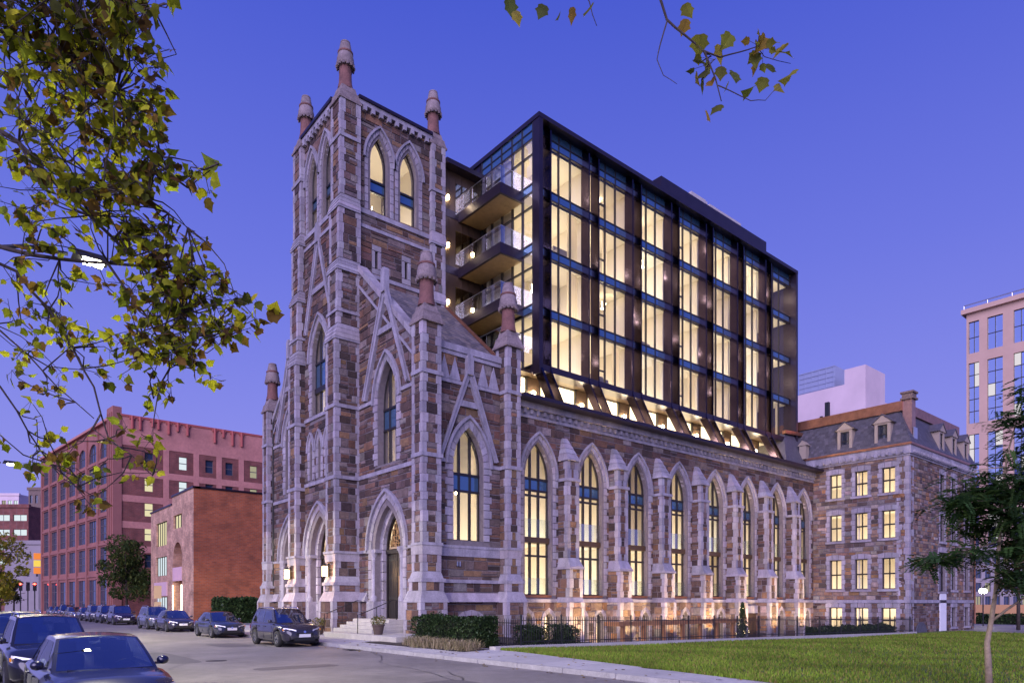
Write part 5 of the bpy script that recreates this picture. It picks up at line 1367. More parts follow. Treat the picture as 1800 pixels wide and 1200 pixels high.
# --- pink painted warehouse at the bend of the street
wh = thing('warehouse', 'six-storey pink painted brick warehouse with tall window bays and red roof pipes', 'building')
cx0, cy0 = 85*(.63956+(-.578)*.76875), 85*(.76875+.578*.63956)
e_u = Vector((.63956*.6934-.76875*.7206, .76875*.6934+.63956*.7206)); e_n = Vector((-e_u.y, e_u.x))
if e_n.x > 0: e_n = -e_n
fWh = Fr((cx0, cy0), (e_u.x, e_u.y), (e_n.x, e_n.y)); LW = 37.6
wins = []; nb = 7; bw = (LW-2.4)/nb
fz = [(.6, 5.0), (6.2, 9.2), (10.0, 12.9), (13.7, 16.5), (17.3, 20.0), (20.7, 23.2)]
for i in range(nb):
    u0 = 2.4+i*bw+.42; u1 = 2.4+(i+1)*bw-.42
    for k, (a, b) in enumerate(fz):
        wins.append((warch(u0, u1, a, b) if k == 5 and i < 5 else wrect(u0, u1, a, b), k, i))
holes_wall(wh, fWh, 0, LW, -.2, 25.0, wins, M['pinkdark'], reveal=.2)
for p, k, i in wins:
    pane_in(wh, fWh, p, -.18, M['skypane'], (4 if k else 3, 3 if k < 5 else 2), M['greyframe'], .045)
for i in range(nb+1):
    u = 2.4+i*bw; m = MB(); fbox(m, fWh, u-.30, u+.30, -.2, 24.2, .0, .22); fprism(m, fWh, [(u-.30, 24.2), (u+.30, 24.2), (u, 24.9)], 0, .2); m.build('pier', M['pinkdark'], wh)
for z in (5.5, 9.5, 13.2, 16.8, 20.3):
    m = MB(); fbox(m, fWh, 0, LW, z-.12, z+.16, 0, .14); m.build('band', M['pinkdark'], wh)
m = MB(); fbox(m, fWh, -.2, 2.2, -.2, 26.3, -.5, .5)
for q in range(3): fbox(m, fWh, .1+q*.7, .35+q*.7, -.2, 25.6, .5, .64)
m.build('corner_tower', M['pinkdark'], wh)
m = MB(); fbox(m, fWh, 2.2, LW, 25.0, 25.3, -.8, .45); m.build('coping', M['pinkpaint'], wh)
fWS = FS(cy0); X0 = cx0+.3; X1 = cx0+60
SWn = []
cols = [(262, 'litpane'), (322, 'coolpane'), (368, 'skypane'), (403, 'skypane'), (446, 'litpane2')]
for (px, mt) in cols:
    t_ = (px-900)/1202; d_ = cy0/(.76875-.63956*t_); x_ = d_*(.63956+.76875*t_)
    for k, yy in enumerate((806, 851, 895, 938, 985)):
        z_ = 2+(1058-yy)*86.9/1202; SWn.append((wrect(x_-.5, x_+.5, z_-.85, z_+.85), mt if k in (1, 2, 3) or px in (322, 446) else 'skypane', x_))
holes_wall(wh, fWS, X0, X1, -.2, 25.2, SWn, M['brick_red'], name='side_wall')
for p, mt, _ in SWn: pane_in(wh, fWS, p, -.25, M[mt], (1, 2), M['greyframe'], .05)
zz = [2+(1058-y)*85/1202 for y in (828, 872, 918, 962)]
m = MB(); fbox(m, fWS, X0, X1, 21.7, 25.25, 0, .05); m.build('painted_parapet', M['pinkpaint'], wh)
for k, z in enumerate((18.3, 15.05, 11.75, 8.7, 5.2)):
    m = MB(); fbox(m, fWS, X0, X1, z-.42, z+.42, 0, .052); m.build('painted_band', M['pinkpaint'], wh)
for px in (292, 345, 385, 424):
    t_ = (px-900)/1202; d_ = cy0/(.76875-.63956*t_); x_ = d_*(.63956+.76875*t_); m = MB(); fbox(m, fWS, x_-.35, x_+.35, 0, 21.7, 0, .054); m.build('painted_pilaster', M['pinkpaint'], wh)
m = MB(); fbox(m, fWS, X0-.4, X1, 25.25, 25.5, -1, .15); m.build('coping', M['redcap'], wh)
for px in (232, 246, 268, 278, 296, 312, 329, 377, 392, 408, 424):
    t_ = (px-900)/1202; d_ = cy0/(.76875-.63956*t_); x_ = d_*(.63956+.76875*t_); p = MB(); l = random.uniform(1.0, 2.0)
    p.tube([(x_, cy0-.25, 25.4), (x_, cy0-.25, 25.4-l)], .17, 8); p.box(x_-.3, x_+.3, cy0-.3, cy0, 25.0, 25.3); p.build('roof_pipe', M['redcap'], wh)
m = MB(); m.add([(cx0, cy0, 24.6), (X1, cy0, 24.6), (X1, cy0+35, 24.6), (cx0+e_u.x*LW, cy0+e_u.y*LW, 24.6)], [(0, 1, 2, 3)]); m.build('roof', M['greyblock'], wh)

# --- far-left blocks down the street
def simple_block(name, lab, px0, px1, ytop, d, mt, wins=None, depth_=14, wmat='skypane', xb=None):
    t = thing(name, lab, 'building')
    def pt(px, dd): s = (px-900)/1202; return Vector(((.63956+.76875*s)*dd, (.76875-.63956*s)*dd))
    a = pt(px0, d); b = pt(px1, d); u = (b-a).normalized(); n = Vector((u.y, -u.x))
    if n.dot(-a) < 0: n = -n
    L = (b-a).length; Z = 2+(1058-ytop)*d/1202; fr = Fr((a.x, a.y), (u.x, u.y), (n.x, n.y))
    ws = []
    if wins:
        nc, nr, fu_, fz_, z0 = wins
        for i in range(nc):
            for k in range(nr):
                uc = L*(i+.5)/nc; zc = z0+(Z-1.2-z0)*(k+.5)/nr; ws.append((wrect(uc-L/nc*fu_/2, uc+L/nc*fu_/2, zc-(Z-z0)/nr*fz_/2, zc+(Z-z0)/nr*fz_/2), k, i))
    m = MB(); wall_sheet(m, fr, [(0, -1), (L, -1), (L, Z), (0, Z)], [w[0] for w in ws], .4)
    m.add([fr.P(0, -1, 0), fr.P(0, -1, -depth_), fr.P(0, Z, -depth_), fr.P(0, Z, 0)], [(0, 1, 2, 3)]); m.add([fr.P(L, -1, 0), fr.P(L, -1, -depth_), fr.P(L, Z, -depth_), fr.P(L, Z, 0)], [(0, 1, 2, 3)]); m.add([fr.P(0, Z, 0), fr.P(L, Z, 0), fr.P(L, Z, -depth_), fr.P(0, Z, -depth_)], [(0, 1, 2, 3)])
    m.build('walls', mt, t); m = MB(); fbox(m, fr, -.3, L+.3, Z-.5, Z+.3, -.5, .25); m.build('parapet', mt, t)
    for w, k, i in ws: pane_in(t, fr, w, -.3, M[wmat] if (i*7+k*3) % 5 else M['litpane2'], (2, 1), M['greyframe'], .06)
    return t
simple_block('grey_block', 'plain grey rendered block at the far end of the street', 8, 74, 952, 135, M['greyblock'], (4, 2, .3, .3, 6))
simple_block('slim_tower', 'slim tan apartment tower beyond the pink warehouse', 50, 78, 858, 190, M['brownstone'], (3, 8, .5, .6, 4))
simple_block('office_block', 'dark brick office block with lit window strips at the far left', -40, 50, 888, 165, M['brick_red'], (3, 6, .8, .4, 3), wmat='coolpane')
simple_block('glass_office', 'pale lit glass office behind the dark office block', -30, 33, 868, 230, M['paleblock'], (6, 9, .7, .5, 3), wmat='coolpane')
# petrol-station price sign and traffic lights
t = thing('price_sign', 'tall orange and yellow roadside sign on a post at the far corner', 'sign')
sp = (12.9+7.0, 118.0)
def farpt(px, d): s = (px-900)/1202; return ((.63956+.76875*s)*d, (.76875-.63956*s)*d)
sx, sy = farpt(70, 120); m = MB(); m.box(sx-.2, sx+.2, sy-.2, sy+.2, 0, 7); m.build('post', M['greyblock'], t)
for k, mt in enumerate(('orangesign', 'yellowsign', 'orangesign')):
    m = MB(); m.box(sx-.9, sx+.9, sy-.25, sy+.1, 7+k*1.25, 8.1+k*1.25); m.build('sign_panel', M[mt], t)
for (px, lab) in ((36, 'traffic signal showing red, leftmost of the far group'), (49, 'dark traffic signal on a pole at the far crossing, middle one'), (61, 'traffic signal showing red beside the far grey block')):
    sx, sy = farpt(px, 112); t = thing('traffic_signal', lab, 'traffic light', 'signals at the far crossing', loc=(sx, sy, 0))
    m = MB(); m.tube([(0, 0, 0), (0, 0, 5.2)], .09, 8); m.build('pole', M['iron'], t); m = MB(); m.box(-.25, .25, -.35, .05, 3.9, 5.3); m.build('housing', M['iron'], t)
    m = MB(); m.lathe(-.05, -.4, [(.01, 4.84), (.2, 4.95), (.2, 5.05), (.01, 5.15)], 10); m.build('red_lens', M['redlight'] if px != 49 else M['iron'], t)
# kerb-side sign
t = thing('parking_sign', 'tan rectangular street sign on a thin post by the brick building', 'sign', loc=(14.2, 64.8, .14))
m = MB(); m.tube([(0, 0, 0), (0, 0, 3.2)], .035, 8); m.build('post', M['steel'], t); m = MB(); m.box(-.3, .3, -.05, -.03, 2.2, 3.3); m.build('sign_plate', M['tansign'], t); m = MB(); m.box(-.28, .28, -.05, -.03, 1.2, 1.9); m.build('sign_plate', M['tansign'], t)

# --- pink precast tower on the right, pale block behind the mansard
pt = thing('pink_tower', 'tall pink precast office tower with blue mirrored window columns at the right edge', 'building')
fP = FW(172.7); ws = []
colsY = [(49.2, 51.2), (44.9, 47.7), (39.2, 43.0), (33.5, 37.3), (27.8, 31.6)]
groups = [(56.3, 63.2, 2), (41.0, 54.2, 5), (23.0, 38.6, 5), (6.5, 21, 5)]
holes = [wrect(a, b, g0, g1) for (a, b) in colsY for (g0, g1, n) in groups]
m = MB(); wall_sheet(m, fP, [(24, -1), (51.6, -1), (51.6, 65), (24, 65)], holes, .5); m.add([(172.7, 51.6, -1), (200, 51.6, -1), (200, 51.6, 65), (172.7, 51.6, 65)], [(0, 1, 2, 3)]); m.add([(172.7, 24, -1), (200, 24, -1), (200, 24, 65), (172.7, 24, 65)], [(0, 1, 2, 3)]); m.build('walls', M['pinkstone'], pt)
m = MB(); fbox(m, fP, 23.5, 52.4, 65, 66.0, -3, .9); m.build('cornice', M['pinkstone'], pt)
m = MB(); m.tube([(172.5, 52, 67), (172.5, 25, 67)], .12, 6)
for k in range(7): m.tube([(172.5, 52-k*4.4, 66), (172.5, 52-k*4.4, 67)], .1, 6)
m.build('roof_rail', M['steel'], pt)
rg2 = random.Random(11)
for (a, b) in colsY:
    for (g0, g1, n) in groups:
        fmb = MB(); 
        for k in range(n+1): z = g0+(g1-g0)*k/n; fbox(fmb, fP, a, b, z-.08, z+.08, -.45, -.36)
        nv = 2 if b-a < 3 else 3
        for k in range(nv+1): u = a+(b-a)*k/nv; fbox(fmb, fP, max(a, u-.07), min(b, u+.07), g0, g1, -.452, -.355)
        w = fmb.build('window', M['frame'], pt)
        for k in range(n):
            for j in range(nv):
                u0 = a+(b-a)*j/nv; u1 = a+(b-a)*(j+1)/nv; z0 = g0+(g1-g0)*k/n; z1 = g0+(g1-g0)*(k+1)/n
                q = MB(); q.add([fP.P(u0, z0, -.42), fP.P(u1, z0, -.42), fP.P(u1, z1, -.42), fP.P(u0, z1, -.42)], [(0, 1, 2, 3)])
                q.build('pane', M['towerlit'] if rg2.random() < .13 else M['bluepane'], w)
pb = thing('pale_block', 'windowless pale pink block with rooftop plant behind the mansard roof', 'building')
m = MB(); m.box(108.9, 116, 46, 49.2, 0, 38.5); m.box(108.9, 125, 49.2, 66, 0, 36.2)
m.build('walls', M['paleblock'], pb)
m = MB(); m.box(110.5, 120, 51.5, 57.5, 36.2, 40.2)
for k in range(5): m.box(110.42, 110.5, 51.6+k*1.2, 51.7+k*1.2, 36.2, 40.2); m.box(110.40, 110.5, 51.5, 57.5, 36.8+k*.8, 36.86+k*.8)
m.build('rooftop_plant', M['plantblue'], pb)
m = MB(); m.lathe(112, 47.5, [(.5, 38.5), (.5, 39.2), (.2, 39.4)], 12); m.build('roof_vent', M['iron'], pb)
m = MB(); m.box(105.3, 105.8, 50, 50.6, 24, 33); m.box(105.3, 105.6, 51, 51.4, 24, 31); m.build('mast_duct', M['iron'], pb)
simple_block('lit_low_building', 'low building with lit ground floor beyond the lawn at the right edge', 1712, 1860, 962, 135, M['greyblock'], (9, 4, .6, .6, 1), wmat='skypane')
t = thing('boundary_wall', 'orange-lit low wall beyond the side street at the right edge', 'wall')
a = farpt(1700, 92); b = farpt(1900, 84); m = MB(); m.bar((a[0], a[1], .8), (b[0], b[1], .8), .4, 1.8); m.build('wall', M['orangelit'], t)
hedge(*sorted((farpt(1712, 80)[0], farpt(1712, 80)[0]+1.5)), *sorted((farpt(1712, 80)[1], farpt(1860, 60)[1])), -.5, 1.1, 3000, 'dark clipped hedge beyond the side street at the right edge', size=.16)

# ------------------------------------------------------------------ street lamps
def street_lamp(px_head, x, y, h, lab, arm_from, energy):
    t = thing('street_lamp', lab, 'street lamp', 'cobra-head street lamps', loc=(arm_from, y, .14))
    m = MB(); m.tube([(0, 0, 0), (0, 0, h-.8)], [.11, .07], 10); m.build('pole', M['steelgrey'], t, smooth=True)
    m = MB(); m.tube([(0, 0, h-1.0), (.3, 0, h-.35), (.9, 0, h-.12), (x-arm_from-.45, 0, h-.05)], .04, 8); m.build('arm', M['iron'], t, smooth=True)
    m = MB(); L = x-arm_from; m.frus((L-.38, L+.26, -.15, .15), (L-.32, L+.18, -.09, .09), h-.06, h+.08); m.build('lamp_head', M['iron'], t)
    m = MB(); m.frus((L-.17, L+.17, -.10, .10), (L-.20, L+.20, -.12, .12), h-.13, h-.06); m.build('lens', M['streetlens'], t)
    lightobj('street_light', 'SPOT', (L, 0, h-.2), energy, (1.0, .92, .62), t, .15, (L, 0, 0), 172, .1)
    return t
street_lamp(165, 2.4, 16.5, 9.0, 'street lamp shining through the plane tree leaves', .35, 5200)
street_lamp(20, 2.7, 43.3, 9.0, 'bright street lamp on a long arm farther up the street at the left edge', .35, 13000)
t = thing('twin_lamp', 'twin-globe lamp post glowing beyond the lawn', 'street lamp', loc=(*farpt(1728, 72), -.5))
m = MB(); m.tube([(0, 0, 0), (0, 0, 3.4)], .06, 8); m.bar((-.45, 0, 3.4), (.45, 0, 3.4), .05, .05); m.build('post', M['iron'], t)
for q in (-.45, .45):
    m = MB(); m.lathe(q, 0, [(.02, 3.42), (.2, 3.55), (.24, 3.7), (.2, 3.85), (.02, 3.98)], 12); m.build('globe', M['streetlens'], t, smooth=True)
lightobj('twin_light', 'POINT', (0, 0, 3.7), 250, (1.0, .85, .6), t, .3)
# ------------------------------------------------------------------ cars
M['tyre'] = mat('tyre_rubber', (.012, .012, .013), rough=.8)
M['alloy'] = mat('alloy_wheel', (.38, .38, .40), rough=.3, metal=.9)
M['carglass'] = glass_mat('car_glass', tint=(.34, .40, .50), refl=.075)
M['carseat'] = mat('car_seat', (.05, .045, .045), rough=.8)
M['cartrim'] = mat('black_car_trim', (.012, .012, .013), rough=.45)
M['chrome'] = mat('chrome', (.75, .75, .78), rough=.1, metal=1.0)
M['headlamp'] = mat('headlamp_lens', (.55, .56, .60), rough=.08, spec=1.0, coat=1.0)
M['amber'] = mat('amber_lens', (.75, .28, .03), rough=.15, coat=1.0)
M['plate'] = mat('number_plate', (.62, .62, .64), rough=.5)
M['sticker'] = mat('green_sticker', (.15, .55, .42), rough=.6)
def carpaint(nm, c): return mat(nm, tuple(v*.6 for v in c), rough=.2, metal=.0, spec=.4, coat=.8)
def lerp(a, b, t): return a+(b-a)*t
def interp(tab, x):
    for (x0, v0), (x1, v1) in zip(tab, tab[1:]):
        if x <= x1:
            t = (x-x0)/(x1-x0) if x1 > x0 else 0; t = max(0, min(1, t)); t = t*t*(3-2*t)*.5+t*.5; return lerp(v0, v1, t)
    return tab[-1][1]
def make_car(kind, paint, label, group=None):
    suv = kind == 'suv'
    L, W, H = (4.62, 1.86, 1.68) if suv else (4.65, 1.80, 1.45)
    root = thing('parked_suv' if suv else 'parked_sedan', label, 'car', group)
    wr = .355 if suv else .325; xf, xr = L/2-.92, -L/2+.98; hw = W/2
    sill = .27 if suv else .22
    top = ([(-L/2, .92), (-L/2+.05, 1.0), (-L/2+.3, 1.05), (0, 1.04), (xf-.55, 1.03), (xf-.2, 1.02), (xf+.35, .97), (L/2-.25, .86), (L/2-.06, .74), (L/2, .66)] if suv else
           [(-L/2, .84), (-L/2+.06, .93), (-L/2+.35, .97), (-L/2+.9, .96), (0, .93), (xf-.45, .93), (xf-.1, .90), (xf+.4, .84), (L/2-.22, .74), (L/2-.05, .64), (L/2, .56)])
    wid = [(-L/2, hw*.80), (-L/2+.12, hw*.90), (-L/2+.5, hw*.97), (-.6, hw), (.6, hw), (xf+.1, hw*.985), (L/2-.45, hw*.94), (L/2-.15, hw*.82), (L/2, hw*.66)]
    xs = sorted(set([-L/2, -L/2+.04, -L/2+.12, -L/2+.3, -L/2+.48] + [xr+wr*1.18*math.cos(math.pi*k/8) for k in range(9)] + [xr+.6, -.3, 0, .3, xf-.6] + [xf+wr*1.18*math.cos(math.pi*k/8) for k in range(9)] + [L/2-.42, L/2-.3, L/2-.16, L/2-.07, L/2-.02, L/2]))
    def low(x):
        z = sill
        for c in (xf, xr):
            d = abs(x-c)
            if d < wr*1.18: z = max(z, wr+math.sqrt(max(0, (wr*1.18)**2-d*d)))
        if x > L/2-.16: z = max(z, sill+(x-L/2+.16)*.6)
        return z
    m = MB(); rows = []
    for x in xs:
        w = interp(wid, x); t = interp(top, x); lo = low(x); b = t-.10
        mid = max(lo+.04, .58)
        pr = [(w*.93, lo), (w*.985, min(lo+.06, b-.05)), (w*1.0, min(max(mid, lo+.08), b-.03)), (w*.985, b-.015), (w*.93, b+.055), (w*.80, t-.008), (w*.45, t+.018), (0, t+.03)]
        rows.append([(x, y, z) for y, z in pr]+[(x, -y, z) for y, z in pr[-2::-1]])
    n = len(rows[0]); vs = [p for r_ in rows for p in r_]; fs = []
    for i in range(len(rows)-1):
        for k in range(n-1): fs.append((i*n+k, (i+1)*n+k, (i+1)*n+k+1, i*n+k+1))
    fs.append(tuple(range(n))); fs.append(tuple((len(rows)-1)*n+k for k in range(n))[::-1])
    m.add(vs, fs); m.build('body', paint, root, smooth=True, angle=50)
    m = MB(); m.box(-L/2+.25, L/2-.3, -hw+.2, hw-.2, .17, .6); m.build('underbody', M['cartrim'], root)
    # cabin shell
    if suv: A0, A1, C1, C0 = xf-.42, xf-1.15, -L/2+.48, -L/2+.10
    else: A0, A1, C1, C0 = xf-.32, xf-1.12, -.98, -L/2+.62
    zb0 = interp(top, A0)-.03; zbr = interp(top, C0)-.02; wb = hw*.90; wt = hw*.66; zr = H-.05
    def roofpt(x, s):     # s -1..1 across
        t = (x-C1)/(A1-C1); return (x, wt*s, zr+.05*(1-s*s)*.9+.035*math.sin(math.pi*max(0, min(1, t))))
    R_ = MB(); nx, ns = 8, 8; vs = []
    for i in range(nx+1):
        for j in range(ns+1): vs.append(roofpt(lerp(C1, A1, i/nx), -1+2*j/ns))
    R_.add(vs, [(i*(ns+1)+j, (i+1)*(ns+1)+j, (i+1)*(ns+1)+j+1, i*(ns+1)+j+1) for i in range(nx) for j in range(ns)])
    def screen(x0, z0, w0, x1, w1, bow, off=0., inset=0.):
        vs = []; nu, nv = 10, 4
        for i in range(nv+1):
            t = lerp(inset, 1-inset*.6, i/nv)
            for j in range(nu+1):
                s = (-1+2*j/nu)*(1-inset*1.1); x = lerp(x0, x1, t); w = lerp(w0, w1, t); z = lerp(z0, roofpt(x1, s)[2], t)+.03*math.sin(math.pi*t)
                vs.append((x+math.copysign(off, bow)+bow*(1-s*s)*(1-t*.75)-bow*.0, w*s, z+off*.8))
        return vs, [(i*(nu+1)+j, (i+1)*(nu+1)+j, (i+1)*(nu+1)+j+1, i*(nu+1)+j+1) for i in range(nv) for j in range(nu)]
    def rim(args, ins):        # painted surround of a screen, glass opening left open
        nu = 10; o, _ = screen(*args); n_, _ = screen(*args, inset=ins); per = [j for j in range(nu+1)]+[i*(nu+1)+nu for i in range(1, 5)]+[4*(nu+1)+j for j in range(nu-1, -1, -1)]+[i*(nu+1) for i in range(3, 0, -1)]
        k = len(per); R_.add([o[i] for i in per]+[n_[i] for i in per], [(i, (i+1) % k, k+(i+1) % k, k+i) for i in range(k)])
    scr = (('windshield', (A0, zb0, wb*.93, A1, wt, .14)), ('rear_window', (C0, zbr, wb*.93, C1, wt, -.08)))
    for nm, a in scr: rim(a, .08)
    spl = [(.10, .44), (.475, .80)] if not suv else [(.09, .40), (.43, .72), (.75, .93)]
    def sidept(t, q, sg, off=0):
        xb = lerp(A0, C0, t); xt = lerp(A1, C1, t); zb_ = interp(top, xb)-.05; bel = wb*(.93+.10*math.sin(math.pi*t))
        y = lerp(bel, wt, q*(.42/.5) if q <= .5 else lerp(.42, 1, (q-.5)*2)); zt2 = roofpt(xt, 1)[2]
        z = lerp(zb_, lerp(zb_, zr, .5), q*2) if q <= .5 else lerp(lerp(zb_, zr, .5), zt2, (q-.5)*2)
        return (lerp(xb, xt, q), sg*(y+off), z)
    for sg in (1, -1):
        def patch(t0, t1, q0, q1, nt_=4, nq=3):
            vs = [sidept(lerp(t0, t1, i/nt_), lerp(q0, q1, j/nq), sg) for i in range(nt_+1) for j in range(nq+1)]
            R_.add(vs, [(i*(nq+1)+j, (i+1)*(nq+1)+j, (i+1)*(nq+1)+j+1, i*(nq+1)+j+1) for i in range(nt_) for j in range(nq)])
        patch(0, 1, 0, .12, 10, 1); patch(0, 1, .88, 1, 10, 1)
        cuts = [0]+[v for ab in spl for v in ab]+[1]
        for i in range(0, len(cuts), 2): patch(cuts[i], cuts[i+1], .12, .88, 2, 4)
    R_.build('cabin', paint, root, smooth=True, angle=45)
    for nm, a in scr:
        g = MB(); v, f = screen(*a, off=.004, inset=.075); g.add(v, f); g.build(nm, M['carglass'], root, smooth=True)
    ins = MB(); zs_ = .62 if suv else .48                      # dark trim, dashboard, seats, wheel
    ins.box(C0+.35, A0-.15, -hw*.80, hw*.80, .35, zs_); ins.add([(A0-.02, -hw*.78, zb0-.06), (A0-.02, hw*.78, zb0-.06), (A0-.55, hw*.74, zb0-.02), (A0-.55, -hw*.74, zb0-.02), (A0-.6, hw*.74, zs_), (A0-.6, -hw*.74, zs_)], [(0, 1, 2, 3), (3, 2, 4, 5)])
    ins.build('dashboard', M['cartrim'], root)
    for xs_ in (A1-.25, A1-1.15):
        for sg in (1, -1):
            se = MB(); y = sg*hw*.42; se.frus((xs_-.1, xs_+.42, y-.24, y+.24), (xs_-.1, xs_+.40, y-.22, y+.22), zs_, zs_+.14); se.bar((xs_-.02, y, zs_+.1), (xs_-.22, y, zs_+.62), .46, .12, up=(1, 0, 0)); se.bar((xs_-.23, y, zs_+.64), (xs_-.27, y, zs_+.84), .25, .09, up=(1, 0, 0)); se.build('seat', M['carseat'], root)
    st = MB(); k = 16; st.tube([(A0-.72+.10*math.sin(2*math.pi*q/k), hw*.42+.18*math.cos(2*math.pi*q/k), zb0-.02+.16*math.sin(2*math.pi*q/k)) for q in range(k+1)], .014, 6); st.build('steering_wheel', M['cartrim'], root)
    st = MB(); st.box(A1+.02, A1+.06, -.1, .1, zr-.16, zr-.09); st.build('rear_view_mirror', M['cartrim'], root)
    for sg in (1, -1):
        for (t0, t1) in spl:
            g = MB(); nn, nq = 5, 4; vs = [sidept(lerp(t0, t1, i/nn), lerp(.12, .88, j/nq), sg, .004) for i in range(nn+1) for j in range(nq+1)]
            g.add(vs, [(i*(nq+1)+j, (i+1)*(nq+1)+j, (i+1)*(nq+1)+j+1, i*(nq+1)+j+1) for i in range(nn) for j in range(nq)]); g.build('side_window', M['carglass'], root, smooth=True)
        mr_ = MB(); x = A0-.32; y = sg*(hw*.93+.06); z = interp(top, A0)+.03
        mr_.lathe(x, y, [(.02, z-.01), (.07, z+.01), (.095, z+.05), (.09, z+.10), (.06, z+.13), (.01, z+.14)], 14); mr_.box(x-.02, x+.05, min(y, sg*hw*.86), max(y, sg*hw*.86), z+.0, z+.04); mr_.build('mirror', paint, root, smooth=True, angle=40)
        for xd in (A0-.45, -.18 if not suv else -.28):
            hnd = MB(); hnd.bar((xd-.62, sg*hw*1.003, .80 if not suv else .88), (xd-.44, sg*hw*1.003, .80 if not suv else .88), .03, .03); hnd.build('door_handle', paint, root)
        dl = MB()
        for xd in (A0-.15, -.15, -1.12): dl.bar((xd, sg*hw*.999, .34), (xd-.02, sg*hw*.985, interp(top, xd)-.12), .012, .012, up=(0, 1, 0))
        dl.build('door_gap', M['cartrim'], root)
        # lights
        hl = MB(); y1, y2 = sg*hw*.40, sg*hw*.86; zt_ = interp(top, L/2-.2)-.05
        hl.add([(L/2-.05, y1, zt_-.10), (L/2-.07, y1, zt_-.02), (L/2-.40, y2*1.03, zt_+.07), (L/2-.36, y2*1.05, zt_-.08), (L/2-.16, sg*hw*.72, zt_-.12), (L/2-.18, sg*hw*.68, zt_+.035)], [(0, 4, 5, 1), (4, 3, 2, 5)])
        hl.v = [(p[0]+.035, p[1], p[2]) for p in hl.v]; h_ = hl.build('headlight', M['headlamp'], root, smooth=True)
        am = MB(); am.box(L/2-.36, L/2-.30, *sorted((sg*hw*.885, sg*hw*.925)), zt_-.06, zt_+.02); am.build('turn_signal', M['amber'], h_)
        tl = MB(); tl.box(-L/2-.005, -L/2+.16, *sorted((sg*hw*.58, sg*hw*.865)), .72, .90); tl.build('tail_light', M['redlens'], root)
        fg = MB(); fg.box(L/2-.18, L/2-.03, *sorted((sg*hw*.52, sg*hw*.72)), .34, .46); fg.build('fog_lamp', M['cartrim'], root)
    gr = MB(); zg = interp(top, L/2-.03)
    gr.box(L/2-.10, L/2+.012, -hw*.42, hw*.42, zg-.17, zg-.07)
    for q in range(3): gr.box(L/2-.0, L/2+.02, -hw*.40, hw*.40, zg-.16+q*.035, zg-.145+q*.035)
    gr.build('grille', M['cartrim'], root)
    m = MB(); m.box(L/2-.12, L/2+.01, -hw*.5, hw*.5, .28, .43); m.build('air_dam', M['cartrim'], root)
    m = MB(); m.box(L/2+.0, L/2+.03, -.26, .26, .44, .58); m.build('number_plate', M['plate'], root)
    m = MB(); m.lathe(0, 0, [(.055, 0), (.055, .02)], 14); e = m.build('badge', M['chrome'], root); e.location = (L/2+.005, 0, zg-.03); e.rotation_euler = (0, R(75), 0)
    m = MB(); m.bar((A0+.07, hw*.62, zb0+.02), (A0+.02, -.05, zb0+.045), .02, .02); m.bar((A0+.07, -.02, zb0+.03), (A0+.0, -hw*.6, zb0+.045), .02, .02); m.build('wiper', M['cartrim'], root)
    st = MB(); v, f = screen(A0, zb0, wb*.93, A1, wt, .14, off=.014, inset=.09); st.add([v[i] for i in (1, 2, 13, 12)], [(0, 1, 2, 3)])
    if suv:
        for sg in (1, -1):
            rr_ = MB(); rr_.tube([(A1-.05, sg*wt*.93, zr+.03), (A1-.2, sg*wt*.93, zr+.10), (C1+.2, sg*wt*.93, zr+.11), (C1, sg*wt*.93, zr+.03)], .02, 6); rr_.build('roof_rail', M['chrome'], root, smooth=True)
        m = MB(); m.frus((C1-.2, C1+.15, -wt*.9, wt*.9), (C1-.1, C1+.15, -wt*.85, wt*.85), zr+.01, zr+.06); m.build('spoiler', paint, root)
    else:
        m = MB(); m.tube([(-L/2+.5, 0, zbr+.0), (-L/2+.45, 0, zbr+.01)], .01, 4)
    for (x, s) in ((xf, 1), (xf, -1), (xr, 1), (xr, -1)):
        y = s*(hw-.11); w_ = MB(); prof = [(wr*.62, -.10), (wr*.92, -.105), (wr, -.08), (wr, .08), (wr*.92, .105), (wr*.62, .10)]
        k = 22; vs = [(x+r*math.cos(2*math.pi*q/k), y+o, wr+r*math.sin(2*math.pi*q/k)) for r, o in prof for q in range(k)]
        w_.add(vs, [(i*k+q, i*k+(q+1) % k, ((i+1) % 6)*k+(q+1) % k, ((i+1) % 6)*k+q) for i in range(6) for q in range(k)]); tw_ = w_.build('wheel', M['tyre'], root, smooth=True, angle=50)
        r_ = MB(); yo = y+s*.07
        for q in range(5):
            a = 2*math.pi*q/5+.3; r_.bar((x, yo, wr), (x+wr*.63*math.cos(a), yo, wr+wr*.63*math.sin(a)), .03, .085, up=(-math.sin(a), 0, math.cos(a)))
        vs = [(x+r*math.cos(2*math.pi*q/k), yo+o, wr+r*math.sin(2*math.pi*q/k)) for r, o in ((wr*.64, -.03), (wr*.64, .02), (wr*.58, .02), (wr*.58, -.03)) for q in range(k)]
        r_.add(vs, [(i*k+q, i*k+(q+1) % k, ((i+1) % 4)*k+(q+1) % k, ((i+1) % 4)*k+q) for i in range(4) for q in range(k)]); r_.build('rim', M['alloy'], tw_)
        d_ = MB(); d_.add([(x+wr*.6*math.cos(2*math.pi*q/k), yo-s*.06, wr+wr*.6*math.sin(2*math.pi*q/k)) for q in range(k)], [tuple(range(k))]); d_.build('brake_disc', M['cartrim'], tw_)
    return root
M['redlens'] = mat('tail_lens', (.35, .015, .015), rough=.15, coat=1.0)
PAINT0 = carpaint('paint_base', (.02, .022, .05))
protos = {'sedan': make_car('sedan', PAINT0, 'x'), 'suv': make_car('suv', PAINT0, 'x')}
used = set()
def paint_tree(o, pm):
    if o.type == 'MESH' and o.data.materials and o.data.materials[0] == PAINT0:
        o.material_slots[0].link = 'OBJECT'; o.material_slots[0].material = pm
    for c in o.children: paint_tree(c, pm)
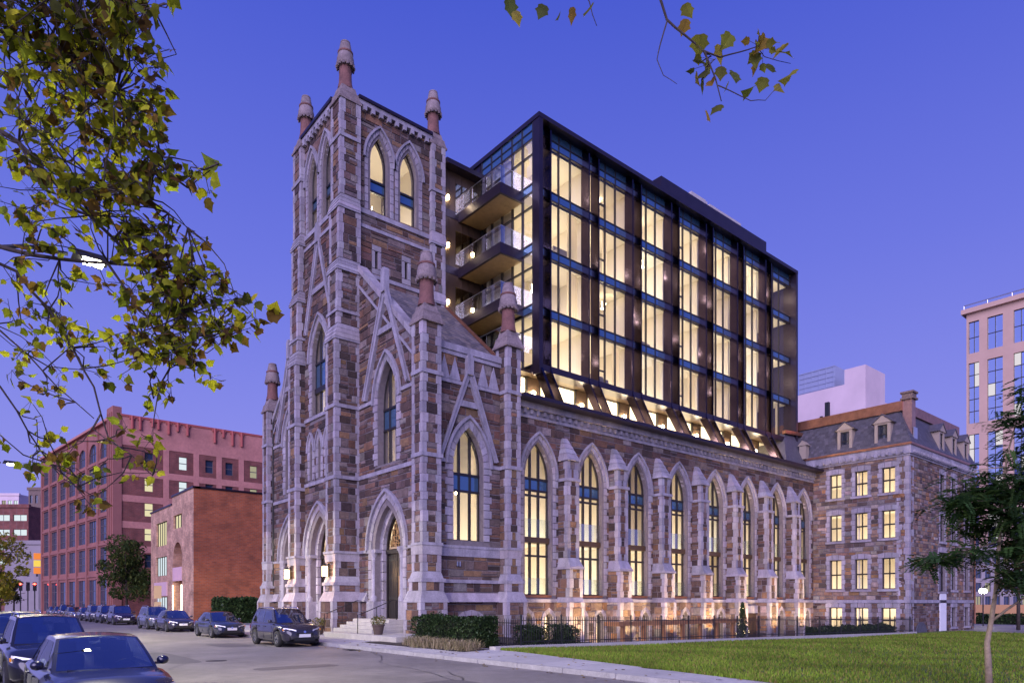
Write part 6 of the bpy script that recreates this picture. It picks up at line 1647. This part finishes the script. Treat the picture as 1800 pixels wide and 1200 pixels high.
def place_car(kind, x, y, col, label, group, rz=-90, z=0, s=1.0):
    p = protos[kind]
    if kind in used: o = copy_tree(p)
    else: o = p; used.add(kind)
    o.location = (x, y, z); o.rotation_euler = (0, 0, R(rz)); o.scale = (s, s, s); tag(o, label, 'car', group)
    bpy.context.view_layer.update() if False else None
    cars.append((o, carpaint('car_paint', col))); return o
cars = []
GW, GE = 'cars parked on the near side of the street', 'cars parked on the church side of the street'
place_car('sedan', 2.02, 13.7, (.012, .014, .055), 'dark blue sedan parked nearest the camera at the lower left', GW)
place_car('suv', 1.95, 20.2, (.010, .010, .028), 'black SUV with roof rails parked behind the near blue sedan', GW)
place_car('suv', 1.85, 26.9, (.12, .13, .17), 'silver SUV at the left edge behind the black SUV', GW)
place_car('sedan', 1.8, 33.4, (.02, .03, .10), 'blue sedan at the left edge, farthest of the near-side row', GW)
place_car('suv', 12.42, 31.75, (.040, .036, .052), 'dark grey SUV parked in front of the church doors', GE, s=1.02)
place_car('sedan', 12.45, 41.8, (.030, .036, .065), 'dark sedan parked behind the grey SUV, beside the church', GE)
place_car('sedan', 12.45, 51.9, (.032, .030, .055), 'dark sedan parked before the orange brick building, nearer one', GE)
place_car('suv', 12.5, 57.6, (.10, .11, .15), 'bluish silver SUV parked before the orange brick building', GE)
yy_ = 70.5
descr = ['dark purple SUV parked below the round street tree', 'dark sedan parked just beyond the purple SUV', 'grey SUV parked at the warehouse corner', 'dark sedan parked along the pink warehouse, nearer one', 'silver sedan parked along the pink warehouse, middle one', 'dark van-like SUV parked along the pink warehouse', 'small dark sedan parked far up the street', 'pale sedan parked farthest up the street']
for k, dsc in enumerate(descr):
    kind = 'suv' if ('SUV' in dsc) else 'sedan'; c = [(.030, .02, .05), (.02, .02, .035), (.09, .09, .11), (.02, .024, .04), (.16, .17, .2), (.02, .018, .03), (.03, .03, .05), (.2, .2, .22)][k]
    place_car(kind, 12.45, yy_, c, dsc, GE); yy_ += 6.3 + (4 if k == 3 else 0)
for o, pm in cars: paint_tree(o, pm)
# ------------------------------------------------------------------ trees
def pix(px, py, d): s = (px-900)/1202; return Vector(((.63956+.76875*s)*d, (.76875-.63956*s)*d, 2+(1058-py)*d/1202))
def leafmat(name):
    m = bpy.data.materials.new(name); m.use_nodes = True; nt = m.node_tree; nt.nodes.clear()
    out = nt.nodes.new('ShaderNodeOutputMaterial'); mx = nt.nodes.new('ShaderNodeMixShader'); mx.inputs[0].default_value = .45
    df = nt.nodes.new('ShaderNodeBsdfPrincipled'); df.inputs['Roughness'].default_value = .75; df.inputs['Specular IOR Level'].default_value = .2; tr = nt.nodes.new('ShaderNodeBsdfTranslucent'); a = nt.nodes.new('ShaderNodeAttribute'); a.attribute_name = 'col'
    g = nt.nodes.new('ShaderNodeNewGeometry'); n = nt.nodes.new('ShaderNodeTexNoise'); n.inputs['Scale'].default_value = 14; nt.links.new(g.outputs['Position'], n.inputs['Vector'])
    mr = nt.nodes.new('ShaderNodeMapRange'); mr.inputs['To Min'].default_value = .55; mr.inputs['To Max'].default_value = 1.45; nt.links.new(n.outputs['Fac'], mr.inputs['Value'])
    sc = nt.nodes.new('ShaderNodeVectorMath'); sc.operation = 'SCALE'; nt.links.new(a.outputs['Color'], sc.inputs[0]); nt.links.new(mr.outputs[0], sc.inputs['Scale'])
    nt.links.new(sc.outputs[0], df.inputs['Base Color']); nt.links.new(sc.outputs[0], tr.inputs['Color']); nt.links.new(df.outputs[0], mx.inputs[1]); nt.links.new(tr.outputs[0], mx.inputs[2]); nt.links.new(mx.outputs[0], out.inputs['Surface']); return m
M['planeleaf'] = leafmat('plane_leaf'); M['bigleaf'] = leafmat('tree_leaf')
LEAF2D = [(0, -.03), (.20, -.04), (.42, .10), (.38, .25), (.52, .44), (.36, .52), (.24, .66), (.12, .80), (.0, .98), (-.12, .80), (-.24, .66), (-.36, .52), (-.52, .44), (-.38, .25), (-.42, .10), (-.20, -.04)]
def leaf_geo(p, size, stem_dir):
    d = (stem_dir+Vector((random.uniform(-.6, .6), random.uniform(-.6, .6), random.uniform(-.9, .2)))).normalized()
    s = d.cross(Vector((random.uniform(-1, 1), random.uniform(-1, 1), random.uniform(.2, 1)))).normalized(); n = d.cross(s)
    fold = random.uniform(.05, .5); curl = random.uniform(-.35, .35); w = random.uniform(.75, 1.1)
    vs = [p+(s*x*w+d*y+n*(abs(x)*fold+curl*y*y))*size for x, y in LEAF2D]; vs.append(p+(d*.28+n*curl*.08)*size)
    c = len(LEAF2D); return vs, [(i, (i+1) % c, c) for i in range(c)]
LCOL = [(.20, .22, .012), (.12, .15, .012), (.28, .30, .015), (.38, .38, .02), (.08, .09, .012), (.16, .10, .018), (.10, .06, .018), (.32, .36, .02)]
def leafy_tree(name, label, trunk, limbs, clusters, size, cols=LCOL, seed=1, nind=300, extra=None):
    random.seed(seed); t = thing(name, label, 'tree')
    m = MB(); m.tube(trunk[0], trunk[1], 12); m.build('trunk', M['bark'], t, smooth=True)
    pts = []
    for (poly, r0, r1) in limbs:
        sm = []; 
        for i in range(len(poly)-1):
            a, b = Vector(poly[i]), Vector(poly[i+1]); k = max(2, int((b-a).length/.25))
            for q in range(k):
                u = q/k; w = .035*(b-a).length
                sm.append(a.lerp(b, u)+Vector((random.gauss(0, w*.35), random.gauss(0, w*.35), random.gauss(0, w*.35))))
        sm.append(Vector(poly[-1])); rs = [lerp(r0, r1, (i/(len(sm)-1))**.8) for i in range(len(sm))]
        mm = MB(); mm.tube(sm, [r*.72 for r in rs], 7); mm.build('limb', M['bark'], t, smooth=True); pts += [(p, r) for p, r in zip(sm, rs)]
    leaves = []; tw = MB()
    for (c, rad, n) in clusters:
        c = Vector(c); near = sorted(pts, key=lambda q: (q[0]-c).length)[:14]; k = max(1, n//7)
        for q in range(k):
            st = random.choice(near[:8])[0]
            while True:
                v = Vector((random.uniform(-1, 1), random.uniform(-1, 1), random.uniform(-1, 1)))
                if v.length < 1: break
            en = c+v*rad; mid = st.lerp(en, .5)+Vector((random.gauss(0, .06), random.gauss(0, .06), random.gauss(.02, .06)))*(1+rad); q1 = st.lerp(mid, .5)+Vector((random.gauss(0, .03), random.gauss(0, .03), random.gauss(0, .03)))
            q2 = mid.lerp(en, .5)+Vector((random.gauss(0, .03), random.gauss(0, .03), random.gauss(0, .03)))
            tw.tube([st, q1, mid, q2, en], [.010, .008, .006, .005, .003], 5)
            for z in range(max(1, round(n/k))):
                u = random.random()**.6; a, b = (mid, q2) if u < .5 else (q2, en); p = a.lerp(b, (u*2) % 1 if u < 1 else 1)
                d = Vector((random.gauss(0, 1), random.gauss(0, 1), random.gauss(-.3, .8))).normalized(); p2 = p+d*random.uniform(.03, .14)
                tw.tube([p, p2], .0022, 3, cap=False); leaves.append((p2, size*random.uniform(.55, 1.25), d))
    for (p, s, d) in (extra or []): leaves.append((Vector(p), s, Vector(d)))
    tw.build('twigs', M['bark'], t, kind='stuff')
    leaves.sort(key=lambda q: -q[1]/max(1, (q[0]-CAMP).length)); rest = MB()
    for i, (p, s, d) in enumerate(leaves):
        vs, fs = leaf_geo(p, s, d); col = jit(random.choice(cols), .3, .08)
        if i < nind:
            o = MB().add([v-p for v in vs], fs, col).build('leaf', M['planeleaf'], t); o.location = p
        else: rest.add(vs, fs, col)
    if rest.v: rest.build('foliage', M['planeleaf'], t, kind='stuff')
    return t
T0 = Vector((-1.5, 8.6, 0))
tk = ([T0+Vector((0, 0, .1)), T0+Vector((.05, 0, 1.5)), T0+Vector((.0, .1, 3)), T0+Vector((.15, .1, 5)), T0+Vector((.1, .2, 7.5)), T0+Vector((.3, .1, 10))], [.34, .27, .24, .21, .15, .06])
tp = lambda z: T0+Vector((.12, .1, z))
limbs = [([tp(4.6), pix(-60, 420, 8), pix(60, 450, 8), pix(190, 463, 8), pix(300, 470, 8), pix(400, 505, 8)], .085, .012),
         ([tp(6.2), pix(-40, 200, 7.5), pix(30, 250, 7.5), pix(110, 335, 7.6), pix(200, 420, 7.8), pix(290, 520, 8), pix(350, 590, 8)], .075, .010),
         ([tp(7.2), pix(-30, 60, 7.5), pix(90, 90, 7.5), pix(200, 160, 7.5), pix(260, 275, 7.5), pix(330, 330, 7.4), pix(384, 288, 7.3)], .06, .006),
         ([tp(4.4), pix(-50, 440, 8.2), pix(30, 480, 8.3), pix(110, 575, 8.4), pix(165, 680, 8.5), pix(190, 770, 8.5), pix(230, 800, 8.4), pix(268, 835, 8.5)], .055, .007),
         ([tp(3.9), pix(-40, 545, 8.8), pix(50, 625, 8.8), pix(100, 680, 8.8), pix(165, 735, 8.8)], .05, .008),
         ([tp(3.4), pix(-30, 640, 8), pix(30, 720, 8), pix(70, 790, 8.3), pix(110, 840, 8.4), pix(165, 872, 8.4)], .035, .006),
         ([tp(8.0), pix(-30, -60, 7), pix(120, -20, 7), pix(240, 20, 7), pix(300, 5, 7)], .05, .008),
         ([pix(110, 335, 7.6), pix(180, 330, 7.4), pix(260, 350, 7.5), pix(330, 400, 7.7)], .02, .006),
         ([pix(190, 463, 8), pix(260, 560, 8.1), pix(300, 640, 8.2), pix(270, 700, 8.4)], .022, .005)]
CL = [(60,60,7.5,1.0,120),(170,60,7.5,.9,130),(245,40,7,.5,70),(90,170,7.5,.9,110),(190,160,7.5,.7,120),(240,220,7.2,.4,50),(140,270,7.5,.75,100),(245,300,7.5,.4,45),(50,300,7,.7,60),
 (320,330,7.5,.3,22),(200,390,8,.65,80),(280,420,8,.5,70),(330,490,8,.55,80),(385,540,8,.5,75),(435,560,8,.28,28),(300,560,8,.55,70),(250,620,8,.45,45),(330,610,8,.35,40),(180,560,8.5,.6,45),(100,560,8.5,.5,28),(90,440,8,.6,36),(270,690,8.5,.25,14),(360,640,8,.2,10),
 (60,650,9,.5,18),(30,560,9,.5,16),(140,660,9,.4,16),(30,760,8,.5,18),(90,830,8.5,.35,16),(150,860,8.5,.3,16),(240,770,8,.28,16),(268,825,9,.2,8),(120,790,8.5,.3,8),(30,10,7,.7,60),(110,0,7,.6,60)]
leafy_tree('plane_tree', 'plane tree with yellow-green lobed leaves reaching in from the left edge', tk, limbs, [(pix(a, b, d), r, int(n*1.8)) for a, b, d, r, n in CL], .122, seed=4,
           extra=[(pix(383, 292, 7.3), .22, (0, .2, 1)), (pix(470, 556, 8), .2, (.5, -.4, .3)), (pix(478, 548, 8), .18, (.5, -.5, .6)), (pix(372, 312, 7.3), .18, (.4, -.4, -.2))])
# second plane tree: its trunk stands behind the camera, one bough hangs into the top of the picture
T1 = Vector((-.4, -3.6, .1)); tk2 = ([T1, T1+Vector((.1, .1, 2.2)), T1+Vector((.2, .2, 5)), T1+Vector((.3, .5, 8))], [.3, .24, .18, .08])
b0 = T1+Vector((.2, .2, 4.8))
limbs2 = [([b0, (1.6, -.8, 6.8), (3.6, 1.8, 7.9), pix(1150, -40, 6.0), pix(1172, 35, 6.0), pix(1205, 62, 6.0), pix(1240, 92, 6.0), pix(1258, 140, 6.0), pix(1268, 178, 6.0)], .07, .006),
          ([pix(1174, 36, 6.0), pix(1160, 80, 6.0), pix(1155, 105, 6.0), pix(1166, 132, 6.0), pix(1190, 148, 6.0)], .010, .003),
          ([pix(1235, 88, 6.0), pix(1265, 100, 6.0), pix(1300, 92, 6.1), pix(1330, 82, 6.1), pix(1345, 100, 6.1), pix(1390, 112, 6.1)], .012, .003),
          ([pix(1262, 150, 6.0), pix(1285, 160, 6.0), pix(1320, 178, 6.0), pix(1345, 175, 6.0), pix(1372, 150, 6.0)], .008, .003),
          ([(3.6, 1.8, 7.9), pix(1015, -50, 6.2), pix(1035, 5, 6.2), pix(1049, 46, 6.2)], .03, .004),
          ([pix(1000, -45, 6.2), pix(960, -10, 6.2), pix(905, -12, 6.2), pix(895, 5, 6.2)], .012, .003)]
ex = []
for (px, py, sz) in ((1205, 15, .14), (1205, 42, .13), (1230, 70, .17), (1265, 88, .17), (1285, 70, .16), (1345, 75, .17), (1380, 100, .19), (1385, 88, .16), (1393, 133, .18), (1370, 155, .15), (1325, 160, .18), (1343, 145, .12), (1268, 125, .14), (1290, 135, .16), (1225, 133, .14), (1268, 192, .14), (1245, 208, .11), (1355, 122, .12), (1040, 22, .15), (1005, 22, .13), (985, 30, .10), (893, 8, .16), (906, 28, .13), (957, 18, .12), (1250, 150, .12), (1280, 152, .10)):
    ex.append((pix(px, py-8, 6.05), sz, (random.uniform(-.5, .5), random.uniform(-.5, .5), -.6)))
leafy_tree('overhanging_plane_tree', 'bough with a few sparse yellow-green leaves hanging in from above the sky', tk2, limbs2, [(pix(1300, 110, 6.1), .35, 10), (pix(1260, 120, 6.0), .2, 8)], .11, seed=9, extra=ex, cols=[(.16, .17, .02), (.11, .12, .02), (.20, .13, .02), (.07, .08, .02), (.22, .20, .03)])

# young honey locust on the lawn
random.seed(21)
t = thing('locust_tree', 'young locust tree with feathery dark leaves on the lawn at the right edge', 'tree')
b = pix(1739, 1216, 14.0); b.z = .1
def stick(pts, r0, r1, nm='limb'):
    m = MB(); n_ = len(pts); m.tube(pts, [lerp(r0, r1, i/(n_-1)) for i in range(n_)], 8); m.build(nm, M['palebark'], t, smooth=True)
stick([b, pix(1737, 1160, 14), pix(1735, 1130, 14), pix(1742, 1092, 14), pix(1750, 1040, 14), pix(1756, 960, 14), pix(1762, 880, 14), pix(1770, 800, 14.1), pix(1790, 730, 14.2)], .07, .012, 'trunk')
stick([pix(1738, 1185, 14), pix(1741, 1150, 14), pix(1738, 1125, 14)], .016, .006)
stick([pix(1742, 1092, 14), pix(1768, 1072, 13.9), pix(1800, 1050, 13.8), pix(1850, 1020, 13.6)], .032, .012)
stick([pix(1757, 950, 14), pix(1710, 965, 13.7), pix(1670, 975, 13.5), pix(1630, 985, 13.4)], .02, .004)
stick([pix(1762, 880, 14), pix(1715, 880, 13.6), pix(1675, 895, 13.4)], .018, .004); stick([pix(1762, 880, 14), pix(1810, 830, 14), pix(1850, 800, 14)], .02, .006); stick([pix(1768, 820, 14), pix(1720, 825, 14.3), pix(1690, 840, 14.4)], .015, .004)
stick([pix(1750, 1010, 14), pix(1790, 990, 13.7), pix(1830, 975, 13.5)], .015, .004)
fr_ = MB(); LC = [(.045, .10, .030), (.065, .14, .036), (.03, .07, .02), (.09, .16, .04)]
def frond(p, d, L, n=11):
    d = d.normalized(); s = d.cross(Vector((0, 0, 1))).normalized(); col = jit(random.choice(LC), .3)
    for i in range(n):
        q = p+d*L*i/n+Vector((0, 0, -.35*L*(i/n)**2))
        for sg in (1, -1):
            a = (s*sg+d*.35+Vector((0, 0, random.uniform(-.3, .1)))).normalized(); l = .11*(1-.5*i/n)
            w = d*.032; fr_.add([q, q+a*l*.5+w, q+a*l, q+a*l*.5-w], [(0, 1, 2, 3)], col)
for (px, py, d, rx, rz_, n) in ((1735, 870, 14, .75, .28, 110), (1775, 850, 14, .8, .35, 130), (1700, 885, 13.6, .5, .18, 60), (1790, 740, 14.1, .5, .18, 50), (1755, 905, 13.8, .6, .22, 70), (1660, 982, 13.5, .6, .10, 55), (1700, 970, 13.6, .4, .10, 30), (1790, 960, 13.8, .6, .25, 70), (1790, 1010, 13.6, .5, .25, 60), (1770, 930, 14.3, .6, .3, 60), (1715, 930, 14.2, .4, .12, 25), (1800, 690, 14.2, .3, .2, 20), (1810, 880, 14, .6, .6, 100), (1820, 780, 14, .5, .4, 60)):
    c = pix(px, py, d)
    for _ in range(int(n*1.5)):
        p = c+Vector((random.gauss(0, rx*.5), random.gauss(0, rx*.5), random.gauss(0, rz_*.6))); frond(p, Vector((random.gauss(0, 1), random.gauss(0, 1), random.gauss(-.1, .25))), random.uniform(.26, .5))
fr_.build('crown', M['bigleaf'], t)

# round street tree by the warehouse, yellow tree at the far left, dark shrub by the brick building
def round_tree(name, label, x, y, z0, h, w, cols, n, leaf, seed, trunk_h=.3):
    random.seed(seed); t = thing(name, label, 'tree', loc=(x, y, z0))
    m = MB(); m.tube([(0, 0, 0), (.05, 0, h*trunk_h), (0, .1, h*.6), (.1, 0, h*.85)], [.16, .13, .08, .03], 8)
    for k in range(7):
        a = k*.9; m.tube([(0, 0, h*(trunk_h+.05*k)), (math.cos(a)*w*.25, math.sin(a)*w*.25, h*(trunk_h+.1+.07*k)), (math.cos(a)*w*.38, math.sin(a)*w*.38, h*(trunk_h+.12+.08*k))], [.06, .04, .015], 6)
    m.build('trunk', M['bark'], t, smooth=True); c = MB()
    blobs = []
    for k in range(26):
        a = random.uniform(0, 6.28); r = random.uniform(.1, .36)*w; zz = random.uniform(trunk_h+.05, .9)*h; f = 1-abs(zz/h-.58)*1.1; blobs.append((r*math.cos(a)*f, r*math.sin(a)*f, zz, random.uniform(.12, .2)*w))
    for bx, by, bz, br in blobs: leafclump(c, bx, by, bz, br, br, br*.75, n//26, leaf, cols, .35)
    c.build('crown', M['bigleaf'], t); return t
round_tree('street_tree', 'round dark street tree between the warehouse and the brick building', 16.4, 90.0, .15, 9.8, 7.6, [(.06, .10, .03), (.09, .13, .035), (.04, .07, .02), (.13, .16, .035)], 5200, .22, 31, .22)
round_tree('yellow_street_tree', 'yellow-green street tree at the far left edge', *farpt(-2, 60), .1, 8.6, 5.0, [(.30, .28, .03), (.22, .24, .03), (.38, .30, .04)], 2600, .2, 32, .2)
round_tree('corner_tree', 'small dim street tree at the far crossing', *farpt(24, 118), .0, 6.0, 5.0, [(.05, .06, .02), (.08, .07, .02)], 1300, .25, 34, .3)
round_tree('right_edge_tree', 'brownish autumn tree beyond the lawn at the right edge', *farpt(1790, 62), -.5, 9.0, 7.5, [(.12, .085, .03), (.07, .07, .025), (.16, .10, .04), (.04, .05, .02)], 3000, .2, 35, .35)
hedge(19.2, 23.0, 63.5, 66.5, .1, 2.2, 4200, 'dark spreading yew beside the orange brick building', size=.16, name='shrub')

# fallen leaves on lawn, footway and gutter
random.seed(77); fl_ = MB()
for _ in range(420):
    if random.random() < .6: x = random.uniform(16.5, 36); y = random.uniform(2, 20); z = zl(x)+.075
    elif random.random() < .6: x = random.uniform(13.7, 16.2); y = random.uniform(5, 30); z = zE(x)+.008
    else: x = random.uniform(12.9, 13.45); y = random.uniform(5, 30); z = .008
    p = Vector((x, y, z)); vs, fs = leaf_geo(p, random.uniform(.07, .13), Vector((random.uniform(-1, 1), random.uniform(-1, 1), .0)))
    vs = [Vector((v.x, v.y, z+abs(v.z-z)*.35)) for v in vs]; fl_.add(vs, fs, jit(random.choice([(.25, .16, .04), (.16, .09, .03), (.30, .22, .05), (.10, .06, .03)]), .3))
o = fl_.build('fallen_leaves', M['planeleaf'], kind='stuff'); tag(o, 'yellow and brown leaves fallen on the lawn and pavement', 'fallen leaves')
# ------------------------------------------------------------------ put every Empty at the base of its thing
bpy.context.view_layer.update()
def bounds(o, acc):
    if o.type == 'MESH' and len(o.data.vertices):
        for c in o.bound_box: acc.append(o.matrix_world @ Vector(c))
    for ch in o.children: bounds(ch, acc)
for o in list(COL.objects):
    if o.type == 'EMPTY' and o.parent is None and o.location.length < 1e-6 and o.children:
        acc = []; bounds(o, acc)
        if not acc: continue
        lo = Vector((min(p.x for p in acc), min(p.y for p in acc), min(p.z for p in acc))); hi = Vector((max(p.x for p in acc), max(p.y for p in acc), max(p.z for p in acc)))
        b = Vector(((lo.x+hi.x)/2, (lo.y+hi.y)/2, lo.z)); o.location = b
        for ch in o.children: ch.location = ch.location-b
